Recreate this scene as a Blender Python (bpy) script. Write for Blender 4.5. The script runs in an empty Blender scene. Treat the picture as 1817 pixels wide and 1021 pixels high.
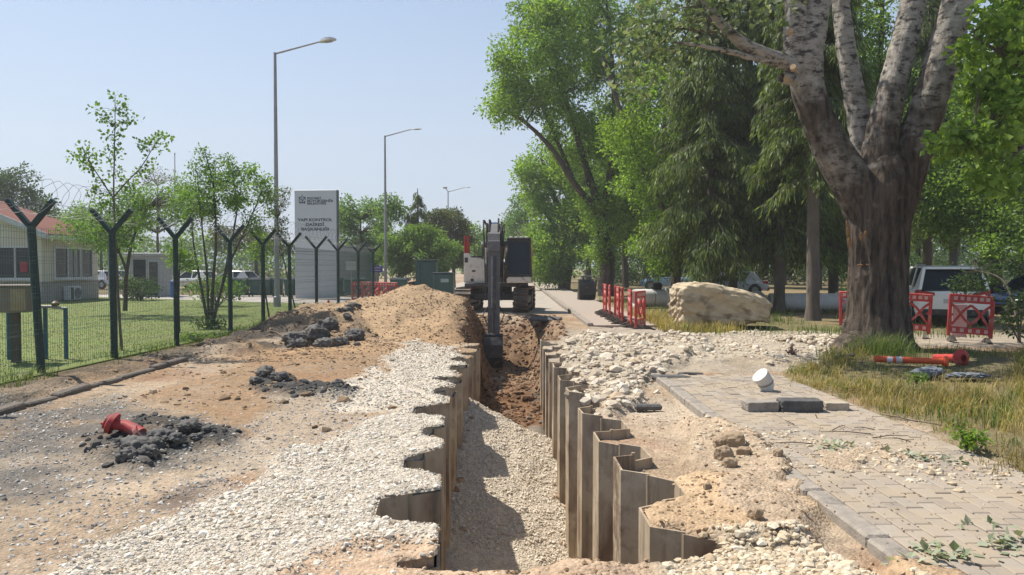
import bpy, bmesh, math, random
import numpy as np
from mathutils import Vector, Matrix, Quaternion
rng = np.random.default_rng(11); random.seed(11)
scene = bpy.context.scene
col = scene.collection
PI = math.pi
# ------------------------------------------------------------------ camera
FPX = 1312.0; CX = 908.5; CY = 510.5; HOR = 475.0
CAMZ = 1.75
PITCH = math.atan((CY - HOR) / FPX)
cd = bpy.data.cameras.new('camera'); cam = bpy.data.objects.new('camera', cd); col.objects.link(cam)
cd.sensor_width = 36.0; cd.lens = FPX / 1817 * 36.0; cd.clip_start = 0.05; cd.clip_end = 4000
cam.location = (0, 0, CAMZ); cam.rotation_euler = (PI / 2 - PITCH, 0, 0)
scene.camera = cam
# ------------------------------------------------------------------ sky, sun, exposure
SUN = Vector((-0.74, 0.42, 0)).normalized(); EL = math.radians(58)
w = bpy.data.worlds.new('World'); scene.world = w; w.use_nodes = True
nt = w.node_tree; nt.nodes.clear()
sky = nt.nodes.new('ShaderNodeTexSky'); sky.sky_type = 'NISHITA'; sky.sun_disc = False
sky.sun_elevation = EL; sky.sun_rotation = math.atan2(SUN.x, SUN.y)
sky.air_density = 1.25; sky.dust_density = 0.35; sky.ozone_density = 2.2; sky.altitude = 50
bgn = nt.nodes.new('ShaderNodeBackground'); bgn.inputs['Strength'].default_value = 0.074
out = nt.nodes.new('ShaderNodeOutputWorld')
# thin pale haze layer low all round the sky
gco = nt.nodes.new('ShaderNodeTexCoord'); gsx = nt.nodes.new('ShaderNodeSeparateXYZ'); gmr = nt.nodes.new('ShaderNodeMapRange')
gmr.inputs[1].default_value = -.02; gmr.inputs[2].default_value = .50; gmr.inputs[3].default_value = .97; gmr.inputs[4].default_value = .04
gno = nt.nodes.new('ShaderNodeTexNoise'); gno.inputs['Scale'].default_value = 2.2; gno.inputs['Detail'].default_value = 5
gmp = nt.nodes.new('ShaderNodeMapping'); gmp.inputs['Scale'].default_value = (1, 1, 3.5)
gad = nt.nodes.new('ShaderNodeMath'); gad.operation = 'MULTIPLY_ADD'; gad.inputs[1].default_value = .24; gad.use_clamp = True
gmx = nt.nodes.new('ShaderNodeMix'); gmx.data_type = 'RGBA'; gmx.inputs[7].default_value = (3.85, 4.45, 5.6, 1)
nt.links.new(gco.outputs['Generated'], gsx.inputs[0]); nt.links.new(gsx.outputs['Z'], gmr.inputs[0])
nt.links.new(gco.outputs['Generated'], gmp.inputs[0]); nt.links.new(gmp.outputs[0], gno.inputs['Vector'])
gsb = nt.nodes.new('ShaderNodeMath'); gsb.operation = 'SUBTRACT'; gsb.inputs[1].default_value = .12
nt.links.new(gno.outputs['Fac'], gad.inputs[0]); nt.links.new(gmr.outputs[0], gsb.inputs[0]); nt.links.new(gsb.outputs[0], gad.inputs[2])
nt.links.new(gad.outputs[0], gmx.inputs[0]); nt.links.new(sky.outputs[0], gmx.inputs[6])
nt.links.new(gmx.outputs[2], bgn.inputs[0]); nt.links.new(bgn.outputs[0], out.inputs[0])
sd = bpy.data.lights.new('sun', 'SUN'); so = bpy.data.objects.new('sun', sd); col.objects.link(so)
sd.energy = 4.1; sd.angle = math.radians(0.55); sd.color = (1.0, 0.93, 0.82)
sv = Vector((SUN.x * math.cos(EL), SUN.y * math.cos(EL), math.sin(EL)))
so.rotation_euler = sv.to_track_quat('Z', 'Y').to_euler(); so.location = (-30, 20, 60)
vs = scene.view_settings; vs.view_transform = 'Standard'; vs.look = 'None'; vs.exposure = 0.90; vs.gamma = 1.0
scene.render.engine = 'CYCLES'
scene.cycles.max_bounces = 6; scene.cycles.transparent_max_bounces = 8

# ------------------------------------------------------------------ pixel helpers (a pixel gives a direction only)
def ray(px, py):
    u = (px - CX) / FPX; v = (CY - py) / FPX
    return Vector((u, math.cos(PITCH) + v * math.sin(PITCH), -math.sin(PITCH) + v * math.cos(PITCH)))
def at(px, py, Y):
    d = ray(px, py); return Vector((0, 0, CAMZ)) + d * (Y / d.y)
def G(px, py, z=0.0):
    d = ray(px, py); t = (z - CAMZ) / d.z
    return Vector((0, 0, CAMZ)) + d * t
# ------------------------------------------------------------------ noise
def _h(ix, iy, s):
    n = (ix.astype(np.int64) * 374761393 + iy.astype(np.int64) * 668265263 + s * 1446649) & 0xffffffff
    n = ((n ^ (n >> 13)) * 1274126177) & 0xffffffff
    return ((n ^ (n >> 16)) & 0xffff) / 65535.0
def vnoise(x, y, s=0):
    x = np.asarray(x, float); y = np.asarray(y, float)
    ix = np.floor(x); iy = np.floor(y); fx = x - ix; fy = y - iy
    fx = fx * fx * (3 - 2 * fx); fy = fy * fy * (3 - 2 * fy)
    a = _h(ix, iy, s); b = _h(ix + 1, iy, s); c = _h(ix, iy + 1, s); d = _h(ix + 1, iy + 1, s)
    return (a * (1 - fx) + b * fx) * (1 - fy) + (c * (1 - fx) + d * fx) * fy
def fbm(x, y, o=4, s=0):
    r = 0; a = 1; t = 0
    for k in range(o):
        r = r + a * (vnoise(np.asarray(x) * 2 ** k + 17.3 * k, np.asarray(y) * 2 ** k - 9.1 * k, s + k) * 2 - 1); t += a; a *= .5
    return r / t
def sst(a, b, x):
    t = np.clip((np.asarray(x, float) - a) / (b - a), 0, 1); return t * t * (3 - 2 * t)
def pip(poly, x, y):
    x = np.asarray(x, float); y = np.asarray(y, float); r = np.zeros(x.shape, bool); n = len(poly)
    for i in range(n):
        x1, y1 = poly[i][0], poly[i][1]; x2, y2 = poly[(i + 1) % n][0], poly[(i + 1) % n][1]
        if y1 == y2: continue
        c = (y1 > y) != (y2 > y)
        r ^= c & (x < (x2 - x1) * (y - y1) / (y2 - y1) + x1)
    return r
class Zone:
    """irregular patch of ground, outlined by points on the ground"""
    def __init__(s, pts, j=0.15, z=0.0, seed=0):
        s.p = [G(a, b, z) for a, b in pts]; s.j = j; s.seed = seed
        xs = [q.x for q in s.p]; ys = [q.y for q in s.p]; s.bb = (min(xs) - 4 * j, max(xs) + 4 * j, min(ys) - 4 * j, max(ys) + 4 * j)
    def m(s, x, y):
        x = np.asarray(x, float); y = np.asarray(y, float); r = np.zeros(x.shape)
        k = (x > s.bb[0]) & (x < s.bb[1]) & (y > s.bb[2]) & (y < s.bb[3])
        if not k.any(): return r
        X = x[k]; Y = y[k]; acc = 0
        nx = fbm(X * 1.3, Y * 1.3, 3, 50 + s.seed) * s.j * 3; ny = fbm(X * 1.3, Y * 1.3, 3, 90 + s.seed) * s.j * 3
        for i in range(6):
            a = i * PI / 3
            acc = acc + pip(s.p, X + nx + math.cos(a) * s.j * .6, Y + ny + math.sin(a) * s.j * .6)
        r[k] = acc / 6.0; return r
# ------------------------------------------------------------------ materials
MATS = {}
def mat(name, c1, c2=None, rough=.8, scale=6.0, bump=0.0, bscale=30.0, metal=0.0, stretch=(1, 1, 1), spots=None, coat=0.0, spec=.4):
    if name in MATS: return MATS[name]
    m = bpy.data.materials.new(name); m.use_nodes = True; n = m.node_tree.nodes; L = m.node_tree.links
    b = n['Principled BSDF']; b.inputs['Roughness'].default_value = rough; b.inputs['Metallic'].default_value = metal
    b.inputs['Specular IOR Level'].default_value = spec
    if coat: b.inputs['Coat Weight'].default_value = coat; b.inputs['Coat Roughness'].default_value = .08
    tc = n.new('ShaderNodeTexCoord'); mp = n.new('ShaderNodeMapping'); mp.inputs['Scale'].default_value = stretch
    L.new(tc.outputs['Object'], mp.inputs['Vector'])
    if c2 is None: c2 = tuple(x * .75 for x in c1)
    no = n.new('ShaderNodeTexNoise'); no.inputs['Scale'].default_value = scale; no.inputs['Detail'].default_value = 6; no.inputs['Roughness'].default_value = .65
    L.new(mp.outputs[0], no.inputs['Vector'])
    cr = n.new('ShaderNodeValToRGB'); cr.color_ramp.elements[0].position = .33; cr.color_ramp.elements[1].position = .67
    cr.color_ramp.elements[0].color = (*c2, 1); cr.color_ramp.elements[1].color = (*c1, 1)
    L.new(no.outputs['Fac'], cr.inputs[0]); last = cr.outputs[0]
    if spots:
        sc, sscale, lo, hi = spots
        n2 = n.new('ShaderNodeTexNoise'); n2.inputs['Scale'].default_value = sscale; n2.inputs['Detail'].default_value = 5
        L.new(mp.outputs[0], n2.inputs['Vector'])
        mr = n.new('ShaderNodeMapRange'); mr.inputs[1].default_value = lo; mr.inputs[2].default_value = hi
        L.new(n2.outputs['Fac'], mr.inputs[0])
        mx = n.new('ShaderNodeMix'); mx.data_type = 'RGBA'; L.new(mr.outputs[0], mx.inputs[0]); L.new(last, mx.inputs[6]); mx.inputs[7].default_value = (*sc, 1)
        last = mx.outputs[2]
    L.new(last, b.inputs['Base Color'])
    if bump:
        nb = n.new('ShaderNodeTexNoise'); nb.inputs['Scale'].default_value = bscale; nb.inputs['Detail'].default_value = 6
        L.new(mp.outputs[0], nb.inputs['Vector'])
        bn = n.new('ShaderNodeBump'); bn.inputs['Strength'].default_value = min(1, bump); bn.inputs['Distance'].default_value = .02
        L.new(nb.outputs['Fac'], bn.inputs['Height']); L.new(bn.outputs[0], b.inputs['Normal'])
    MATS[name] = m; return m
def island_mat(name, stops, rough=.9, bump=.3, trans=0.0, tcol=None, hue=0.0):
    """colour varies from piece to piece (stone to stone, leaf to leaf)"""
    if name in MATS: return MATS[name]
    m = bpy.data.materials.new(name); m.use_nodes = True; n = m.node_tree.nodes; L = m.node_tree.links
    b = n['Principled BSDF']; b.inputs['Roughness'].default_value = rough; b.inputs['Specular IOR Level'].default_value = .3
    g = n.new('ShaderNodeNewGeometry'); cr = n.new('ShaderNodeValToRGB')
    e = cr.color_ramp.elements
    while len(e) < len(stops): e.new(.5)
    for i, (p, c) in enumerate(stops): e[i].position = p; e[i].color = (*c, 1)
    L.new(g.outputs['Random Per Island'], cr.inputs[0]); last = cr.outputs[0]
    if not trans:
        no = n.new('ShaderNodeTexNoise'); no.inputs['Scale'].default_value = 40; no.inputs['Detail'].default_value = 4
        tc = n.new('ShaderNodeTexCoord'); L.new(tc.outputs['Object'], no.inputs['Vector'])
        mr = n.new('ShaderNodeMapRange'); mr.inputs[3].default_value = .75; mr.inputs[4].default_value = 1.15; L.new(no.outputs['Fac'], mr.inputs[0])
        vm = n.new('ShaderNodeVectorMath'); vm.operation = 'SCALE'; L.new(last, vm.inputs[0]); L.new(mr.outputs[0], vm.inputs['Scale'])
        last = vm.outputs[0]
    else:   # clump to clump tint from a soft noise in object space
        no = n.new('ShaderNodeTexNoise'); no.inputs['Scale'].default_value = .55; no.inputs['Detail'].default_value = 3
        tc = n.new('ShaderNodeTexCoord'); L.new(tc.outputs['Object'], no.inputs['Vector'])
        mr = n.new('ShaderNodeMapRange'); mr.inputs[1].default_value = .3; mr.inputs[2].default_value = .7; mr.inputs[3].default_value = .7; mr.inputs[4].default_value = 1.25; L.new(no.outputs['Fac'], mr.inputs[0])
        vm = n.new('ShaderNodeVectorMath'); vm.operation = 'SCALE'; L.new(last, vm.inputs[0]); L.new(mr.outputs[0], vm.inputs['Scale'])
        last = vm.outputs[0]
    L.new(last, b.inputs['Base Color'])
    if trans:
        tr = n.new('ShaderNodeBsdfTranslucent'); mx = n.new('ShaderNodeMixShader'); mx.inputs[0].default_value = trans
        v2 = n.new('ShaderNodeVectorMath'); v2.operation = 'MULTIPLY'; v2.inputs[1].default_value = tcol or (1.3, 1.35, .6); L.new(last, v2.inputs[0])
        L.new(v2.outputs[0], tr.inputs[0]); L.new(b.outputs[0], mx.inputs[1]); L.new(tr.outputs[0], mx.inputs[2])
        L.new(mx.outputs[0], n['Material Output'].inputs['Surface'])
    MATS[name] = m; return m
def glass(name, c=(.02, .025, .03), rough=.06):
    return mat(name, c, c, rough=rough, spec=.7)
# ------------------------------------------------------------------ mesh builder
def mesh_np(name, V, Fc, smooth=False):
    me = bpy.data.meshes.new(name); V = np.asarray(V, np.float32); Fc = np.asarray(Fc, np.int32); k = Fc.shape[1]
    me.vertices.add(len(V)); me.vertices.foreach_set('co', V.ravel())
    me.loops.add(Fc.size); me.loops.foreach_set('vertex_index', Fc.ravel())
    me.polygons.add(len(Fc)); me.polygons.foreach_set('loop_start', np.arange(0, Fc.size, k, dtype=np.int32))
    me.polygons.foreach_set('loop_total', np.full(len(Fc), k, np.int32))
    me.polygons.foreach_set('use_smooth', np.full(len(Fc), smooth, bool))
    me.update(calc_edges=True); return me
def link(name, me, m, parent=None, loc=None, kind=None):
    o = bpy.data.objects.new(name, me)
    if m is not None and not me.materials: me.materials.append(m)
    col.objects.link(o)
    if parent: o.parent = parent
    if loc is not None: o.location = loc
    if kind: o['kind'] = kind
    return o
def tag(o, label, cat, group=None):
    o['label'] = label; o['category'] = cat
    if group: o['group'] = group
    return o
def thing(name, label, cat, loc=(0, 0, 0), rz=0.0, group=None, tilt=(0, 0)):
    o = bpy.data.objects.new(name, None); col.objects.link(o); o.empty_display_size = .2
    o.location = loc; o.rotation_euler = (tilt[0], tilt[1], rz); return tag(o, label, cat, group)
def copy_tree(o, parent=None):
    c = o.copy(); col.objects.link(c); c.parent = parent
    for ch in list(o.children): copy_tree(ch, c)
    return c
def T(x=0, y=0, z=0, rx=0, ry=0, rz=0, s=None):
    M = Matrix.Translation((x, y, z)) @ Matrix.Rotation(rz, 4, 'Z') @ Matrix.Rotation(ry, 4, 'Y') @ Matrix.Rotation(rx, 4, 'X')
    if s: M = M @ Matrix.Diagonal((*s, 1))
    return M
class MB:
    def __init__(s): s.v = []; s.f = []
    def add(s, V, Fc, M=None):
        o = len(s.v)
        s.v += [tuple(M @ Vector(p)) if M is not None else tuple(p) for p in V]
        s.f += [tuple(i + o for i in f) for f in Fc]; return s
    def box(s, c, size, M=None, b=0.0):
        X, Y, Z = size[0] / 2, size[1] / 2, size[2] / 2; b = min(b, .45 * min(size))
        if b <= 0:
            V = [(c[0] + i * X, c[1] + j * Y, c[2] + k * Z) for i in (-1, 1) for j in (-1, 1) for k in (-1, 1)]
            return s.add(V, [(0, 1, 3, 2), (4, 6, 7, 5), (0, 4, 5, 1), (2, 3, 7, 6), (0, 2, 6, 4), (1, 5, 7, 3)], M)
        V = []; ix = {}
        for i in (-1, 1):
            for j in (-1, 1):
                for k in (-1, 1):
                    ix[i, j, k] = len(V)
                    V += [(c[0] + i * X, c[1] + j * (Y - b), c[2] + k * (Z - b)), (c[0] + i * (X - b), c[1] + j * Y, c[2] + k * (Z - b)), (c[0] + i * (X - b), c[1] + j * (Y - b), c[2] + k * Z)]
        Fc = []
        for i in (-1, 1):
            q = [ix[i, -1, -1], ix[i, 1, -1], ix[i, 1, 1], ix[i, -1, 1]]; Fc.append(q if i > 0 else q[::-1])
            q = [ix[-1, i, -1] + 1, ix[-1, i, 1] + 1, ix[1, i, 1] + 1, ix[1, i, -1] + 1]; Fc.append(q if i > 0 else q[::-1])
            q = [ix[-1, -1, i] + 2, ix[1, -1, i] + 2, ix[1, 1, i] + 2, ix[-1, 1, i] + 2]; Fc.append(q if i > 0 else q[::-1])
        for i in (-1, 1):
            for j in (-1, 1):
                q = [ix[i, j, -1], ix[i, j, 1], ix[i, j, 1] + 1, ix[i, j, -1] + 1]; Fc.append(q if i * j < 0 else q[::-1])
                q = [ix[i, -1, j], ix[i, 1, j], ix[i, 1, j] + 2, ix[i, -1, j] + 2]; Fc.append(q if i * j > 0 else q[::-1])
                q = [ix[-1, i, j] + 1, ix[1, i, j] + 1, ix[1, i, j] + 2, ix[-1, i, j] + 2]; Fc.append(q if i * j < 0 else q[::-1])
        for (i, j, k), a in ix.items(): Fc.append((a, a + 1, a + 2) if i * j * k > 0 else (a, a + 2, a + 1))
        return s.add(V, Fc, M)
    def tube(s, pts, r, n=8, M=None, cap=True):
        pts = [Vector(p) for p in pts]; m = len(pts)
        if not hasattr(r, '__len__'): r = [r] * m
        V = []; up = None
        for i in range(m):
            d = (pts[min(i + 1, m - 1)] - pts[max(i - 1, 0)]).normalized()
            if up is None:
                up = Vector((0, 0, 1)) if abs(d.z) < .9 else Vector((1, 0, 0))
            up = (up - d * up.dot(d)).normalized(); sd_ = d.cross(up)
            for k in range(n):
                a = 2 * PI * k / n; V.append(pts[i] + (up * math.cos(a) + sd_ * math.sin(a)) * r[i])
        Fc = [(i * n + k, i * n + (k + 1) % n, (i + 1) * n + (k + 1) % n, (i + 1) * n + k) for i in range(m - 1) for k in range(n)]
        if cap: Fc += [tuple(range(n))[::-1], tuple((m - 1) * n + k for k in range(n))]
        return s.add(V, Fc, M)
    def bar(s, a, b, wd, h, up=(0, 0, 1), M=None):
        a = Vector(a); b = Vector(b); d = (b - a).normalized(); u = Vector(up); u = (u - d * u.dot(d))
        if u.length < 1e-4: u = Vector((1, 0, 0))
        u.normalize(); sd_ = d.cross(u)
        V = [p + sd_ * i * wd / 2 + u * j * h / 2 for p in (a, b) for i, j in ((-1, -1), (1, -1), (1, 1), (-1, 1))]
        return s.add(V, [(0, 1, 2, 3), (7, 6, 5, 4), (0, 4, 5, 1), (1, 5, 6, 2), (2, 6, 7, 3), (3, 7, 4, 0)], M)
    def lathe(s, prof, n=16, M=None, cap=True):
        V = [(r * math.cos(2 * PI * k / n), r * math.sin(2 * PI * k / n), z) for r, z in prof for k in range(n)]; m = len(prof)
        Fc = [(i * n + k, i * n + (k + 1) % n, (i + 1) * n + (k + 1) % n, (i + 1) * n + k) for i in range(m - 1) for k in range(n)]
        if cap: Fc += [tuple(range(n))[::-1], tuple((m - 1) * n + k for k in range(n))]
        return s.add(V, Fc, M)
    def prism(s, poly, a, b, M=None):
        """poly in the local XZ plane, extruded along Y from a to b"""
        n = len(poly); V = [(x, a, z) for x, z in poly] + [(x, b, z) for x, z in poly]
        Fc = [tuple(range(n)), tuple(range(n, 2 * n))[::-1]] + [(i, i + n, (i + 1) % n + n, (i + 1) % n) for i in range(n)]
        return s.add(V, Fc, M)
    def loft(s, secs, M=None, cap=True):
        n = len(secs[0]); V = [p for q in secs for p in q]; m = len(secs)
        Fc = [(i * n + k, i * n + (k + 1) % n, (i + 1) * n + (k + 1) % n, (i + 1) * n + k) for i in range(m - 1) for k in range(n)]
        if cap: Fc += [tuple(range(n))[::-1], tuple((m - 1) * n + k for k in range(n))]
        return s.add(V, Fc, M)
    def build(s, name, m, parent=None, loc=None, smooth=False, fix=True, kind=None):
        me = bpy.data.meshes.new(name); me.from_pydata(s.v, [], s.f)
        if fix:
            bm = bmesh.new(); bm.from_mesh(me); bmesh.ops.recalc_face_normals(bm, faces=bm.faces); bm.to_mesh(me); bm.free()
        if smooth:
            me.polygons.foreach_set('use_smooth', np.ones(len(me.polygons), bool))
            if hasattr(me, 'set_sharp_from_angle'): me.set_sharp_from_angle(angle=math.radians(38))
        me.update(); return link(name, me, m, parent, loc, kind)
def text_part(txt, size, m, parent, loc, rot, sx=1.0, align='LEFT', name='lettering'):
    cu = bpy.data.curves.new(name, 'FONT'); cu.body = txt; cu.size = size; cu.align_x = align; cu.extrude = .006; cu.offset = .006 * size / .3
    t = bpy.data.objects.new(name, cu); col.objects.link(t)
    bpy.context.view_layer.update()
    me = bpy.data.meshes.new_from_object(t.evaluated_get(bpy.context.evaluated_depsgraph_get()))
    bpy.data.objects.remove(t); bpy.data.curves.remove(cu)
    o = bpy.data.objects.new(name, me); me.materials.clear(); me.materials.append(m); col.objects.link(o)
    o.parent = parent; o.location = loc; o.rotation_euler = rot; o.scale = (sx, 1, 1); return o
# ================================================================== THE GROUND
WALL_L = [(4.2, -.43), (6.0, -.58), (7.1, -.67), (8.8, -.80), (10.4, -.85), (13, -.82), (18.6, -.74)]
WALL_R = [(4.2, .95), (6.5, .93), (8, .87), (10, .78), (12, .71), (18.6, .69)]
def xin(y, side):
    t = WALL_L if side < 0 else WALL_R
    return np.interp(y, [a for a, b in t], [b for a, b in t])
AMP = .40; PER = 1.25; YN = 4.28; YF = 18.4
def wave(y, y0):
    """trapezoid wave of the sheet piling, 0 = inner flange, 1 = outer flange"""
    p = ((y - y0) / PER) % 1.0
    return np.interp(p, [0, .16, .34, .66, .84, 1.0], [0, 0, 1, 1, 0, 0])
Y0L = 4.65; Y0R = 5.17; YNR = 4.62
AMPL = np.array([.9, 1.15, .85, .55, 1.0, .6, 1.0, .7, .9, 1.0, .8, 1.0, .9, 1.0, 1.0, 1.0]); AMPR = np.array([1.0, 1.0, .95, 1.05, .9, 1.0, 1.05, .95, 1.0, 1.0, .95, 1.0, 1.0, 1.0, 1.0, 1.0])
def wall_x(y, side):
    y0 = Y0L if side < 0 else Y0R; k = np.clip(np.floor((np.asarray(y, float) - y0) / PER).astype(int) + 1, 0, 15)
    return xin(y, side) + side * AMP * wave(y, y0) * (AMPL if side < 0 else AMPR)[k]
def breaks(side):
    y0 = Y0L if side < 0 else Y0R; r = []
    for k in range(-1, 14):
        for f in (.16, .25, .34, .66, .75, .84):
            y = y0 + (k + f) * PER
            if (YN - .05 if side < 0 else YNR) < y < YF: r.append(y)
    return [YN - .05 if side < 0 else YNR] + r + [YF]
BL = breaks(-1); BR = breaks(1)
HOLE = [(float(wall_x(y, -1)), y) for y in BL] + [(float(wall_x(y, 1)), y) for y in reversed(BR)]
# wavy near lip of soil
nearx = np.linspace(HOLE[-1][0], HOLE[0][0], 14)[1:-1]
HOLE += [(float(x), YN - .05 + (YNR - YN) * float(sst(.2, 1.25, x)) + .10 * float(fbm(x * 2.2, 3.3, 3, 5)) + (.08 if .1 < x < .5 else 0)) for x in nearx]

Z_GR = Zone([(60, 1060), (330, 905), (420, 855), (540, 795), (640, 760), (690, 735), (650, 700), (690, 660), (680, 630), (740, 603), (800, 618), (825, 640), (810, 690), (830, 780), (830, 1000), (700, 968), (610, 975), (560, 1010), (500, 1060)], .10, seed=1)
Z_GR2 = Zone([(560, 700), (680, 640), (700, 690), (640, 730), (590, 725)], .12, seed=2)
Z_LIP = Zone([(440, 1080), (560, 990), (640, 958), (760, 975), (800, 985), (1130, 985), (1250, 1010), (1300, 1080)], .05, seed=3)
Z_GREY = Zone([(-300, 960), (-300, 690), (100, 715), (250, 700), (420, 755), (410, 800), (200, 850), (0, 930)], .25, seed=4)
Z_MUD1 = Zone([(170, 775), (240, 745), (330, 745), (410, 765), (390, 790), (300, 815), (215, 828)], .10, seed=5)
Z_MUD2 = Zone([(435, 685), (470, 666), (520, 672), (620, 690), (610, 705), (520, 702), (450, 697)], .10, seed=6)
Z_MUD3 = Zone([(330, 622), (420, 592), (520, 585), (560, 570), (640, 566), (650, 600), (520, 612), (400, 632)], .2, seed=7)
Z_TRK = Zone([(110, 975), (330, 858), (375, 850), (340, 890), (240, 955), (150, 1000)], .08, seed=8)
Z_FAN = Zone([(250, 985), (480, 830), (640, 740), (620, 700), (520, 700), (440, 760), (330, 860)], .15, seed=9)
Z_SH = Zone([(1120, 905), (1190, 860), (1330, 850), (1430, 880), (1450, 950), (1290, 958), (1150, 935)], .11, seed=10)
Z_SR = Zone([(1215, 985), (1285, 945), (1440, 948), (1520, 985), (1640, 1035), (1640, 1100), (1100, 1100), (1180, 1015)], .10, seed=11)
Z_BROWN = Zone([(250, 705), (420, 645), (560, 620), (700, 625), (690, 660), (650, 700), (690, 735), (560, 780), (420, 770), (430, 740)], .2, seed=37)
Z_BANK = Zone([(-300, 790), (-20, 722), (270, 648), (520, 596), (600, 565), (590, 555), (480, 582), (220, 632), (-20, 685), (-300, 740)], .12, seed=36)
Z_RUB = Zone([(1000, 650), (1010, 605), (1100, 588), (1260, 605), (1230, 640), (1170, 655), (1130, 690), (1100, 735), (1040, 712), (1000, 685)], .12, seed=12)
Z_RUB2 = Zone([(1180, 598), (1300, 592), (1480, 585), (1500, 615), (1420, 650), (1330, 640), (1200, 640)], .25, seed=13)
Z_SP1 = Zone([(1205, 737), (1290, 752), (1360, 785), (1410, 820), (1425, 850), (1390, 858), (1300, 845), (1230, 800)], .07, seed=14)
Z_SPS = Zone([(1300, 755), (1480, 783), (1640, 800), (1850, 845), (1850, 890), (1650, 865), (1470, 852), (1395, 840)], .12, seed=34)
Z_SPT = Zone([(1420, 800), (1560, 800), (1700, 825), (1850, 855), (1850, 872), (1680, 850), (1540, 835), (1440, 835)], .10, seed=35)
Z_SP2 = Zone([(1270, 690), (1330, 650), (1480, 655), (1560, 720), (1640, 770), (1850, 850), (1850, 790), (1600, 700), (1500, 640), (1300, 640)], .15, seed=15)
Z_SP3 = Zone([(1500, 985), (1600, 1000), (1700, 1010), (1720, 1060), (1600, 1060), (1520, 1010)], .05, seed=16)
Z_SP4 = Zone([(1480, 985), (1420, 880), (1440, 850), (1380, 845), (1290, 850), (1300, 900), (1440, 960)], .04, seed=17)
Z_X = Zone([(960, 600), (1100, 570), (1200, 585), (1500, 583), (1900, 590), (1900, 612), (1640, 615), (1500, 640), (1330, 655), (1160, 668), (980, 690)], .3, seed=18)
Z_VERGE = Zone([(1400, 655), (1480, 630), (1650, 625), (2200, 640), (2600, 1000), (1850, 860), (1720, 800), (1610, 740), (1520, 700), (1430, 690)], .2, seed=19)
Z_DSOIL = Zone([(600, 575), (660, 540), (830, 545), (850, 600), (800, 625), (700, 625), (560, 640), (420, 640), (500, 615)], .3, seed=20)
KX = 2.29; PX1 = 4.40          # kerb line and back of the pavement
def heap(x, y, cx, cy, rx, ry, h):
    d = np.sqrt(((x - cx) / rx) ** 2 + ((y - cy) / ry) ** 2)
    return h * (np.clip(1.08 - d, 0, 1) - .08 * np.clip(1.5 - 3 * d, 0, 1)) / 1.0
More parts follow.
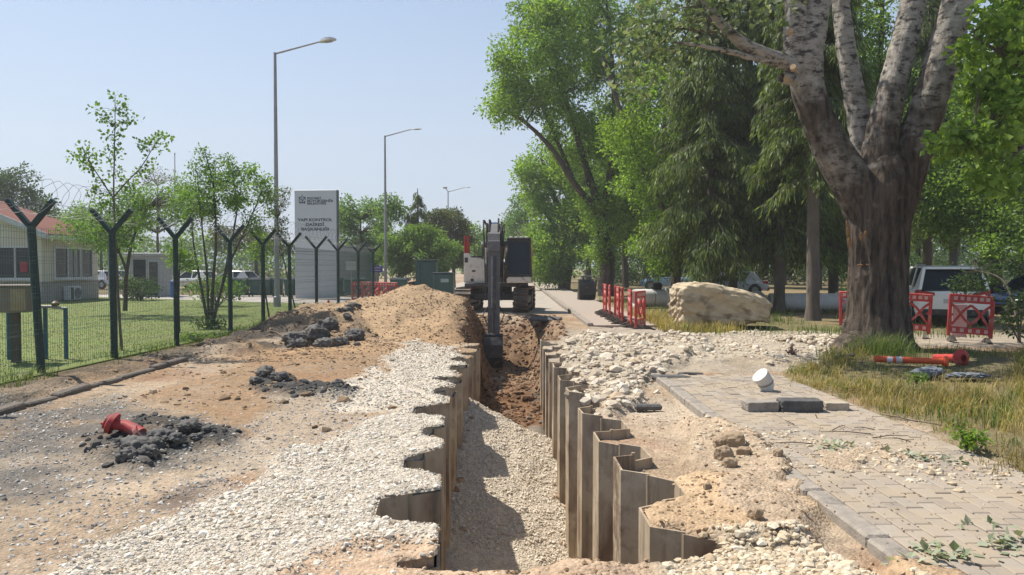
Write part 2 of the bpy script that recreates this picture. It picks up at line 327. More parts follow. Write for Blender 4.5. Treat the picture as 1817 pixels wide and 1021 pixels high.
def ground_h(x, y):
    x = np.asarray(x, float); y = np.asarray(y, float)
    near = 1 - sst(30, 45, y)
    h = -.02 + near * (.045 * fbm(x * .55, y * .55, 3, 1) + .022 * fbm(x * 2.3, y * 2.3, 3, 2) + .010 * fbm(x * 9, y * 9, 2, 3))
    # lower strip between the piling and the kerb
    strip = sst(.5, 1.0, x) * (1 - sst(11, 14, y))
    h = h - .09 * strip
    ru = (x + 3.0) * .80 + (y - 6.2) * -.60; al = 1 - sst(.9, 1.6, np.abs(ru)); h = h - .030 * al * near * (np.exp(-((np.abs(ru) - .75) / .16) ** 2) * (x < -1.2) * (y < 12)) * (.7 + .6 * vnoise(x * 9, y * 9, 4))
    gr = Z_GR.m(x, y); h = h + .05 * gr
    rub = Z_RUB.m(x, y); h = h + rub * (.12 + .08 * fbm(x * 2, y * 2, 2, 33))
    h = h + Z_RUB2.m(x, y) * .06 + .10 * np.exp(-((x - 7.0) / 1.2) ** 2 - ((y - 16.6) / .8) ** 2)
    mud = np.maximum(Z_MUD1.m(x, y), Z_MUD2.m(x, y)); h = h + mud * (.06 + .11 * fbm(x * 4, y * 4, 4, 40))
    # spoil heap beside the dig
    hp = np.maximum(heap(x, y, -2.9, 22.3, 3.4, 3.4, 1.28), np.maximum(heap(x, y, -4.7, 21.2, 2.9, 2.8, .72), heap(x, y, -1.75, 20.4, 2.0, 2.6, .68)))
    hp = hp * (1 + .12 * fbm(x * 1.2, y * 1.2, 3, 8)) + (hp > .03) * .05 * fbm(x * 3.1, y * 3.1, 3, 9)
    h = h + np.maximum(hp, 0)
    h = h + Z_MUD3.m(x, y) * (.12 + .16 * fbm(x * 2.2, y * 2.2, 4, 41)); h = h + Z_BANK.m(x, y) * (.05 + .08 * fbm(x * 2.5, y * 2.5, 3, 42))
    # dig beyond the piling
    pit = np.interp(y, [17.9, 18.4, 20.5, 23.3, 24.4, 26.5], [0, -1.45, -1.5, -1.62, -.95, 0])
    k = (1 - sst(.50, 1.35, np.abs(x + .05 + .15 * fbm(x * .1, y * 1.1, 2, 12)))) * (y > 18.0) * (y < 26.5)
    rgh = .20 * fbm(x * 2.2, y * 2.2, 4, 14)
    edge = (1 - sst(1.2, 2.0, np.abs(x + .05))) * sst(18.3, 19.2, y) * (1 - sst(26, 27.5, y)); h = h + edge * .16 * fbm(x * 1.9 + 7, y * 1.9, 4, 15)
    h = h * (1 - k) + k * (pit + rgh * (y > 18.3))
    h = h + .10 * np.exp(-((x - 1.2) / .5) ** 2 - ((y - 21.5) / 1.6) ** 2) * 1.5
    # sand heap and lip
    sh = Z_SH.m(x, y); h = h + sh * (.10 + .05 * fbm(x * 3, y * 3, 3, 16)) + .12 * np.exp(-((x - 1.75) / .28) ** 2 - ((y - 5.75) / .45) ** 2)
    lip = Z_LIP.m(x, y); h = h + lip * (.03 + .05 * fbm(x * 2.6, y * 2.6, 3, 18))
    srr = Z_SR.m(x, y); h = h + srr * .06
    # under and over the pavement
    pv = (x > KX - .02) & (y < 12.2) & (x < PX1 + .1)
    sp = np.maximum(np.maximum(Z_SP1.m(x, y), .55 * Z_SP2.m(x, y)), np.maximum(Z_SP3.m(x, y), Z_SP4.m(x, y) * .8)); sp = np.maximum(sp, Z_SPT.m(x, y) * (.12 + .8 * np.clip(fbm(x * 2.5, y * 2.5, 3, 91) * 2, 0, 1)))
    base = np.where(pv, -.075, h)
    over = .022 + .03 * fbm(x * 3.3, y * 3.3, 3, 21) + .05 * Z_SP1.m(x, y) * np.exp(-((x - 2.3) / .5) ** 2)
    h = np.where(pv, base * (1 - sst(.12, .6, sp)) + over * sst(.12, .6, sp), h)
    near_k = (x > 1.5) & (x <= KX - .02) & (y < 12.2)
    s1 = np.maximum(Z_SP1.m(x, y), Z_SP4.m(x, y)); h = np.where(near_k, h * (1 - s1) + s1 * np.maximum(h, over - .03), h)
    # bank of the lawn on the left, verge on the right
    lb = sst(0, .5, -7.05 + .055 * (y - 11.7) - x) * (1 - sst(33, 37, y)); h = h * (1 - lb) + lb * .03
    h = h + .05 * Z_VERGE.m(x, y)
    far = sst(26.5, 30, y); h = h * (1 - far) + far * -.06
    return h
def floor_h(x, y):
    """bed of the trench: drain gravel heaped near, dug soil beyond"""
    rid = 13.4 + .25 * fbm(x * 1.5, 2.2, 2, 61) - .5 * x
    top = -1.02 - .42 * x + .05 * fbm(x * 3, y * 3, 3, 60)
    grav = np.maximum(top - np.clip(rid - y, 0, 9) * .27, -3.2)
    grav = np.where(y > rid, top - (y - rid) * .75, grav)
    soil = np.interp(y, [14, 15.2, 16.5, 18.4, 19.2], [-2.5, -2.25, -1.9, -1.47, -1.45]) + .14 * fbm(x * 2, y * 2, 4, 14) + .12 * np.abs(x)
    h = np.maximum(grav, soil)
    nr = 1 - sst(4.15, 4.75, y); return h * (1 - nr) + nr * -.12
def ground_col(x, y):
    n1 = fbm(x * .6, y * .6, 4, 70)[..., None]; n2 = fbm(x * 2.4, y * 2.4, 4, 74)[..., None]; n3 = fbm(x * .9 + 40, y * .9, 3, 78)[..., None]
    tan = np.array([.29, .205, .13]); red = np.array([.26, .15, .085]); pale = np.array([.39, .32, .24])
    c = tan + (pale - tan) * np.clip(.35 + n1 * 1.2, 0, 1) + (red - tan) * np.clip(n3 * 1.6, 0, 1)
    def mixz(c, m, colr, a=1.0): m = np.clip(m, 0, 1)[..., None] * a; return c * (1 - m) + np.array(colr) * m
    c = mixz(c, Z_X.m(x, y), (.33, .285, .225), .85)
    c = mixz(c, Z_DSOIL.m(x, y), (.33, .22, .125), .8)
    c = mixz(c, Z_GREY.m(x, y) * np.clip(.75 + n2[..., 0], 0, 1), (.12, .112, .10), .95)
    c = mixz(c, Z_BROWN.m(x, y) * np.clip(.7 + n2[..., 0], 0, 1), (.25, .16, .09), .85)
    c = mixz(c, Z_FAN.m(x, y), (.36, .31, .245), .6)
    c = mixz(c, Z_TRK.m(x, y) * np.clip(.6 + 2 * n2[..., 0], 0, 1), (.12, .10, .085), .75)
    c = mixz(c, np.maximum(Z_GR.m(x, y), Z_GR2.m(x, y)), (.47, .415, .335))
    c = mixz(c, Z_BANK.m(x, y) * np.clip(.8 + n2[..., 0], 0, 1), (.10, .082, .058), .9)
    c = mixz(c, Z_LIP.m(x, y), (.44, .32, .22)); c = mixz(c, Z_SH.m(x, y), (.46, .33, .205))
    c = mixz(c, Z_SR.m(x, y), (.40, .33, .24))
    c = mixz(c, Z_RUB.m(x, y), (.40, .34, .26), .8); c = mixz(c, Z_RUB2.m(x, y), (.38, .33, .26), .7)
    c = mixz(c, np.maximum(Z_MUD1.m(x, y), Z_MUD2.m(x, y)) * np.clip(.9 + n2[..., 0], 0, 1), (.055, .055, .052))
    c = mixz(c, Z_MUD3.m(x, y) * np.clip(.6 + n2[..., 0] * 1.5, 0, 1), (.075, .065, .055))
    hp = np.clip(np.maximum(heap(x, y, -2.9, 22.3, 3.1, 3.4, 1.0), heap(x, y, -4.6, 21.0, 2.6, 2.6, .5)) * 2.2, 0, 1)
    c = mixz(c, hp * np.clip(1 - np.clip(n1[..., 0] * 1.5, 0, .5), 0, 1), (.345, .245, .15))
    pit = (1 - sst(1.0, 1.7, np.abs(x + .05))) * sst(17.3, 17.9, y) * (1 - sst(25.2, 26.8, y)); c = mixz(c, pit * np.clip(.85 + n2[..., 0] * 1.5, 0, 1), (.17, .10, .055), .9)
    c = mixz(c, np.maximum(np.maximum(Z_SP1.m(x, y), Z_SPT.m(x, y)), Z_SP4.m(x, y)), (.40, .31, .22), .9); c = mixz(c, Z_SP2.m(x, y), (.30, .245, .18), .9); c = mixz(c, Z_SP3.m(x, y), (.42, .30, .19), .9)
    c = mixz(c, Z_VERGE.m(x, y), (.15, .125, .065), .9)
    wood = sst(4.3, 5.6, x) * sst(18.5, 20.5, y); c = mixz(c, wood * np.clip(.75 + n1[..., 0], 0, 1), (.13, .115, .05), .9)
    lawn = sst(.1, .5, -7.05 + .055 * (y - 11.7) - x) * (1 - sst(60, 70, y)); c = mixz(c, lawn, (.12, .10, .05), .8)
    foot = (x > KX) & (x < 4.6) & (y > 18); c = mixz(c, foot * 1.0, (.32, .27, .22), .8)
    return np.clip(c * (1 + .18 * n2), .02, .8)

def spaced(segs):
    r = [segs[0][0]]
    for a, b, st in segs:
        n = max(1, round((b - a) / st)); r += list(np.linspace(a, b, n + 1)[1:])
    return np.array(r)
gx = spaced([(-900, -120, 120), (-120, -30, 10), (-30, -9, 1.0), (-9, -3.6, .11), (-3.6, -1.4, .055), (-1.4, 1.6, .035), (1.6, 4.7, .05), (4.7, 10, .16), (10, 30, 1.0), (30, 120, 10), (120, 900, 130)])
gy = spaced([(-60, 2, 4), (2, 3.6, .2), (3.6, 10, .043), (10, 15, .05), (15, 27, .09), (27, 40, .35), (40, 120, 4), (120, 1500, 120)])
XX, YY = np.meshgrid(gx, gy); nx_, ny_ = len(gx), len(gy)
ins = pip(HOLE, XX, YY)
ZZ = ground_h(XX, YY)
vid = np.arange(nx_ * ny_).reshape(ny_, nx_)
quads = np.stack([vid[:-1, :-1], vid[:-1, 1:], vid[1:, 1:], vid[1:, :-1]], -1).reshape(-1, 4)
insf = ins.ravel(); keep = ~insf[quads].all(1); quads = quads[keep]
bnd = np.unique(quads[insf[quads]])
A = np.array(HOLE); B = np.roll(A, -1, 0); AB = B - A
Pb = np.stack([XX.ravel()[bnd], YY.ravel()[bnd]], 1)
t = np.clip(((Pb[:, None] - A[None]) * AB[None]).sum(-1) / (AB ** 2).sum(-1)[None], 0, 1)
Q = A[None] + t[..., None] * AB[None]; dd = ((Q - Pb[:, None]) ** 2).sum(-1); kbest = dd.argmin(1)
Qb = Q[np.arange(len(bnd)), kbest]
V = np.stack([XX.ravel(), YY.ravel(), ZZ.ravel()], 1); V[bnd, :2] = Qb; V[bnd, 2] = ground_h(Qb[:, 0], Qb[:, 1]) - .02
used = np.zeros(len(V), bool); used[quads] = True; remap = np.cumsum(used) - 1
GV = V[used]; GF = remap[quads]
def ground_mat(name):
    m = bpy.data.materials.new(name); m.use_nodes = True; n = m.node_tree.nodes; L = m.node_tree.links; b = n['Principled BSDF']
    b.inputs['Roughness'].default_value = .95; b.inputs['Specular IOR Level'].default_value = .15
    at_ = n.new('ShaderNodeAttribute'); at_.attribute_name = 'soil'; tc = n.new('ShaderNodeTexCoord')
    n1 = n.new('ShaderNodeTexNoise'); n1.inputs['Scale'].default_value = 9; n1.inputs['Detail'].default_value = 9; n1.inputs['Roughness'].default_value = .72; L.new(tc.outputs['Object'], n1.inputs['Vector'])
    vo = n.new('ShaderNodeTexVoronoi'); vo.inputs['Scale'].default_value = 38; L.new(tc.outputs['Object'], vo.inputs['Vector'])
    mr = n.new('ShaderNodeMapRange'); mr.inputs[1].default_value = .25; mr.inputs[2].default_value = .75; mr.inputs[3].default_value = .62; mr.inputs[4].default_value = 1.38; L.new(n1.outputs['Fac'], mr.inputs[0])
    m2 = n.new('ShaderNodeMapRange'); m2.inputs[3].default_value = .82; m2.inputs[4].default_value = 1.2; L.new(vo.outputs['Color'], m2.inputs[0])
    mu = n.new('ShaderNodeMath'); mu.operation = 'MULTIPLY'; L.new(mr.outputs[0], mu.inputs[0]); L.new(m2.outputs[0], mu.inputs[1])
    vm = n.new('ShaderNodeVectorMath'); vm.operation = 'SCALE'; L.new(at_.outputs['Color'], vm.inputs[0]); L.new(mu.outputs[0], vm.inputs['Scale']); L.new(vm.outputs[0], b.inputs['Base Color'])
    ad = n.new('ShaderNodeMath'); ad.operation = 'MULTIPLY_ADD'; L.new(vo.outputs['Distance'], ad.inputs[0]); ad.inputs[1].default_value = -.5; L.new(n1.outputs['Fac'], ad.inputs[2])
    bn = n.new('ShaderNodeBump'); bn.inputs['Strength'].default_value = .9; bn.inputs['Distance'].default_value = .03; L.new(ad.outputs[0], bn.inputs['Height']); L.new(bn.outputs[0], b.inputs['Normal'])
    return m
M_GROUND = ground_mat('soil')
def coloured(me, C):
    a = me.color_attributes.new('soil', 'FLOAT_COLOR', 'POINT'); a.data.foreach_set('color', np.concatenate([C, np.ones((len(C), 1))], 1).astype(np.float32).ravel())
# cut soil face behind the piling
cut = []
for i in range(len(HOLE)):
    a = Vector(HOLE[i]); b = Vector(HOLE[(i + 1) % len(HOLE)]); nseg = max(1, int((b - a).length / .04))
    cut += [a + (b - a) * (k / nseg) for k in range(nseg)]
cut = np.array([(p.x, p.y) for p in cut]); dn = np.roll(cut, -1, 0) - np.roll(cut, 1, 0); dn /= np.linalg.norm(dn, axis=1)[:, None]
cut2 = cut + np.stack([-dn[:, 1], dn[:, 0]], 1) * .028
if pip(HOLE, cut2[:, 0], cut2[:, 1]).mean() > .5: cut2 = cut - np.stack([-dn[:, 1], dn[:, 0]], 1) * .028
nc = len(cut); zc = ground_h(cut2[:, 0], cut2[:, 1]) - .004
SV = np.concatenate([np.c_[cut2, zc], np.c_[cut2, zc - .9]]); ii = np.arange(nc); jj = (ii + 1) % nc
GF = np.concatenate([GF, np.stack([ii, jj, jj + nc, ii + nc], 1) + len(GV)]); GV = np.concatenate([GV, SV])
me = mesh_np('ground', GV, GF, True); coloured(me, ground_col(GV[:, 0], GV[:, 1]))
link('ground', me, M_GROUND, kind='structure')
# trench bed
fx = np.arange(-1.7, 1.75, .05); fy = np.arange(4.0, 18.75, .05); FX, FY = np.meshgrid(fx, fy); FZ = np.minimum(floor_h(FX, FY), -.1)
vid = np.arange(FX.size).reshape(FX.shape); fq = np.stack([vid[:-1, :-1], vid[:-1, 1:], vid[1:, 1:], vid[1:, :-1]], -1).reshape(-1, 4)
me = mesh_np('trench_bed', np.stack([FX.ravel(), FY.ravel(), FZ.ravel()], 1), fq, True)
rid = 13.4 - .5 * FX; g = sst(.15, -.1, FY - rid - .15) if False else 1 - sst(-.05, .35, FY - rid)
nn = fbm(FX * 1.7, FY * 1.7, 4, 14)[..., None]
soilc = np.array([.17, .095, .05]) + np.clip(nn, -.5, .5) * np.array([.16, .09, .05]); greyc = np.array([.13, .12, .10])
gm = np.clip(fbm(FX * 1.2, FY * 1.2, 3, 25) * 3 - .5, 0, .8)[..., None]; soilc = soilc * (1 - gm) + greyc * gm
C = soilc * (1 - g[..., None]) + np.array([.50, .435, .34]) * g[..., None]
coloured(me, np.clip(C.reshape(-1, 3), .02, .8)); link('trench_bed', me, M_GROUND, kind='structure')

# ================================================================== SHEET PILING
M_PILE = mat('pile_steel', (.46, .37, .26), (.31, .24, .165), rough=.8, scale=2.6, bump=.55, bscale=9, stretch=(1, 1, .55), spots=((.19, .125, .08), 2.6, .50, .64), metal=.0, spec=.3)
n = M_PILE.node_tree.nodes; L = M_PILE.node_tree.links; bs_ = n['Principled BSDF']; src_ = bs_.inputs['Base Color'].links[0].from_socket; tc_ = n.new('ShaderNodeTexCoord')
for scl, st, lo, hi, amt, cc_ in ((2.2, (3, 3, .22), .50, .64, .75, (.115, .085, .062)), (1.1, (1, 1, 1), .52, .60, .7, (.50, .41, .295))):   # rust runs, dried mud
    mp_ = n.new('ShaderNodeMapping'); mp_.inputs['Scale'].default_value = st; L.new(tc_.outputs['Object'], mp_.inputs[0]); no_ = n.new('ShaderNodeTexNoise'); no_.inputs['Scale'].default_value = scl; no_.inputs['Detail'].default_value = 8; no_.inputs['Roughness'].default_value = .7; L.new(mp_.outputs[0], no_.inputs['Vector'])
    mr_ = n.new('ShaderNodeMapRange'); mr_.inputs[1].default_value = lo; mr_.inputs[2].default_value = hi; mr_.inputs[4].default_value = amt; L.new(no_.outputs['Fac'], mr_.inputs[0])
    mx_ = n.new('ShaderNodeMix'); mx_.data_type = 'RGBA'; L.new(mr_.outputs[0], mx_.inputs[0]); L.new(src_, mx_.inputs[6]); mx_.inputs[7].default_value = (*cc_, 1); src_ = mx_.outputs[2]
L.new(src_, bs_.inputs['Base Color'])
M_PILE2 = mat('pile_edge', (.36, .29, .2), (.23, .175, .12), rough=.8, scale=9, bump=.3, bscale=40, stretch=(1, 1, .3))
def piling(side, label):
    root = thing('sheet_piling', label, 'sheet piling', (float(xin(11, side)), 11, -3.6))
    y0 = Y0L if side < 0 else Y0R
    for k in range(-1, 13):
        for half, ph in ((0, (-.25, -.16, .16, .25)), (1, (.25, .34, .66, .75))):
            ys = [y0 + (k + f) * PER for f in ph]
            if ys[0] < (YN - .42 if side < 0 else YNR - .5) or ys[-1] > YF + .05: continue
            pts = [Vector((float(wall_x(y, side)), y, 0)) for y in ys]
            if side > 0: top = .02 + random.uniform(-.05, .05) - (.05 if half else 0)
            else: top = -.05 + random.uniform(-.05, .02)
            if ys[0] > 12: top -= .05
            gy_ = np.linspace(ys[0], ys[-1], 12); gg_ = ground_h(wall_x(gy_, side) + side * .02, gy_)
            top = max(top, float(gg_.max()) - .035) if side > 0 else float(gg_.min()) - random.choice((.0, .02, .05, .10))
            mb = MB(); th = .010
            nrm = []
            for i in range(4):
                d = (pts[min(i + 1, 3)] - pts[max(i - 1, 0)]).normalized(); nrm.append(Vector((d.y, -d.x, 0)))
            o = Vector((0, 0, 0)); base = root.location
            ring = [p + n * th for p, n in zip(pts, nrm)] + [p - n * th for p, n in zip(reversed(pts), reversed(nrm))]
            zs = [-3.55, top]
            jt = [random.uniform(-.016, .010) for _ in range(4)]; jt = jt + jt[::-1]; dn_ = [random.uniform(-.006, .006) for _ in range(4)]; dn_ = dn_ + dn_[::-1]
            mb.loft([[(q.x - base.x + e_ * (z > -1), q.y - base.y, z - base.z + (j_ if z == top else 0)) for q, j_, e_ in zip(ring, jt, dn_)] for z in (-3.55, -1.2, -.4, top)])
            pile = mb.build('sheet_pile', M_PILE, root)
            # interlock bead at the joint
            q = pts[3]; ib = MB(); ib.tube([(q.x - base.x, q.y - base.y, .02), (q.x - base.x, q.y - base.y, top - base.z + .006)], .02, 6)
            ib.build('interlock', M_PILE2, pile)
    return root
piling(-1, 'rusty zigzag steel sheet piling along the trench side with the white gravel tips')
piling(1, 'tan muddy zigzag steel sheet piling along the trench side facing the brick pavement')

# ================================================================== STONES
def icosa():
    p = (1 + 5 ** .5) / 2
    v = np.array([(-1, p, 0), (1, p, 0), (-1, -p, 0), (1, -p, 0), (0, -1, p), (0, 1, p), (0, -1, -p), (0, 1, -p), (p, 0, -1), (p, 0, 1), (-p, 0, -1), (-p, 0, 1)], float)
    f = np.array([(0, 11, 5), (0, 5, 1), (0, 1, 7), (0, 7, 10), (0, 10, 11), (1, 5, 9), (5, 11, 4), (11, 10, 2), (10, 7, 6), (7, 1, 8), (3, 9, 4), (3, 4, 2), (3, 2, 6), (3, 6, 8), (3, 8, 9), (4, 9, 5), (2, 4, 11), (6, 2, 10), (8, 6, 7), (9, 8, 1)])
    return v / np.linalg.norm(v[0]), f
ICO = icosa()
OCT = (np.array([(1, 0, 0), (-1, 0, 0), (0, 1, 0), (0, -1, 0), (0, 0, 1), (0, 0, -1)], float), np.array([(0, 2, 4), (2, 1, 4), (1, 3, 4), (3, 0, 4), (2, 0, 5), (1, 2, 5), (3, 1, 5), (0, 3, 5)]))
def rand_rot(n):
    q = rng.normal(size=(n, 4)); q /= np.linalg.norm(q, axis=1)[:, None]; a, b, c, d = q.T
    return np.stack([1 - 2 * (c * c + d * d), 2 * (b * c - a * d), 2 * (b * d + a * c), 2 * (b * c + a * d), 1 - 2 * (b * b + d * d), 2 * (c * d - a * b), 2 * (b * d - a * c), 2 * (c * d + a * b), 1 - 2 * (b * b + c * c)], 1).reshape(n, 3, 3)
def stones(name, P, r, m, label, cat, flat=.7, base=ICO):
    bv, bf = base; n = len(P)
    if n == 0: return
    V = bv[None] * (1 + rng.uniform(-.22, .22, (n, len(bv), 1))) * (r[:, None] * rng.uniform(.65, 1.25, (n, 3)))[:, None, :]
    V = np.einsum('nij,nkj->nki', rand_rot(n), V); V[..., 2] *= flat
    V = V + P[:, None, :]
    Fc = (bf[None] + (np.arange(n) * len(bv))[:, None, None]).reshape(-1, 3)
    o = link(name, mesh_np(name, V.reshape(-1, 3), Fc), m, kind='stuff'); return tag(o, label, cat)
def blur(P, s, hf=None):
    Q = P.copy(); Q[:, :2] += rng.normal(0, 1, (len(P), 2)) * s * rng.uniform(0, 1, (len(P), 1)) ** 2; Q = Q[~pip(HOLE, Q[:, 0], Q[:, 1])]; Q[:, 2] = (hf or ground_h)(Q[:, 0], Q[:, 1]); return Q
def scatter(n, x0, x1, y0, y1, dens, hf=ground_h, lift=0.0):
    x = rng.uniform(x0, x1, n); y = rng.uniform(y0, y1, n); k = rng.uniform(size=n) < dens(x, y); x = x[k]; y = y[k]
    return np.stack([x, y, hf(x, y) + lift], 1)
outside = lambda x, y: ~pip(HOLE, x, y)
M_WHITE = island_mat('white_gravel', [(0, (.28, .235, .18)), (.2, (.48, .43, .345)), (.55, (.62, .565, .48)), (.85, (.68, .635, .56)), (1, (.42, .32, .22))])
M_YEL = island_mat('yellow_stone', [(0, (.38, .29, .19)), (.4, (.52, .43, .30)), (.75, (.60, .54, .43)), (1, (.44, .33, .21))])
M_RUB = island_mat('rubble_stone', [(0, (.34, .28, .20)), (.4, (.50, .43, .33)), (.75, (.58, .52, .43)), (1, (.40, .30, .2))])
M_TRG = island_mat('trench_gravel', [(0, (.38, .32, .245)), (.4, (.57, .505, .41)), (.8, (.66, .60, .505)), (1, (.46, .37, .26))])
M_DARK = island_mat('dark_clod', [(0, (.035, .036, .036)), (.6, (.07, .07, .066)), (1, (.11, .10, .09))])
M_SOILC = island_mat('soil_clod', [(0, (.20, .13, .075)), (.5, (.31, .21, .125)), (1, (.42, .31, .21))])
M_GREYG = island_mat('grey_gravel', [(0, (.15, .145, .14)), (.45, (.33, .315, .29)), (1, (.58, .55, .50))])
GD = lambda x, y: Z_GR.m(x, y) * outside(x, y) * np.where(y < 6.2, 1, np.clip(.75 + 1.6 * fbm(x * .9, y * .9, 3, 160), .12, 1))
P = blur(scatter(90000, -4.6, .2, 3.9, 9, GD), .45)
stones('gravel_fines', P, .0045 + np.minimum(rng.exponential(.0032, len(P)), .012), M_WHITE, 'fine white gravel between the larger stones left of the trench', 'gravel', base=OCT)
P = scatter(34000, -4.6, .2, 3.9, 9, GD)
P = blur(P, .32)
stones('gravel_fan', P, np.minimum(.0065 + rng.exponential(.0062, len(P)), .036), M_WHITE, 'white crushed gravel spread along the left edge of the trench', 'gravel')
P = scatter(16000, -4.0, 0, 8.9, 17.5, lambda x, y: Z_GR.m(x, y) * outside(x, y))
P = blur(P, .4)
stones('gravel_fan', P, rng.uniform(.012, .034, len(P)), M_WHITE, 'white gravel tongue ending below the spoil heap', 'gravel', base=OCT)
P = scatter(24000, -1.4, 1.4, 9.6, 14, lambda x, y: (y < 13.55 - .5 * x) * (x > wall_x(y, -1)) * (x < wall_x(y, 1)), floor_h)
stones('trench_gravel', P, np.minimum(.009 + rng.exponential(.008, len(P)), .04), M_TRG, 'bed of crushed gravel heaped inside the trench', 'gravel', base=OCT)
P = scatter(10000, .9, 3.0, 3.8, 5.6, lambda x, y: Z_SR.m(x, y) * outside(x, y))
stones('yellow_stone_spread', P, np.minimum(.008 + rng.exponential(.009, len(P)), .045), M_YEL, 'yellowish crushed stone banked against the kerb below the sand heap', 'gravel')
P = blur(scatter(5200, .6, 4.2, 7.5, 18, lambda x, y: Z_RUB.m(x, y) * outside(x, y) * np.clip(.65 + 1.2 * fbm(x * 1.3, y * 1.3, 3, 140), .1, 1)), .3); P[:, 2] += .01
stones('stone_rubble', P, np.minimum(.016 + rng.exponential(.026, len(P)), .12), M_RUB, 'pale broken stone rubble beside the far end of the kerb', 'rubble')
P = blur(scatter(9000, 2.5, 9, 11.5, 20, lambda x, y: Z_RUB2.m(x, y) * np.clip(.45 + 1.5 * fbm(x * .9, y * .9, 3, 141), .06, 1)), .5)
stones('stone_rubble', P, np.minimum(.012 + rng.exponential(.016, len(P)), .09), M_RUB, 'pale stone rubble strewn before the boulder and poplar', 'rubble')
P = scatter(900, 6.0, 8.2, 15.3, 17.5, lambda x, y: np.exp(-((x - 7.0) / .8) ** 2 - ((y - 16.6) / .6) ** 2), lift=.04)
stones('stone_rubble', P, rng.uniform(.03, .085, len(P)), M_RUB, 'small heap of pale stones left of the poplar trunk', 'rubble')
P = scatter(4600, 1.8, 5.6, 5.0, 9.5, lambda x, y: np.maximum(Z_SP1.m(x, y), Z_SPS.m(x, y)) * (.35 + .65 * (fbm(x * 2, y * 2, 2, 3) > 0)))
P = blur(P, .25); P[:, 2] = np.where((P[:, 0] > KX) & (P[:, 0] < PX1), np.maximum(P[:, 2], .004), P[:, 2])
stones('spilled_stones', P, np.minimum(.007 + rng.exponential(.009, len(P)), .05), M_YEL, 'spilled stones and sand lying across the brick pavement', 'gravel')
P = scatter(22000, -7.2, -.4, 3.9, 15, lambda x, y: outside(x, y) * (.08 + .75 * Z_GREY.m(x, y) * (fbm(x * 1.5, y * 1.5, 3, 6) > -.15) + .5 * Z_FAN.m(x, y) + .6 * Z_GR2.m(x, y) + .5 * (y < 6.2) * (x < -2.2)))
stones('scattered_gravel', P, rng.uniform(.008, .026, len(P)), M_GREYG, 'loose grey and white gravel scattered over the dirt left of the trench', 'gravel', base=OCT)
P = scatter(6000, -6.8, -1, 13, 25, lambda x, y: .25 + .6 * Z_DSOIL.m(x, y), lift=.005)
stones('soil_crumbs', P, rng.uniform(.012, .05, len(P)) * rng.uniform(.5, 1, len(P)), M_SOILC, 'crumbs of sandy soil on and around the spoil heap', 'soil', base=OCT)
P = scatter(2600, -6.8, -1.0, 7, 22, lambda x, y: outside(x, y) * np.clip(.15 + 1.4 * fbm(x * .8, y * .8, 3, 150) + .7 * Z_BANK.m(x, y), 0, 1) * (1 - Z_GR.m(x, y)))
stones('soil_clods', P, np.minimum(.012 + rng.exponential(.017, len(P)), .10), island_mat('brown_clod', [(0, (.10, .075, .05)), (.5, (.22, .145, .085)), (1, (.33, .23, .14))]), 'brown earth clods strewn over the bare dirt before the fence', 'soil')
P = scatter(6000, -.7, 2.3, 3.8, 12, lambda x, y: outside(x, y) * (.25 + .5 * Z_SH.m(x, y) + .4 * Z_LIP.m(x, y)) * (x < KX))
stones('soil_crumbs', P, rng.uniform(.006, .024, len(P)), M_SOILC, 'sandy crumbs between the trench and the kerb', 'soil', base=OCT)
P = scatter(6500, -1.7, 1.7, 14, 27, lambda x, y: np.where(y < 18.4, .8 * (np.abs(x) < .85), .55 * (1 - sst(.9, 1.7, np.abs(x)))), lambda x, y: np.where(y < 18.4, floor_h(x, y), ground_h(x, y)))
stones('dug_soil_clods', P, rng.uniform(.02, .11, len(P)) * rng.uniform(.4, 1, len(P)), island_mat('dug_clod', [(0, (.08, .05, .03)), (.5, (.17, .095, .05)), (.9, (.24, .14, .075)), (1, (.2, .18, .15))]), 'brown clods on the freshly dug slope under the excavator bucket', 'soil')
P = scatter(5000, -7, -2.2, 6, 14, lambda x, y: np.maximum(Z_MUD1.m(x, y), Z_MUD2.m(x, y)))
stones('dark_mud_crumbs', P, .008 + np.minimum(rng.exponential(.016, len(P)), .06), M_DARK, 'crumbs of blue-black clay around the red fitting', 'clay')
P = scatter(6000, 2.3, 6.2, 4.2, 12.5, lambda x, y: .6 * (fbm(x * .9, y * .9, 3, 66) > -.05))
P[:, 2] = np.maximum(P[:, 2], .004)
stones('pavement_crumbs', P, rng.uniform(.004, .013, len(P)), M_SOILC, 'fine crumbs of dirt lying on the brick pavement', 'soil', base=OCT)

P = scatter(2600, -1.4, 1.4, 9.6, 14, lambda x, y: (x > wall_x(y, -1)) * (x < wall_x(y, 1)) * np.exp(-np.minimum(x - wall_x(y, -1), wall_x(y, 1) - x) / .10) * (y < 13.5 - .5 * x), floor_h)
stones('fallen_soil', P, np.minimum(.008 + rng.exponential(.014, len(P)), .07), M_SOILC, 'soil fallen along the foot of the sheet piling inside the trench', 'soil')

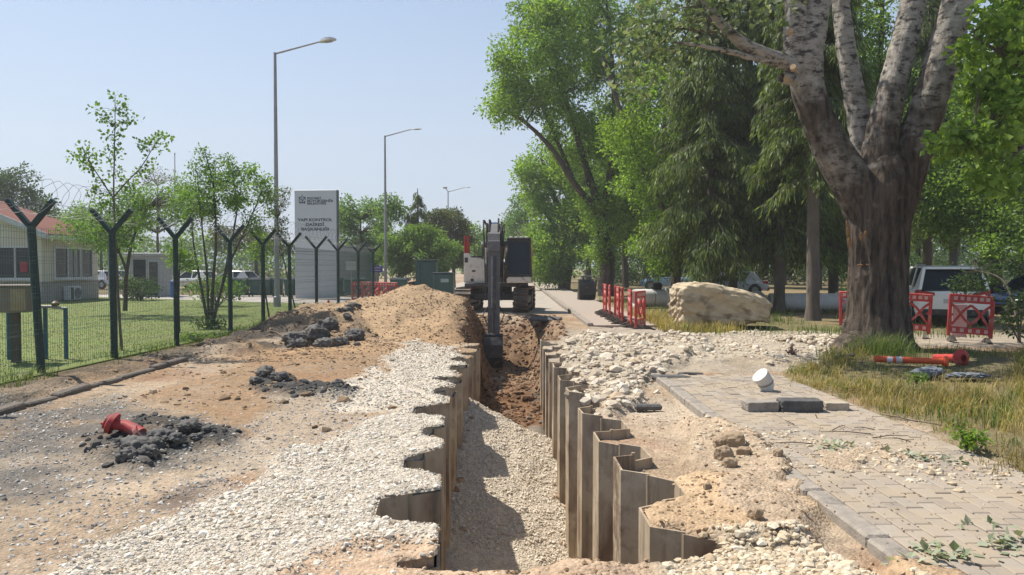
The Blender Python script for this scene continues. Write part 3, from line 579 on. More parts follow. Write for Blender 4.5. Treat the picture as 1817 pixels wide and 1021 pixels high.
# ================================================================== KERB AND PAVEMENT
M_KERB = mat('kerb_concrete', (.33, .29, .245), (.22, .195, .165), rough=.9, scale=7, bump=.4, bscale=60, spots=((.13, .115, .1), 5, .56, .72))
M_PAVE = island_mat('paver', [(0, (.235, .205, .175)), (.5, (.30, .265, .225)), (1, (.355, .315, .265))])
M_BED = mat('paving_bed', (.25, .205, .155), (.16, .13, .10), rough=1, scale=20, bump=.4)
pav = MB().box(((KX + .17 + PX1) / 2, 7.4, -.045), (PX1 - KX - .17, 9.4, .07)).build('pavement', M_BED, kind='structure')
kerb = MB().box((KX + .085, 7.4, -.24), (.16, 9.4, .2)).build('kerb', M_BED, kind='structure')
ks = MB().box((0, 0, 0), (.165, .985, .20), b=.018); kme = None
ky = 2.75
while ky < 12.0:
    o = ks.build('kerb_stone', M_KERB, kerb) if kme is None else link('kerb_stone', kme, M_KERB, kerb)
    kme = o.data
    o.location = (KX + .085 + random.uniform(-.01, .01), ky + .5, -.085 + random.uniform(-.008, .008)); o.rotation_euler = (random.uniform(-.008, .008), random.uniform(-.02, .02), random.uniform(-.012, .012))
    ky += 1.0
pl, pw = .235, .135
cand = []
ncol = int((PX1 - KX - .18) / pw)
for i in range(ncol):
    x = KX + .18 + pw * (i + .5)
    y = 2.75 + (i % 2) * pl / 2 + random.uniform(-.02, .02)
    while y < 12.0:
        cand.append((x, y)); y += pl
def vis(x, y): return abs(x / y * FPX) < 925 and y > 3.9 and float(Z_SP1.m(np.array([x]), np.array([y]))[0]) < .5
cand.sort(key=lambda c: (0 if vis(*c) else 1, c[1]))
pme = None; rest = MB()
for k, (x, y) in enumerate(cand):
    z = -.033 + random.uniform(-.004, .004); rot = (random.uniform(-.012, .012), random.uniform(-.012, .012), random.uniform(-.02, .02))
    if k < 300:
        o = MB().box((0, 0, 0), (pw - .007, pl - .007, .07), b=.006).build('paver', M_PAVE, pav) if pme is None else link('paver', pme, M_PAVE, pav)
        pme = o.data; o.location = (x, y, z); o.rotation_euler = rot
    else:
        rest.box((0, 0, 0), (pw - .007, pl - .007, .07), Matrix.Translation((x, y, z)) @ Matrix.Rotation(rot[2], 4, 'Z') @ Matrix.Rotation(rot[0], 4, 'X'))
rest.build('pavers', M_PAVE, pav, kind='stuff', fix=False)
# dirt trodden over the paving, laid out in the place itself
n = M_PAVE.node_tree.nodes; L = M_PAVE.node_tree.links; gp_ = n.new('ShaderNodeNewGeometry'); dn_ = n.new('ShaderNodeTexNoise'); dn_.inputs['Scale'].default_value = 1.7; dn_.inputs['Detail'].default_value = 8; dn_.inputs['Roughness'].default_value = .7
L.new(gp_.outputs['Position'], dn_.inputs['Vector']); dr_ = n.new('ShaderNodeMapRange'); dr_.inputs[1].default_value = .36; dr_.inputs[2].default_value = .60; dr_.inputs[4].default_value = .9; L.new(dn_.outputs['Fac'], dr_.inputs[0])
bs_ = n['Principled BSDF']; src_ = bs_.inputs['Base Color'].links[0].from_socket; dm_ = n.new('ShaderNodeMix'); dm_.data_type = 'RGBA'; L.new(dr_.outputs[0], dm_.inputs[0]); L.new(src_, dm_.inputs[6]); dm_.inputs[7].default_value = (.335, .27, .195, 1); L.new(dm_.outputs[2], bs_.inputs['Base Color'])
# paver colour must vary from object to object: mix in object random
n = M_PAVE.node_tree.nodes; L = M_PAVE.node_tree.links; oi = n.new('ShaderNodeObjectInfo'); cr = [q for q in n if q.type == 'VALTORGB'][0]
gi = [q for q in n if q.type == 'NEW_GEOMETRY' and q is not gp_][0]; ad = n.new('ShaderNodeMath'); ad.operation = 'ADD'; fr = n.new('ShaderNodeMath'); fr.operation = 'FRACT'
L.new(oi.outputs['Random'], ad.inputs[0]); L.new(gi.outputs['Random Per Island'], ad.inputs[1]); L.new(ad.outputs[0], fr.inputs[0]); L.new(fr.outputs[0], cr.inputs[0])
# left kerb, half buried
lk = MB().box((-6.55, 11.5, -.09), (.1, 6.0, .06)).build('kerb_edge', M_BED, kind='structure')
for k in range(6):
    a = G(-20 + k * 58, 738 - k * 16.5, 0); b = G(-20 + (k + 1) * 58, 738 - (k + 1) * 16.5, 0)
    d = (b - a); o = MB().box((0, 0, 0), (d.length * .97, .15, .22), b=.02).build('kerb_stone', mat('kerb_dirty_shaded', (.17, .145, .12), (.10, .085, .07), rough=.95, scale=5, bump=.6), lk)  # dirty kerb, its colour also darkened to stand for shade on its face
    o.location = ((a + b) / 2) + Vector((0, 0, -.05 + random.uniform(-.035, .02))); o.rotation_euler = (random.uniform(-.12, .12), random.uniform(-.035, .035), math.atan2(d.y, d.x))
# far road and footway
M_ROAD = mat('road_asphalt', (.38, .335, .28), (.29, .255, .215), rough=.9, scale=1.5, bump=.2, bscale=60)
def sheet(name, pts, z, m, th=.03):
    mb = MB(); n = len(pts); V = [(p[0], p[1], z) for p in pts] + [(p[0], p[1], z - th) for p in pts]
    mb.add(V, [tuple(range(n)), tuple(range(n, 2 * n))[::-1]] + [(i, (i + 1) % n, (i + 1) % n + n, i + n) for i in range(n)])
    return mb.build(name, m, kind='structure')
sheet('road', [(-6.2, 29.5), (2.2, 28.5), (2.2, 400), (-6.2, 400)], -.035, M_ROAD)
sheet('side_road', [tuple(G(395, 545)[:2]), tuple(G(640, 549)[:2]), (-6.3, 36), (-6.3, 45), (-45, 52), (-45, 41)], -.032, mat('pale_concrete', (.42, .38, .34), (.34, .31, .28), rough=.9))
sheet('footway', [(2.45, 22), (4.35, 22), (4.35, 120), (2.45, 120)], .03, mat('far_paving', (.36, .30, .25), (.28, .235, .195), rough=.9, scale=9, bump=.3), .1)
fk = MB().box((2.33, 60, -.06), (.1, 76, .05)).build('kerb_row', M_BED, kind='structure')
kme = None
for k in range(40):
    o = MB().box((0, 0, 0), (.17, .98, .22), b=.015).build('kerb_stone', M_KERB, fk) if kme is None else link('kerb_stone', kme, M_KERB, fk)
    kme = o.data; o.location = (2.35 + random.uniform(-.01, .01), 22.6 + k, -.02 + random.uniform(-.01, .01))
# lawn behind the fence
M_LAWN = mat('lawn_turf', (.15, .185, .045), (.105, .14, .035), rough=.95, scale=1.3, bump=.5, bscale=120, spots=((.16, .16, .06), .8, .5, .75))
sheet('lawn', [(-7.55, 8), (-7.35, 16), (-6.95, 23.5), tuple(G(600, 566)[:2]), tuple(G(545, 541)[:2]), tuple(G(120, 527)[:2]), (-45, 44), (-45, 8)], .055, M_LAWN, .1)
# ================================================================== EXCAVATOR
M_BLK = mat('black_paint', (.035, .036, .04), (.022, .022, .024), rough=.45, scale=5, spots=((.10, .085, .065), 6, .58, .75))
M_DGR = mat('dark_steel', (.06, .06, .065), (.035, .035, .038), rough=.5, scale=8, spots=((.16, .12, .08), 7, .56, .72))
M_ARM = mat('arm_grey', (.18, .175, .17), (.11, .108, .108), rough=.6, scale=4, spots=((.2, .16, .115), 5, .54, .7))
M_EXW = mat('machine_white', (.70, .67, .60), (.62, .59, .53), rough=.45, scale=3, spots=((.33, .26, .18), 4, .58, .75), coat=.2)
M_RED = mat('machine_red', (.42, .04, .03), (.32, .03, .025), rough=.45)
M_TRACK = mat('track_steel', (.10, .085, .07), (.055, .05, .045), rough=.65, scale=9, bump=.3, bscale=30, spots=((.22, .15, .09), 5, .5, .7))
M_CHR = mat('chrome_rod', (.75, .75, .76), (.7, .7, .72), rough=.15, metal=1.0)
M_GLS = mat('dark_glass', (.012, .02, .026), (.01, .016, .02), rough=.12, spec=.32)
M_RUBB = mat('rubber', (.025, .025, .026), (.018, .018, .018), rough=.85)
M_BLUE = mat('blue_paint', (.04, .10, .32), rough=.4)
def excavator():
    ex = thing('excavator', 'white and black crawler excavator digging at the head of the trench', 'excavator', (-.62, 31.0, -.05), 0.0)
    TY = math.radians(-6)
    for sx in (-1, 1):   # tracks
        mb = MB(); prof = []
        for k in range(17): a = -PI / 2 + PI * k / 16; prof.append((1.55 + .44 * math.cos(a), .48 + .44 * math.sin(a)))
        for k in range(17): a = PI / 2 + PI * k / 16; prof.append((-1.55 + .44 * math.cos(a), .48 + .44 * math.sin(a)))
        cx = sx * 1.16
        tr = MB(); pts = prof
        n = len(pts); V = [(cx + d, y, z) for d in (-.26, .26) for y, z in pts]
        tr.add(V, [(i, (i + 1) % n, (i + 1) % n + n, i + n) for i in range(n)])
        tro = tr.build('track', M_TRACK, ex); tro.rotation_euler = (0, 0, TY)
        # shoes around the loop
        per = [0]
        for i in range(n): per.append(per[-1] + math.dist(pts[i], pts[(i + 1) % n]))
        S = MB().box((0, 0, .02), (.6, .165, .035)).box((0, -.05, .055), (.6, .03, .05)); sme = None
        N = 46
        for k in range(N):
            s = per[-1] * k / N; i = max(j for j in range(n) if per[j] <= s); f = (s - per[i]) / (per[i + 1] - per[i])
            p = pts[i]; q = pts[(i + 1) % n]; y = p[0] + (q[0] - p[0]) * f; z = p[1] + (q[1] - p[1]) * f
            nrm = math.atan2(-(q[0] - p[0]), q[1] - p[1])   # outward normal angle in y-z
            o = S.build('track_shoe', M_TRACK, tro) if sme is None else link('track_shoe', sme, M_TRACK, tro)
            sme = o.data; o.location = (cx, y, z); o.rotation_euler = (nrm - PI / 2 if False else math.atan2(-(q[1] - p[1]), -(q[0] - p[0])) , 0, 0)
        fr = MB().box((cx, 0, .48), (.36, 3.0, .34), b=.04)
        for yy in (-1.55, 1.55): fr.lathe([(.05, -.2), (.36, -.2), (.36, .2), (.05, .2)], 18, T(cx, yy, .48, ry=PI / 2))
        for yy in np.linspace(-1.1, 1.1, 6): fr.lathe([(.11, -.2), (.11, .2)], 10, T(cx, yy, .16, ry=PI / 2))
        fr.build('track_frame', M_DGR, ex).rotation_euler = (0, 0, TY)
    MB().box((0, 0, .62), (1.9, 1.5, .32), b=.05).lathe([(.62, .75), (.62, 1.02)], 24).build('undercarriage', M_DGR, ex)
    # house: deck, engine housing, counterweight
    MB().box((0, .35, 1.1), (2.55, 3.7, .16), b=.03).build('deck', M_DGR, ex)
    hs = MB().prism([(-1.32, 1.19), (-.42, 1.19), (-.42, 2.12), (-.62, 2.12), (-.78, 2.2), (-1.02, 2.2), (-1.12, 2.38), (-1.32, 2.38)], -1.25, 1.2).build('side_housing', M_EXW, ex)
    MB().box((-.87, -1.262, 1.55), (.84, .03, .6), b=.01).build('storage_door', M_EXW, hs)
    MB().box((-.92, -1.285, 1.66), (.14, .03, .07)).build('latch', M_BLK, hs)
    MB().box((-.98, -1.27, 1.3), (.13, .04, .11)).build('work_light', M_BLK, hs)
    MB().box((-1.22, -1.262, 2.1), (.13, .03, .2), b=.01).build('mirror_plate', M_DGR, hs)
    cw = MB(); secs = []
    for k in range(9):
        a = PI * k / 8; secs.append((1.3 * math.cos(a), 1.35 + .95 * math.sin(a)))
    poly = secs
    V = [(x, y, z) for z in (1.15, 2.0) for x, y in poly]; n = len(poly)
    cw.add(V, [tuple(range(n)), tuple(range(n, 2 * n))[::-1]] + [(i, (i + 1) % n, (i + 1) % n + n, i + n) for i in range(n)])
    cw.build('counterweight', M_EXW, ex)
    MB().box((.2, .85, 1.75), (1.3, 1.0, .8), b=.1).build('engine_hood', M_EXW, ex)
    MB().box((-.87, -.4, 2.24), (.7, 1.3, .05)).build('walkway_grate', M_BLK, ex)
    MB().lathe([(.07, 0), (.07, .35), (.09, .36), (.09, .55), (.05, .58)], 12, T(-.55, .4, 2.15)).build('exhaust', M_DGR, ex)
    MB().lathe([(.06, 0), (.06, .06), (.045, .12)], 10, T(-.58, -.6, 2.75)).build('beacon', mat('beacon_glass', (.6, .62, .6), rough=.2), ex)
    MB().tube([(-.58, -.6, 2.2), (-.58, -.6, 2.76)], .025, 6).build('beacon_post', M_BLK, ex)
    for xx in (-1.28, -1.14):
        MB().tube([(xx, -1.15, 2.36), (xx, -1.15, 3.08), (xx, -.75, 3.08), (xx, -.75, 2.36)], .032, 8).build('handrail', M_RED, ex)
    MB().box((-1.21, -1.13, 2.6), (.1, .02, .44)).build('rail_plate', M_RED, ex)
    MB().tube([(-.42, -1.2, 2.12), (-.42, -1.2, 2.55), (-.42, -.4, 2.55), (-.42, -.4, 2.12)], .025, 8).build('handrail', M_RED, ex)
    MB().tube([(-.95, .2, 2.2), (-.95, .2, 2.85), (-.7, .2, 2.85)], .015, 6).build('mirror_arm', M_BLK, ex)
    # cab
    cx0, cx1, cy0, cy1, z0, z1 = .42, 1.36, -1.85, -.15, 1.19, 2.98
    cab = MB(); f = .075
    A = [(cx0, cy0), (cx1, cy0), (cx1, cy1), (cx0, cy1)]
    for i, (x, y) in enumerate(A):
        top = (x + (.03 if x < .9 else -.03), y + (.22 if y < -1 else 0), z1 - .05)
        cab.bar((x, y, z0 + .25), top, f, f, (0, 1, 0))
    cab.box(((cx0 + cx1) / 2, cy0 + .02, z0 + .3), (cx1 - cx0 + .07, .08, .1)).box(((cx0 + cx1) / 2, (cy0 + cy1) / 2 + .1, z1 - .03), (.98, 1.6, .10), b=.04)
    cab.box(((cx0 + cx1) / 2, cy0 + .2, z1 - .12), (.9, .07, .1))
    cb = cab.build('cab', M_BLK, ex)
    MB().box(((cx0 + cx1) / 2, (cy0 + cy1) / 2, z0 + .12), (cx1 - cx0 + .02, cy1 - cy0 + .04, .24), b=.02).build('cab_sill', M_EXW, cb)
    g = MB(); g.add([(cx0, cy0 + .02, z0 + .3), (cx1, cy0 + .02, z0 + .3), (cx1 - .04, cy0 + .23, z1 - .1), (cx0 + .04, cy0 + .23, z1 - .1), (cx0, cy0 + .04, z0 + .3), (cx1, cy0 + .04, z0 + .3), (cx1 - .04, cy0 + .25, z1 - .1), (cx0 + .04, cy0 + .25, z1 - .1)], [(0, 1, 2, 3), (7, 6, 5, 4), (0, 4, 5, 1), (1, 5, 6, 2), (2, 6, 7, 3), (3, 7, 4, 0)])
    g.build('windscreen', M_GLS, cb)
    for x in (cx0 + .01, cx1 - .01): MB().box((x, (cy0 + cy1) / 2 + .08, 2.15), (.02, 1.5, 1.4)).build('side_window', M_GLS, cb)
    MB().box((.9, -.7, 1.75), (.45, .12, .7), b=.05).box((.9, -.95, 1.5), (.48, .5, .12), b=.05).build('operator_seat', M_BLUE, cb)
    for k in range(4): MB().box((cx0 + .16 + k * .2, cy0 + .14, z1 + .02), (.12, .06, .07), b=.015).build('cab_light', mat('lamp_lens', (.75, .75, .7), rough=.2), cb)
    MB().bar((1.4, -1.8, 1.4), (1.4, -1.8, 2.8), .02, .03).build('grab_rail', mat('rail_orange', (.5, .2, .05), rough=.5), cb)
    # boom in the plane x = 0: foot, knee, tip; stick; bucket
    ZS = lambda z: z - .30 * (1.45 - z) if z < 1.45 else 1.45 + (z - 1.45) * .84
    def plate(name, poly, wd, m, x=0.03, par=ex):
        mb = MB(); n = len(poly); V = [(x + s_ * wd / 2, y, ZS(z)) for s_ in (-1, 1) for y, z in poly]
        mb.add(V, [tuple(range(n)), tuple(range(n, 2 * n))[::-1]] + [(i, (i + 1) % n, (i + 1) % n + n, i + n) for i in range(n)])
        return mb.build(name, m, par)
    boom = plate('boom', [(-1.2, 1.45), (-1.25, 1.8), (-2.6, 3.0), (-3.6, 3.42), (-4.6, 3.4), (-6.0, 3.05), (-6.35, 2.95), (-6.3, 2.72), (-5.9, 2.72), (-4.5, 2.88), (-3.7, 2.8), (-2.8, 2.3), (-1.5, 1.42)], .50, M_BLK)
    for s_ in (-1, 1):
        MB().tube([(s_ * .36 + .03, -1.6, 1.25), (s_ * .36 + .03, -2.5, 1.95)], .085, 10).build('boom_cylinder', M_DGR, ex)
        MB().tube([(s_ * .36 + .03, -2.4, 1.87), (s_ * .36 + .03, -3.6, 2.6)], .05, 10).build('boom_rod', M_CHR, ex)
        MB().lathe([(.12, -.06), (.12, .06)], 14, T(s_ * .34 + .03, -3.65, 2.65, ry=PI / 2)).build('pin', M_DGR, ex)
    stick = plate('stick', [(-5.75, 3.42), (-6.1, 3.62), (-6.5, 3.2), (-6.75, 2.5), (-7.35, -.1), (-7.2, -.22), (-7.05, -.15), (-6.25, 2.2), (-5.95, 2.6)], .38, M_ARM)
    MB().box((.03, -6.74, 2.5), (.42, .22, .36), b=.02).build('stick_shroud', mat('grey_paint', (.15, .15, .16), (.1, .1, .105), rough=.5), stick)
    MB().tube([(.03, -4.6, 3.28), (.03, -5.3, 3.26)], .09, 10).build('stick_cylinder', M_DGR, ex)
    MB().tube([(.03, -5.2, 3.27), (.03, -6.0, 3.22)], .055, 10).build('stick_rod', M_CHR, ex)
    MB().box((.03, -5.95, 3.24), (.25, .2, .16), b=.03).build('valve_block', M_BLUE, ex)
    MB().tube([(.03, -6.95, 2.15), (.03, -7.38, ZS(.7))], .085, 10).build('bucket_cylinder', M_DGR, stick)
    MB().tube([(.03, -7.36, ZS(.8)), (.03, -7.52, ZS(.05))], .045, 10).build('bucket_rod', M_DGR, stick)
    hz = MB()
    for s_, o_ in ((-.17, 0), (.2, .05), (-.24, .1), (.26, -.05), (-.1, .12), (.12, .16)):
        hz.tube([(s_, -3.4, 3.05), (s_ * 1.2, -4.8, 3.2 + o_), (s_ * 1.35, -5.5, 3.3 + o_), (s_ * 1.4, -6.0, 3.28 + o_), (s_ * 1.35, -6.4, 3.0), (s_ * 1.2, -6.6, 2.5)], .034, 6)
    hz.build('hoses', M_RUBB, ex)
    for s_ in (-.3, .36):
        MB().tube([(s_, -6.3, 2.6), (s_ * .9, -6.85, 1.9), (s_ * .75, -7.15, ZS(.9))], .022, 6).build('hose', M_RUBB, ex)
    for s_ in (-1, 1): MB().tube([(s_ * .2 + .03, -7.2, ZS(.75)), (s_ * .34 + .03, -7.25, ZS(.55)), (s_ * .2 + .03, -7.3, ZS(.3))], .02, 6).build('hose_guard', M_DGR, stick)
    for s_ in (-1, 1): MB().bar((.03 + s_ * .17, -7.2, ZS(.0)), (.03 + s_ * .17, -7.55, ZS(.1)), .03, .1).build('link', M_DGR, ex)
    MB().lathe([(.06, -.3), (.06, .3)], 12, T(.03, -7.52, ZS(.06), ry=PI / 2)).build('pin', M_DGR, ex)
    bk = []
    prof = [(y_, z_ - .45) for y_, z_ in [(-7.15, -.15), (-7.6, .05), (-7.72, -.2), (-7.72, -.6), (-7.5, -.95), (-7.2, -1.05), (-6.95, -.95)]]
    mb = MB(); n = len(prof); V = [(.03 + s_ * .3, y, z) for s_ in (-1, 1) for y, z in prof] + [(.03 + s_ * .27, y * .985 - .1, z * .96) for s_ in (-1, 1) for y, z in prof]
    mb.add(V, [(i, i + 1, i + 1 + n, i + n) for i in range(n - 1)] + [tuple(range(n)), tuple(range(n, 2 * n))[::-1]])
    b_ = mb.build('bucket', M_DGR, ex)
    for k in range(4): MB().bar((.03 - .24 + k * .16, -7.0, -1.42), (.03 - .24 + k * .16, -6.75, -1.35), .07, .05).build('tooth', M_TRACK, b_)
    for s_ in (-1, 1): MB().box((.03 + s_ * .12, -7.4, -.42), (.03, .35, .25), b=.01).build('ear', M_DGR, b_)
excavator()
# spare bucket standing on the footway
def spare_bucket():
    r = thing('digger_bucket', 'black excavator bucket standing on the footway before the trees', 'bucket', (3.95, 39.5, .03), math.radians(8))
    prof = [(.32, 0), (-.2, .02), (-.42, .3), (-.42, .8), (-.25, 1.05), (.1, 1.1)]
    n = len(prof); mb = MB(); W_ = .40
    V = [(s_ * W_, y, z) for s_ in (-1, 1) for y, z in prof] + [(s_ * (W_ - .03), y * .94 + .02, z * .97 + .02) for s_ in (-1, 1) for y, z in prof]
    mb.add(V, [(i, i + 1, i + 1 + n, i + n) for i in range(n - 1)] + [(2 * n + i, 2 * n + i + n, 2 * n + i + 1 + n, 2 * n + i + 1) for i in range(n - 1)] + [tuple(range(n)), tuple(range(n, 2 * n))[::-1]])
    for s_ in (-1, 1): mb.bar((s_ * W_, -.3, .05), (s_ * (W_ + .05), -.44, 1.05), .05, .08, (1, 0, 0))
    mb.build('shell', M_BLK, r)
    for s_ in (-.16, .16): MB().box((s_, .0, 1.18), (.05, .3, .22), b=.02).build('ear', M_DGR, r)
    MB().tube([(-.3, 0, 1.24), (.3, 0, 1.24)], .05, 10).build('pin', mat('worn_steel', (.3, .28, .25), rough=.5), r)
    for k in range(5): MB().bar((-.32 + k * .16, -.3, .03), (-.32 + k * .16, -.5, 0.03), .08, .05).build('tooth', M_TRACK, r)
spare_bucket()

# ================================================================== BARRIERS
M_BAR = mat('barrier_red', (.47, .045, .04), (.37, .035, .03), rough=.55, scale=4, spots=((.40, .20, .16), 5, .52, .72))
M_REF = mat('reflector_white', (.62, .45, .42), (.5, .25, .22), rough=.5, scale=30)
M_FOOT = mat('barrier_foot', (.07, .06, .05), (.045, .04, .035), rough=.8, spots=((.16, .13, .1), 6, .5, .7))
def make_barrier():
    r = thing('plastic_barrier', 'x', 'barrier'); Wd = .95; H = 1.0; z0 = .1
    fr = MB()
    for s_ in (-1, 1): fr.box((s_ * (Wd / 2 - .04), 0, z0 + H / 2 - .02), (.08, .06, H - .06), b=.015)
    fr.box((0, 0, z0 + H - .09), (Wd, .055, .2), b=.015).box((0, 0, z0 + .16), (Wd - .1, .05, .16), b=.015)
    fr.build('frame', M_BAR, r)
    la = MB(); zc = z0 + .52
    for s_ in (-1, 1):
        la.tube([(s_ * .42, 0, zc + .26), (s_ * .3, 0, zc + .16), (s_ * .12, 0, zc - .1), (0, 0, zc - .22)], .03, 6)
        la.tube([(s_ * .42, 0, zc - .26), (s_ * .34, 0, zc - .18), (s_ * .14, 0, zc + .12), (0, 0, zc + .24)], .03, 6)
        la.tube([(s_ * .42, 0, zc + .0), (s_ * .36, 0, zc)], .03, 6)
    la.build('lattice', M_BAR, r)
    for z_, k_ in ((z0 + H - .09, 6), (z0 + .16, 5)):
        for k in range(k_):
            for s_ in (-1, 1): MB().box((-.33 + k * .66 / (k_ - 1), s_ * .0305, z_), (.075, .006, .085)).build('reflector', M_REF, r)
    for s_ in (-1, 1):
        f = MB().loft([[(s_ * .36 - .05, y, 0), (s_ * .36 + .05, y, 0), (s_ * .36 + .04, y, h), (s_ * .36 - .04, y, h)] for y, h in ((-.34, .03), (-.25, .05), (-.06, .13), (.06, .13), (.25, .05), (.34, .03))])
        f.build('foot', M_FOOT, r)
    return r
B0 = make_barrier(); first = [True]
def barrier(x, y, rz, label, group, z=0.0, tilt=(0, 0)):
    o = B0 if first[0] else copy_tree(B0); first[0] = False
    o.location = (x, y, z); o.rotation_euler = (tilt[0], tilt[1], rz); tag(o, label, 'barrier', group); return o
ORD = ['nearest', 'second nearest', 'third nearest', 'fourth nearest', 'fifth nearest', 'sixth nearest', 'seventh nearest', 'farthest']
for kk, (y, rz) in enumerate(((20.6, 1.12), (21.7, 1.50), (22.75, 1.40), (23.8, 1.5), (24.85, 1.42), (25.9, 1.47), (26.95, 1.52), (28.0, 1.45))):
    barrier(3.45 + random.uniform(-.05, .05) + (.12 if y < 21 else 0), y, rz, 'red plastic barrier in the footway row, ' + ORD[kk] + ' to the stone rubble', 'barriers along the footway', .03 if y > 22 else -.01)
for k, (px, Y, rz) in enumerate(((641, 35.8, .35), (657, 35.5, -.3), (673, 35.0, .4), (688, 34.6, -.2))):
    p = at(px, 505, Y); barrier(p.x, Y, rz, ('red barrier behind the spoil heap, next to the green fence end', 'red barrier behind the spoil heap, second from the green fence end', 'red barrier behind the spoil heap, third from the green fence end', 'red barrier behind the spoil heap, next to the road')[k], 'barriers behind the spoil heap', -.05)
p = G(1719, 607); barrier(p.x, p.y, -.34, 'red lattice barrier leaning back, between the fallen post and the silver car', 'barriers by the poplar', 0.0, (-.06, .06))
p = G(1612, 598); barrier(p.x, p.y, -.5, 'red lattice barrier half hidden behind the right side of the poplar trunk', 'barriers by the poplar', 0.0, (0, .05))
p = G(1520, 583); barrier(p.x, p.y, -.6, 'red barrier peeping out behind the left side of the poplar trunk', 'barriers by the poplar', -.05)
MB().box((0, 0, .4), (.36, .02, .8), b=.005).build('board', M_REF, loc=(G(1712, 604).x + .03, G(1712, 604).y + .28, .05)); tag(bpy.data.objects['board'], 'pale grey board standing behind the leaning red lattice barrier', 'board')

# ================================================================== ROCKS AND LOOSE THINGS
def rock(name, label, cat, loc, size, m, seed=0, sub=3, rough=.16, boxy=.5, rz=0, group=None, shape=None, hf=.35):
    bm = bmesh.new(); bmesh.ops.create_icosphere(bm, subdivisions=sub, radius=1.0)
    co = np.array([v.co for v in bm.verts]); a = np.abs(co); sup = (a ** (2 + 4 * boxy)).sum(1) ** (1 / (2 + 4 * boxy)); co = co / sup[:, None]
    k = 1 + rough * (fbm(co[:, 0] * 1.7 + co[:, 2] * 1.3 + seed, co[:, 1] * 1.7 - co[:, 2] * 1.1 + seed * 3, 4, 200 + seed) + hf * fbm(co[:, 0] * 7 + co[:, 2] * 4, co[:, 1] * 7 + co[:, 2] * 5 + seed, 3, 300 + seed))
    co = co * k[:, None] * np.array(size) / 2
    if shape is not None: co = shape(co)
    for v, c in zip(bm.verts, co): v.co = c
    me = bpy.data.meshes.new(name); bm.to_mesh(me); bm.free()
    me.polygons.foreach_set('use_smooth', np.full(len(me.polygons), sub > 3, bool))
    o = link(name, me, m, loc=loc); o.rotation_euler = (0, 0, rz); return tag(o, label, cat, group)
M_LIME = mat('limestone', (.54, .455, .32), (.41, .335, .225), rough=.92, scale=2.5, bump=1.0, bscale=6, stretch=(.9, .9, 1.4), spots=((.24, .185, .115), 3, .50, .66))
def bshape(co):
    t = co[:, 0] / 1.3
    co[:, 2] *= np.interp(t, [-1, -.45, -.3, .1, .5, 1], [1.0, 1.0, .98, .9, .84, .66]); co[:, 2] += np.interp(t, [-1, -.4, .1, 1], [.0, .0, -.08, -.2]) * (co[:, 2] > -.3)
    co[:, 2] -= co[:, 2].min(); co[:, 2] -= .06; return co
pb = G(1285, 583)
rock('boulder', 'large tan limestone boulder lying at the edge of the trees', 'boulder', (pb.x, pb.y + .55, 0), (2.62, 1.4, 1.30), M_LIME, 3, 6, .14, 1.6, .0, shape=bshape, hf=.6)
# broken kerb pieces on the pavement
M_SHADED = mat('shaded_stone', (.12, .115, .11), (.05, .05, .05), rough=.85, scale=4, bump=.4)  # shade on the stone's front face put into its colour
def slab(label, px, py, L_, w_, h_, rz, m):
    p = G(px, py); return rock('broken_kerb_stone', label, 'kerb stone', (p.x, p.y + w_ / 2, h_ * .45), (L_, w_ * 1.1, h_), m, px, 5, .05, 3.2, rz, 'broken kerb stones', hf=.8)
slab('grey broken kerb stone with a dark end, on the pavement beside the darkest one', 1354, 731, .40, .20, .125, .10, M_KERB)
slab('broken kerb stone coloured dark for its shaded front face, between two paler stones', 1425, 732, .50, .22, .15, -.02, M_SHADED)
slab('short pale stone block at the grass end of the broken kerb stones', 1487, 729, .28, .16, .10, -.05, mat('pale_stone', (.42, .36, .28), (.33, .28, .21), rough=.9, bump=.3))
# white concrete pipe elbow
pe = G(1364, 696)
el = thing('pipe_bend', 'short white concrete pipe bend lying beyond the broken kerb stones', 'pipe', (pe.x, pe.y + .12, .0), .3); el.scale = (.72, .72, .72)
mb = MB(); arc = [(-.22 + .26 * math.sin(a) , 0, .02 + .30 * math.cos(a)) for a in (0, .35, .7, 1.05, 1.4)]
mb.tube([(-.14, 0, .32), (-.08, 0, .26), (-.02, 0, .18), (.02, .0, .09), (.03, 0, .0)], [.17, .165, .155, .14, .12], 18)
mb.build('pipe_wall', mat('white_concrete', (.62, .60, .56), (.5, .48, .44), rough=.8, scale=5, bump=.2), el, smooth=True)
MB().tube([(-.012, 0, .17), (.008, 0, .13)], [.16, .152], 18).build('rib', mat('grey_rib', (.3, .3, .29), rough=.8), el)
# big pipes among the trees
M_PIPE = mat('pipe_concrete', (.66, .65, .62), (.54, .53, .50), rough=.7, scale=2)
def pipe(label, c, L_, r_, rz, group='concrete pipes among the trees'):
    o = thing('concrete_pipe', label, 'pipe', c, rz, group)
    mb = MB().lathe([(r_ * .8, -L_ / 2), (r_, -L_ / 2), (r_, L_ / 2 - .25), (r_ * 1.15, L_ / 2 - .22), (r_ * 1.15, L_ / 2), (r_ * .85, L_ / 2), (r_ * .8, L_ / 2 - .05), (r_ * .8, -L_ / 2)], 28, T(0, 0, r_ * 1.1, ry=PI / 2), cap=False)
    mb.build('barrel', M_PIPE, o, smooth=True)
    MB().lathe([(r_ * 1.02, -.02), (r_ * 1.02, .02)], 24, T(0, 0, r_ * 1.1, ry=PI / 2)).build('band', mat('grey_rib', (.3, .3, .29)), o); return o
p = at(1155, 540, 33); pipe('white pipe with a black bag on it, behind the red footway barriers', (p.x, 33, -.05), 1.7, .40, .35)
p2 = at(1155, 506, 32.8); rock('black_bag', 'crumpled black bag lying on top of the white pipe', 'bag', (p.x + .25, 33.0, .93), (.5, .4, .34), M_RUBB, 9, 3, .3, .2)
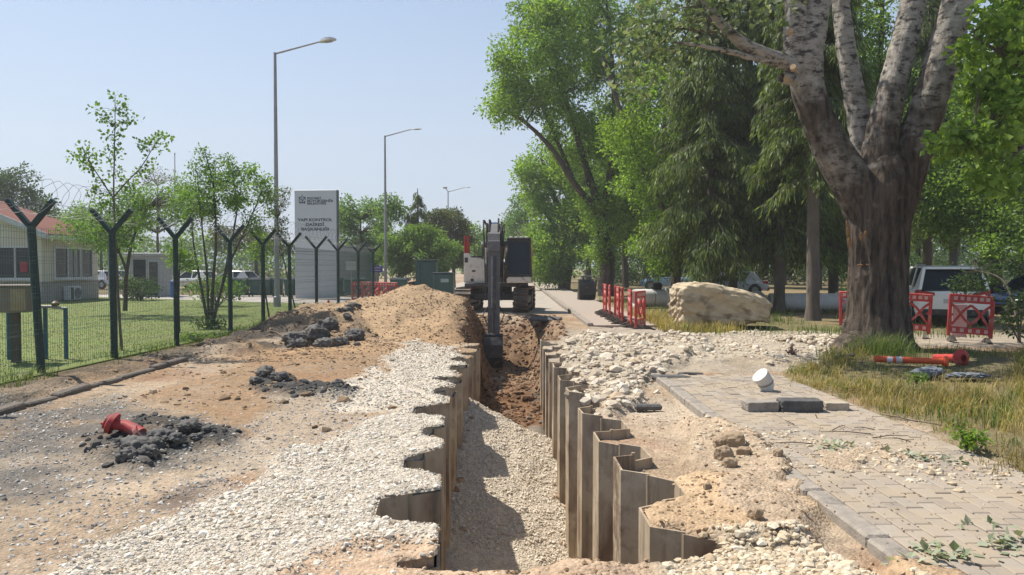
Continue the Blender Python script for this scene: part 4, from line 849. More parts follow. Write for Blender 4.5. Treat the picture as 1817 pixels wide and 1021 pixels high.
p = at(1430, 546, 30); pipe('long pale pipe lying in the grass behind the spruce trunks', (p.x, 30, -.05), 2.9, .36, -.05)
p = at(1362, 546, 30.5); pipe('short pale pipe end showing between boulder and long pipe', (p.x - .25, 31.2, -.05), .8, .36, 1.2)
p = at(1490, 540, 31); pipe('pale pipe whose end shows beside the poplar trunk', (p.x + .4, 31, -.05), 1.4, .3, .5)
# clay lumps
M_CLAY = mat('wet_clay', (.145, .137, .127), (.065, .064, .062), rough=.85, scale=5, bump=1.0, bscale=11, spots=((.19, .15, .11), 3, .56, .7))
def gz(x, y): return float(ground_h(np.array([x]), np.array([y]))[0])
lumps = [(244, 803, .34, .28, .24), (288, 786, .26, .24, .16), (262, 812, .22, .2, .14), (335, 772, .22, .2, .12), (370, 775, .14, .13, .08), (226, 818, .18, .16, .12), (275, 797, .2, .2, .15), (315, 792, .16, .14, .1), (350, 785, .12, .12, .08)]
for k, (px, py, a, b, c) in enumerate(lumps):
    p = G(px, py); rock('clay_lump', 'blue-black clay lump beside the red pipe fitting', 'clay lump', (p.x, p.y, gz(p.x, p.y) + .02), (a, b, c), M_CLAY, 20 + k, 4, .5, .0, random.uniform(0, 3), 'clay lumps round the red fitting', hf=.8)
for k, (px, py, a) in enumerate([(472, 678, .42), (495, 682, .3), (455, 686, .25), (600, 690, .25), (540, 684, .2)]):
    p = G(px, py); rock('clay_lump', 'dark clay lump on the bare dirt before the spoil heap', 'clay lump', (p.x, p.y, gz(p.x, p.y) + .03), (a * .7, a * .65, a * .5), M_CLAY, 40 + k, 4, .5, .0, random.uniform(0, 3), 'clay lumps on the bare dirt', hf=.8)
for k in range(30):
    px = random.uniform(520, 645); py = 606 - random.uniform(0, 30) * (px - 500) / 130; p = G(px, py, .1); a = random.choice((.16, .2, .27, .36, .48)) * random.uniform(.8, 1.2)
    rock('clay_lump', 'grey-black clay lump tumbled at the foot of the spoil heap', 'clay lump', (p.x, p.y, gz(p.x, p.y) + .03), (a, a * .9, a * .7), M_CLAY, 60 + k, 4, .5, .0, random.uniform(0, 3), 'clay lumps at the spoil heap', hf=.8)
for k, (px, py, a) in enumerate([(1283, 818, .17), (1300, 800, .22), (1275, 800, .14), (1380, 828, .09), (1262, 850, .11), (1320, 815, .12), (1295, 835, .13), (1340, 930, .1), (1255, 885, .07)]):
    p = G(px, py, -.02); rock('earth_clod', 'brown earth clod between the piling and the buried kerb', 'clod', (p.x, p.y, gz(p.x, p.y) + a * .18), (a, a * .8, a * .8), mat('clod_earth', (.34, .26, .17), (.24, .17, .11), rough=.95, bump=.6), 100 + k, 3, .35, .3, random.uniform(0, 3), 'clods by the kerb')
# dark asphalt slabs
M_ASPH = mat('asphalt_slab', (.115, .11, .105), (.07, .068, .065), rough=.9, scale=9, bump=.6)
for k, (px, py, L_, w_, z) in enumerate([(968, 562, 1.0, .9, .1), (1190, 663, .55, .35, .05), (1225, 657, .35, .3, .05), (1150, 718, .35, .12, -.02), (1500, 640, .3, .25, 0.0)]):
    p = G(px, py, z); o = MB().box((0, 0, .03), (L_, w_, .07), b=.02).build('asphalt_slab', M_ASPH, loc=(p.x, p.y, gz(p.x, p.y) + .03))
    o.rotation_euler = (random.uniform(-.2, .2), random.uniform(-.15, .15), random.uniform(-.5, .5))
    tag(o, ('large tilted dark asphalt slab on the dirt before the excavator track', 'broken dark asphalt slab among the rubble at the kerb end', 'small dark asphalt slab right of the kerb end rubble', 'dark asphalt crust at the foot of the kerb', 'flat dark slab in the weeds left of the poplar')[k], 'asphalt slab')
# concrete pipe in the trench
pp = thing('trench_pipe', 'grey pipe half buried in the trench beyond the gravel ridge', 'pipe', (.52, 15.1, -2.28))
MB().lathe([(.2, -1.0), (.27, -1.0), (.27, 1.2), (.2, 1.2)], 24, T(0, 0, .27, rx=-PI / 2)).build('barrel', mat('pipe_grey', (.19, .155, .12), (.12, .10, .08), rough=.9), pp, smooth=True)
rock('trench_stone', 'pale grey stone on the dug slope inside the trench', 'stone', (.12, 16.2, float(floor_h(np.array([.12]), np.array([16.2]))[0]) + .08), (.3, .22, .2), mat('grey_stone', (.33, .3, .26), rough=.9), 7, 3, .2, .5)
# red pipe fitting on the clay
p = G(222, 780); rf = thing('red_pipe_fitting', 'red flanged pipe fitting lying on dark clay', 'pipe fitting', (p.x, p.y, gz(p.x, p.y) - .01), .15); rf.scale = (.72, .72, .62)
M_HYD = mat('hydrant_red', (.42, .04, .04), (.30, .03, .03), rough=.6, spots=((.16, .09, .075), 5, .50, .66))
MB().tube([(-.16, .0, .20), (.0, 0, .17), (.12, -.04, .11), (.24, -.1, .05)], [.085, .09, .10, .10], 14).build('barrel', M_HYD, rf, smooth=True)
MB().lathe([(.0, -.03), (.17, -.03), (.17, .035), (.12, .06), (.12, .09), (0, .09)], 16, T(-.17, .02, .21, ry=-1.2)).build('flange', M_HYD, rf, smooth=True)
MB().lathe([(0, -.03), (.15, -.03), (.15, .03), (0, .03)], 16, T(.25, -.1, .05, ry=-2.2)).build('flange', M_HYD, rf)
MB().box((-.30, .08, .2), (.1, .05, .06), b=.02).build('nut', M_HYD, rf)
# fallen orange posts
M_ORG = mat('post_orange', (.62, .10, .03), (.52, .08, .025), rough=.5)
p = G(1615, 651); q = thing('delineator_post', 'orange traffic post with silver bands fallen in the grass', 'traffic post', (p.x, p.y, .10), -.12)
MB().tube([(-.6, 0, 0.03), (.56, 0, 0.0)], .055, 16).build('tube', M_ORG, q, smooth=True)
for x in (-.36, -.2): MB().tube([(x - .05, 0, .022), (x + .05, 0, .02)], .0575, 16).build('reflective_band', mat('silver_band', (.6, .6, .62), rough=.3), q, smooth=True)
MB().tube([(.54, 0, 0), (.6, 0, 0)], [.075, .10], 16).build('collar', M_ORG, q, smooth=True)
p = G(1706, 648); q = thing('delineator_post', 'fallen red traffic post seen end-on, its round base showing', 'traffic post', (p.x, p.y, .13), .1)
MB().lathe([(.06, -.03), (.15, -.03), (.15, 0), (.09, .04), (.06, .05)], 20, T(rx=PI / 2), cap=False).build('base', M_BAR, q, smooth=True)
MB().tube([(0, .03, 0), (0, .7, -.08)], .065, 14).build('tube', M_BAR, q, smooth=True)
p = G(1652, 668); rock('grey_cloth', 'crumpled blue-grey cloth lying in the grass before the fallen posts', 'cloth', (p.x, p.y + .1, .05), (.42, .3, .17), mat('cloth_grey', (.20, .22, .25), (.13, .145, .17), rough=.95, scale=5, bump=.6, bscale=12), 13, 4, .5, .0, hf=.9)
p = G(1728, 673); rock('grey_cloth', 'flat strip of pale grey cloth beside the crumpled cloth', 'cloth', (p.x, p.y + .1, .045), (.7, .3, .08), mat('cloth_grey', (.2, .22, .25)), 15, 4, .5, .0, hf=.9)
p = G(583, 560); q = thing('delineator_post', 'small orange post standing at the lawn end behind the fence', 'traffic post', (p.x, p.y, .02))
MB().lathe([(.05, 0), (.05, .5), (.03, .54)], 12).build('tube', M_ORG, q, smooth=True); MB().lathe([(.12, 0), (.12, .03), (.05, .06)], 14).build('base', M_ORG, q)
# ================================================================== LEFT SIDE: FENCE, LAMPS, SIGN, BUILDINGS
M_FEN = mat('fence_green', (.014, .042, .038), (.009, .028, .026), rough=.5, spots=((.05, .08, .07), 5, .6, .75))
M_WIRE = mat('fence_wire', (.05, .10, .085), (.04, .08, .07), rough=.5)
M_RAZ = mat('razor_steel', (.13, .14, .15), (.10, .105, .11), rough=.55, metal=.4)
def fence_x(y): return -7.6 + .055 * (y - 11.7)
fence = thing('wire_fence', 'green mesh fence with Y-topped posts and razor wire along the lawn', 'fence', (fence_x(20), 20, .03))
FPXS = [68, 198, 309, 405, 463, 511, 558, 597, 632]; FY = [9.45] + [8.24 / ((CX - 3.5 - p) / FPX + .055) for p in FPXS] + [33.9]
o0 = fence.location
pz = lambda y: Vector((fence_x(y) - o0.x, y - o0.y, 0))
for k, y in enumerate(FY):
    b = pz(y); lean = (-.13 if k == 1 else random.uniform(-.03, .03))
    mb = MB(); top = b + Vector((lean, 0, 2.40)); mb.tube([b - Vector((0, 0, .1)), top], .062 if k < 3 else .058, 10); po = mb.build('post', M_FEN, fence, smooth=True)
    for s_ in (-1, 1):
        MB().bar(top - Vector((0, 0, .04)), top + Vector((s_ * .37, 0, .40)), .075, .075, (0, 1, 0)).build('arm', M_FEN, po)
def strip_tubes(segs, r):
    """many thin straight 3-sided wires as one mesh"""
    A_ = np.array([s[0] for s in segs], float); B_ = np.array([s[1] for s in segs], float); d = B_ - A_; d /= np.linalg.norm(d, axis=1)[:, None]
    ref = np.where(np.abs(d[:, 2:3]) > .9, np.array([[1., 0, 0]]), np.array([[0, 0, 1.]])); u = np.cross(d, ref); u /= np.linalg.norm(u, axis=1)[:, None]; v = np.cross(d, u)
    V = []
    for P_ in (A_, B_):
        for k in range(3): a = 2 * PI * k / 3; V.append(P_ + r * (u * math.cos(a) + v * math.sin(a)))
    V = np.stack(V, 1); n = len(segs); f = np.array([(0, 1, 4, 3), (1, 2, 5, 4), (2, 0, 3, 5)])
    return V.reshape(-1, 3), (f[None] + (np.arange(n) * 6)[:, None, None]).reshape(-1, 4)
for k in range(len(FY) - 1):
    a = pz(FY[k]); b = pz(FY[k + 1]); segs = []; L_ = (b - a).length; n = int(L_ / .055)
    for i in range(1, n): p = a + (b - a) * (i / n); segs.append((p + Vector((0, 0, .06)), p + Vector((0, 0, 2.36))))
    for z in np.arange(.08, 2.37, .19): segs.append((a + Vector((0, 0, z)), b + Vector((0, 0, z))))
    for z in (.12, .70, 1.28, 1.86, 2.3):
        for dz in (.03, -.03): segs.append((a + Vector((.02, 0, z + dz)), b + Vector((.02, 0, z + dz))))
    V_, F_ = strip_tubes(segs, .0027 if FY[k] < 22 else .004)
    link('mesh_panel', mesh_np('mesh_panel', V_, F_), M_WIRE, fence, kind='stuff')
for k in range(len(FY) - 1):
    a = pz(FY[k]) + Vector((0, 0, 2.86)); b = pz(FY[k + 1]) + Vector((0, 0, 2.86)); n = 7 if FY[k] < 20 else 6
    pts = [a + (b - a) * (t / (n * 18)) + Vector((.30 * math.cos(t * 2 * PI / 18 + .2 * math.sin(t)), .10 * math.sin(t * PI / 9), .30 * math.sin(t * 2 * PI / 18))) for t in range(n * 18 + 1)]
    V_, F_ = strip_tubes(list(zip(pts[:-1], pts[1:])), .0032)
    link('razor_coil', mesh_np('razor_coil', V_, F_), M_RAZ, fence, kind='stuff')
    segs = [(pz(FY[k]) + Vector((s_ * .3, 0, 2.72)), pz(FY[k + 1]) + Vector((s_ * .3, 0, 2.72))) for s_ in (-1, 1)]
    V_, F_ = strip_tubes(segs, .004); link('strand', mesh_np('strand', V_, F_), M_RAZ, fence)
# gate post with its own Y top, further on
p = at(745, 512, 44); gp = thing('gate_post', 'green gate post with a Y top standing before the dark conifer', 'post', (p.x, 44, -.05))
MB().tube([(0, 0, 0), (0, 0, 2.2)], .07, 10).build('shaft', M_FEN, gp, smooth=True)
for s_ in (-1, 1): MB().bar((0, 0, 2.15), (s_ * .4, 0, 2.5), .07, .07, (0, 1, 0)).build('arm', M_FEN, gp)
# utility cabinet and pipe frame behind the fence
p = G(35, 645, .05); cbt = thing('utility_cabinet', 'grey-brown metal box on a wooden post just behind the fence', 'utility box', (p.x - .15, p.y + .1, .055), .25)
MB().box((0, 0, 1.13), (.62, .42, .46), b=.02).build('box', mat('cabinet_metal', (.22, .19, .15), (.16, .135, .11), rough=.7, scale=4), cbt)
MB().box((0, 0, 1.375), (.70, .50, .03), b=.008).build('lid', mat('cabinet_lid', (.3, .26, .21), rough=.7), cbt)
MB().box((.14, -.217, 1.13), (.24, .012, .38)).build('door', mat('cabinet_door', (.33, .27, .16), rough=.7), cbt)
MB().box((0.02, 0, .45), (.13, .13, .9), b=.01).build('post', mat('old_wood', (.11, .09, .075), (.07, .06, .05), rough=.9), cbt)
p = G(60, 640, .05); pf = thing('water_standpipe', 'teal pipe frame with valves beside the metal box', 'pipe frame', (p.x, p.y + .15, .055), .1)
M_TEAL = mat('teal_paint', (.04, .12, .17), (.03, .09, .13), rough=.5)
for x in (-.52, .12, .48): MB().tube([(x, 0, 0), (x, 0, .95)], .036, 10).build('leg', M_TEAL, pf, smooth=True)
MB().tube([(-.55, 0, .90), (-.35, 0, .97), (.2, 0, .97), (.5, 0, .93)], .028, 8).build('rail', mat('galvanised', (.35, .36, .36), rough=.5), pf, smooth=True)
for x in (-.5, .3): MB().lathe([(.03, 0), (.07, .02), (.07, .06), (.02, .1)], 10, T(x, 0, .98)).build('valve', mat('brass_dark', (.16, .12, .06), rough=.5), pf)

M_GALV = mat('lamp_pole', (.34, .33, .34), (.27, .26, .27), rough=.5, scale=3, metal=.2)
def lamp(label, x, y, H, arm, head, z=-.03, second=False):
    r = thing('street_lamp', label, 'street lamp', (x, y, z), 0, 'street lamps along the road')
    MB().lathe([(.16, 0), (.16, .5), (.115, .55), (.09, H * .5), (.06, H)], 12).build('pole', M_GALV, r, smooth=True)
    MB().tube([(0, 0, H - .05), (arm, 0, H + arm * .24)], [.045, .032], 8).build('arm', M_GALV, r, smooth=True)
    hd = head; mb = MB(); secs = []
    for t, ww, hh, dn in ((0, .03, .05, -.03), (.12, .10, .10, -.06), (.4, .17, .17, -.07), (.7, .16, .15, -.07), (.93, .09, .08, -.05), (1, .02, .03, -.02)):
        if hd == 'flat': ww *= 1.0; hh *= .3; dn *= .4
        secs.append([(t * .75, ww, 0), (t * .75, ww * .7, hh * .8), (t * .75, 0, hh), (t * .75, -ww * .7, hh * .8), (t * .75, -ww, 0), (t * .75, 0, dn)])
    HM = T(arm - .05, 0, H + arm * .24 - .02, ry=-.14 if hd != 'flat' else -.03); mb.loft(secs, HM); h_ = mb.build('lamp_head', mat('lamp_white', (.55, .55, .53), (.45, .45, .44), rough=.5) if hd != 'flat' else M_GALV, r, smooth=True)
    MB().box((.4, 0, -.035 if hd != 'flat' else -.01), (.34, .2, .05), HM, b=.015).build('lens', mat('lens_grey', (.28, .28, .27), rough=.3), h_)
    if second:
        MB().box((-.35, 0, H + .45), (.5, .35, .2), b=.05).build('floodlight', M_GALV, r); MB().tube([(0, 0, H), (-.3, 0, H + .4)], .04, 6).build('arm', M_GALV, r)
lamp('tall grey street lamp with a rounded white head beside the sign board', at(488, 98, 32).x, 32, 11.0, 1.95, 'egg')
lamp('grey street lamp with a flat head, a small blue sign on its pole', at(683, 245, 52).x, 52, 11.0, 1.9, 'flat')
lamp('distant street lamp carrying a floodlight, rising above the conifers', at(795, 342, 90).x, 90, 11.0, 2.1, 'flat', second=True)
p = at(310, 275, 40); fp = thing('flagpole', 'thin white flagpole behind the young tree', 'flagpole', (p.x, 40, 0)); MB().lathe([(.05, 0), (.025, p.z)], 8).build('pole', mat('pole_white', (.6, .6, .62), rough=.4), fp, smooth=True)
MB().lathe([(.02, 0), (.05, .05), (.02, .1)], 8, T(0, 0, p.z)).build('finial', M_GALV, fp)

# sign board
def sign():
    Y = 42.0; p = at(561, 338, Y); W_ = 2.42; H = p.z
    r = thing('sign_board', 'tall grey metal sign board with navy lettering and a round emblem', 'sign', (p.x, Y, 0), -.06)
    m = mat('sign_grey', (.52, .535, .55), (.49, .50, .52), rough=.45, scale=1.0, metal=.1)
    MB().box((0, 0, H / 2), (W_, .28, H), b=.015).build('panel', m, r)
    MB().box((W_ / 2 + .03, .0, H / 2), (.06, .30, H), b=.01).build('shaded_edge', mat('sign_edge', (.10, .105, .12), rough=.4), r)  # right edge painted dark in place of shade on that side
    MB().box((0, 0, H * .5 - .4), (W_ + .004, .288, .02)).build('panel_joint', mat('sign_edge', (.1, .1, .1)), r)
    nv = mat('navy_print', (.025, .03, .07), rough=.5); rot = (PI / 2, 0, 0); yf = -.146; s = W_ / 78.0
    def tx(t, px, py, size, al, sx=1.35): text_part(t, size, nv, r, ((px - 561) * s, yf, H - (py - 338) * s), rot, sx, al)
    tx('KOCAELİ', 545.5, 354.3, .15, 'LEFT', 1.25); tx('BÜYÜKŞEHİR', 545.5, 359.8, .185, 'LEFT', 1.32); tx('BELEDİYESİ', 545.5, 364.2, .15, 'LEFT', 1.4)
    tx('YAPI KONTROL', 560, 394.5, .225, 'CENTER', 1.25); tx('DAİRESİ', 560, 403.0, .225, 'CENTER', 1.25); tx('BAŞKANLIĞI', 560, 411.5, .225, 'CENTER', 1.25)
    mb = MB(); cx = (536.5 - 561) * s; cz = H - (356 - 338) * s
    def ringseg(a0, a1, r0, r1):
        n = 8; V = []
        for k in range(n + 1):
            a = a0 + (a1 - a0) * k / n; V += [(cx + q * math.cos(a), y_, cz + q * math.sin(a)) for q in (r0, r1) for y_ in (yf, yf + .01)]
        mb.add(V, [(4 * k, 4 * k + 4, 4 * k + 6, 4 * k + 2) for k in range(n)] + [(4 * k + 1, 4 * k + 3, 4 * k + 7, 4 * k + 5) for k in range(n)] + [(4 * k + 2, 4 * k + 6, 4 * k + 7, 4 * k + 3) for k in range(n)])
    for a0, a1 in ((1.75, 2.9), (3.5, 4.5), (4.95, 6.0), (.1, 1.35)): ringseg(a0, a1, .15, .205)
    for a in (.75, 2.4, 4.0, 5.4): mb.box((cx + .22 * math.cos(a), yf + .005, cz + .22 * math.sin(a)), (.06, .01, .06))
    ringseg(-.6, 3.4, .05, .095); mb.box((cx, yf + .005, cz - .1), (.07, .01, .16)).box((cx, yf + .005, cz + .25), (.03, .01, .14)).box((cx - .14, yf + .005, cz), (.16, .01, .035))
    mb.build('emblem', nv, r)
sign()
def small_sign(label, px, py, Y, W_, Hh, c, lines, post=True):
    p = at(px, py, Y); r = thing('small_sign', label, 'sign', (p.x, Y, 0)); z = p.z
    if post: MB().tube([(0, .04, 0), (0, .04, z + Hh / 2)], .03, 8).build('post', M_GALV, r)
    pa = MB().box((0, 0, z), (W_, .03, Hh), b=.005).build('plate', c, r)
    for k in range(lines): MB().box((random.uniform(-.04, .04), -.018, z + Hh * (.22 - .4 * k)), (W_ * .6, .004, Hh * .14)).build('text_line', M_REF, pa)
small_sign('small blue sign fixed beside the flat-headed lamp pole', 668, 478, 50.5, .85, .42, mat('sign_blue', (.03, .06, .30), rough=.4), 2)
small_sign('small pale green sign on a thin post before the corrugated wall', 623, 472, 44, .6, .5, mat('sign_pale', (.40, .46, .42), rough=.5), 0)

# corrugated metal wall / container building behind the sign
cw = thing('corrugated_building', 'long pale grey corrugated metal building behind the sign board', 'building', (0, 0, 0))
a = at(540, 428, 46); b = at(672, 438, 64); H0 = 3.2
n = 90; V = []
for i in range(n + 1):
    t = i / n; q = a.lerp(b, t); off = .05 if i % 2 else -.05; V += [(q.x + off * .7, q.y - off * .7, 0), (q.x + off * .7, q.y - off * .7, H0)]
mb = MB(); mb.add(V, [(2 * i, 2 * i + 2, 2 * i + 3, 2 * i + 1) for i in range(n)])
V2 = [(x - .0 - 5, y + 3, z) for x, y, z in V]; mb.build('wall_sheet', mat('corrugated', (.56, .56, .55), (.48, .48, .48), rough=.5, scale=1), cw, fix=False)
mb = MB(); mb.add([(a.x, a.y, H0), (b.x, b.y, H0), (b.x * 1.10, b.y * 1.10, H0 + .05), (a.x * 1.14, a.y * 1.14, H0 + .05), (a.x, a.y, H0 + .18), (b.x, b.y, H0 + .18), (b.x * 1.10, b.y * 1.10, H0 + .25), (a.x * 1.14, a.y * 1.14, H0 + .25)], [(0, 1, 2, 3), (7, 6, 5, 4), (0, 4, 5, 1), (1, 5, 6, 2), (2, 6, 7, 3), (3, 7, 4, 0)])
mb.build('roof', mat('roof_metal', (.40, .41, .42), rough=.5), cw)
mb = MB(); q = [(b.x, b.y), (b.x * 1.10, b.y * 1.10), (a.x * 1.14, a.y * 1.14), (a.x, a.y)]
for i in range(3): mb.add([(q[i][0], q[i][1], 0), (q[i + 1][0], q[i + 1][1], 0), (q[i + 1][0], q[i + 1][1], H0 + .5), (q[i][0], q[i][1], H0)], [(0, 1, 2, 3)])
mb.build('end_wall', mat('corrugated', (.46, .46, .46)), cw, fix=False)

# wheeled waste bins
M_BIN = mat('bin_green', (.022, .075, .062), (.016, .055, .047), rough=.5); M_BLID = mat('bin_lid', (.03, .045, .05), rough=.5)
def bin_():
    r = thing('waste_bin', 'x', 'waste bin')
    MB().loft([[(-.24, -.24, .08), (.24, -.24, .08), (.24, .24, .08), (-.24, .24, .08)], [(-.29, -.32, .95), (.29, -.32, .95), (.29, .3, .95), (-.29, .3, .95)], [(-.31, -.34, .96), (.31, -.34, .96), (.31, .32, .96), (-.31, .32, .96)], [(-.31, -.34, 1.0), (.31, -.34, 1.0), (.31, .32, 1.0), (-.31, .32, 1.0)]]).build('body', M_BIN, r)
    MB().loft([[(-.32, -.36, 1.0), (.32, -.36, 1.0), (.32, .36, 1.0), (-.32, .36, 1.0)], [(-.27, -.3, 1.08), (.27, -.3, 1.08), (.27, .3, 1.1), (-.27, .3, 1.1)]]).build('lid', M_BLID, r)
    for s_ in (-1, 1): MB().lathe([(.1, -.03), (.1, .03)], 12, T(s_ * .27, .26, .1, ry=PI / 2)).build('wheel', M_RUBB, r)
    MB().tube([(-.25, .38, .95), (.25, .38, .95)], .02, 6).build('handle', M_BLID, r); return r
b0 = bin_(); fb = True
for k, px in enumerate(list(range(410, 645, 21)) + [702, 716]):
    Y = 45.5 + random.uniform(-.3, .3); p = at(px + random.uniform(-2, 2), 500, Y); o = b0 if fb else copy_tree(b0); fb = False
    o.location = (p.x, Y, -.03); o.rotation_euler = (0, 0, random.uniform(-.2, .2)); o.scale = (1.05, 1.05, 1.05)
    tag(o, 'dark green wheeled waste bin in the row before the corrugated building' if px < 650 else 'dark green wheeled bin standing right of the lamp with the blue sign', 'waste bin', 'waste bins in a row' if px < 650 else 'bins by the lamp')
# green skip containers by the gate
for k, (px, Y, sc, lb) in enumerate(((758, 52, (1.4, 1.6, 2.3), 'tall dark green cabinet behind the gate post'), (788, 47, (1.25, 1.4, 1.45), 'green waste container with a pale label left of the excavator'))):
    p = at(px, 500, Y); r = thing('waste_container', lb, 'container', (p.x, Y, -.05)); x, y, z = sc
    MB().box((0, 0, z * .52), (x, y, z * .9), b=.05).build('body', M_BIN, r); MB().box((0, 0, z * 1.0), (x + .08, y + .08, .08), b=.02).build('lid', M_BLID, r)
    if k: MB().box((.1, -y / 2 - .01, z * .68), (.5, .02, .22)).build('label_plate', mat('label_pale', (.3, .38, .34)), r)
    for s_ in (-1, 1): MB().box((s_ * x * .35, -y / 2 - .02, z * .5), (.06, .05, z * .8)).build('rib', M_BIN, r)

# site office building at the left
def office():
    r = thing('site_office', 'small cream building with red tiled roof and white framed windows behind the fence', 'building', (-26.6, 38.2, 0))
    M_W = mat('cream_wall', (.60, .55, .46), (.54, .49, .41), rough=.85, scale=1.2); M_WF = mat('window_white', (.62, .62, .62), rough=.4)
    hw = 3.75; d0 = -2.2; d1 = 2.6; He = 3.45; Hr = 5.05
    MB().prism([(-hw, -.1), (hw, -.1), (hw, He), (0, Hr - .25), (-hw, He)], d0, d1).build('wall', M_W, r)
    MB().box((0, d0 - .02, 1.0), (2 * hw + .02, .04, .1)).box((hw + .02, .2, 1.0), (.04, 4.8, .1)).build('plinth_band', mat('band_grey', (.3, .28, .25)), r)
    MB().box((0, d0 - .02, .42), (2 * hw - .02, .04, 1.05)).box((hw + .02, .2, .42), (.04, 4.76, 1.05)).build('lower_cladding', mat('lower_grey', (.36, .34, .31), rough=.8), r)
    # roof with overhang and hip at the far end
    oh = .55; e0 = d0 - .5; e1 = d1 + .6; ze = He - .22
    rf = MB(); th = .12
    top = [(-hw - oh, e0, ze), (0, e0, Hr), (hw + oh, e0, ze), (hw + oh, e1, ze), (0, e1 - 2.6, Hr), (-hw - oh, e1, ze)]
    V = [(x, y, z + th) for x, y, z in top] + top
    rf.add(V, [(1, 2, 3, 4), (0, 1, 4, 5), (4, 3, 5), (7, 10, 9, 8), (6, 11, 10, 7), (10, 11, 9), (2, 8, 9, 3), (3, 9, 11, 5), (5, 11, 6, 0)])
    ro = rf.build('roof', mat('roof_tile_base', (.12, .06, .05), (.09, .045, .04), rough=.85, scale=3), r)
    # tile courses on the slope that shows
    Tl = MB(); sl = math.atan2(Hr - ze, hw + oh); tme = None; L_ = math.hypot(Hr - ze, hw + oh); nr = 14
    nh = 18; cnt = 0
    for i in range(nr):
        t0 = (i + .5) / nr; x = (hw + oh) * (1 - t0); z = ze + (Hr - ze) * t0 + th + .02
        yl = e1 - 2.6 * t0; ncol = int((yl - e0) / .3)
        for j in range(ncol):
            if cnt >= 300: continue
            cnt += 1
            o = MB().box((0, 0, 0), (L_ / nr * 1.05, .285, .045), b=.015).build('roof_tile', island_mat('roof_tile', [(0, (.13, .05, .04)), (.5, (.20, .08, .06)), (1, (.28, .12, .09))]), ro) if tme is None else link('roof_tile', tme, None, ro)
            tme = o.data; o.location = (x, e0 + .16 + j * .3, z); o.rotation_euler = (0, sl + .05, 0)
    fa = MB()
    for s_ in (-1, 1): fa.bar((s_ * (hw + oh), e0 - .02, ze + .02), (0, e0 - .02, Hr + .02), .05, .26, (0, 0, 1))
    fa.bar((hw + oh + .02, e0, ze), (hw + oh + .02, e1, ze), .05, .2); fa.build('fascia', mat('fascia_grey', (.5, .51, .53), rough=.5), r)
    def window(x, z, w_, h_, side, n):
        mb = MB(); pn = []
        M_ = T(x, d0 - .03, z) if side == 0 else T(hw + .03, x, z, rz=PI / 2)
        for dx in (-w_ / 2, w_ / 2): mb.box((dx, 0, 0), (.09, .09, h_ + .09), M_)
        for dz in (-h_ / 2, h_ / 2): mb.box((0, 0, dz), (w_ - .09, .09, .09), M_)
        for k in range(1, n): mb.box((-w_ / 2 + w_ * k / n, -.004, 0), (.07, .08, h_ - .09), M_)
        mb.box((0, -.05, -h_ / 2 - .07), (w_ + .2, .16, .05), M_)
        wo = mb.build('window', M_WF, r)
        for k in range(n): MB().box((-w_ / 2 + w_ * (k + .5) / n, .02, 0), (w_ / n - .08, .02, h_ - .1), M_).build('pane', M_GLS, wo)
        return wo, M_
    wo, M_ = window(2.45, 1.98, 1.75, 1.55, 0, 2); window(-1.6, 1.98, 1.75, 1.55, 0, 2)
    MB().box((.42, -.02, -.2), (.34, .01, .5), M_, b=.0).build('red_flag', mat('flag_red', (.4, .03, .04), rough=.7), wo)
    wo, M_ = window(.35, 1.98, 3.3, 1.55, 1, 3)
    for k in range(3): MB().box((-.3 + k * .45, .0, 0), (.3, .01, 1.4), M_).build('curtain', mat('curtain', (.32, .32, .33), rough=.9), wo)
    ac = thing('air_conditioner', 'white air conditioner unit at the foot of the cream building', 'air conditioner', (-26.6 + hw + .3, 37.9, .06), PI / 2)
    MB().box((0, 0, .38), (.95, .36, .72), b=.03).build('casing', M_WF, ac); MB().lathe([(.27, 0), (.27, .02)], 20, T(.16, -.185, .38, rx=PI / 2)).build('fan_grille', mat('grille', (.16, .16, .16)), ac)
    MB().box((-.3, -.19, .38), (.22, .02, .6)).build('side_grille', M_BLK, ac)
    for s_ in (-.3, .3): MB().box((s_, 0, .01), (.08, .34, .04)).build('foot', M_RUBB, ac)
    for y in (e1 - .1,): MB().box((hw + .4, y, 1.6), (.14, .14, 3.3)).build('porch_post', M_WF, r)
office()
# gatehouse booth
p = at(268, 500, 46); bt = thing('gate_booth', 'grey gate booth with a dark doorway behind the low shrubs', 'booth', (p.x, 46, -.03))
MB().box((0, 0, 1.25), (1.9, 1.8, 2.5), b=.03).build('wall', mat('booth_grey', (.34, .36, .36), rough=.7), bt); MB().box((0, 0, 2.58), (2.3, 2.2, .18), b=.03).build('roof', mat('roof_metal', (.4, .41, .42)), bt)
MB().box((-.25, -.91, 1.6), (.75, .04, 1.3)).build('window', M_GLS, bt); MB().box((.6, -.91, 1.1), (.5, .04, 2.0)).build('door', M_DGR, bt)
p = at(310, 500, 44); br = thing('barrier_arm', 'blue car park barrier box with a pale arm by the gate booth', 'barrier', (p.x, 44, -.03))
MB().box((0, 0, .5), (.4, .4, 1.0), b=.03).build('cabinet', M_BLUE, br); MB().box((1.6, 0, .9), (3.4, .06, .1)).build('arm', M_REF, br)

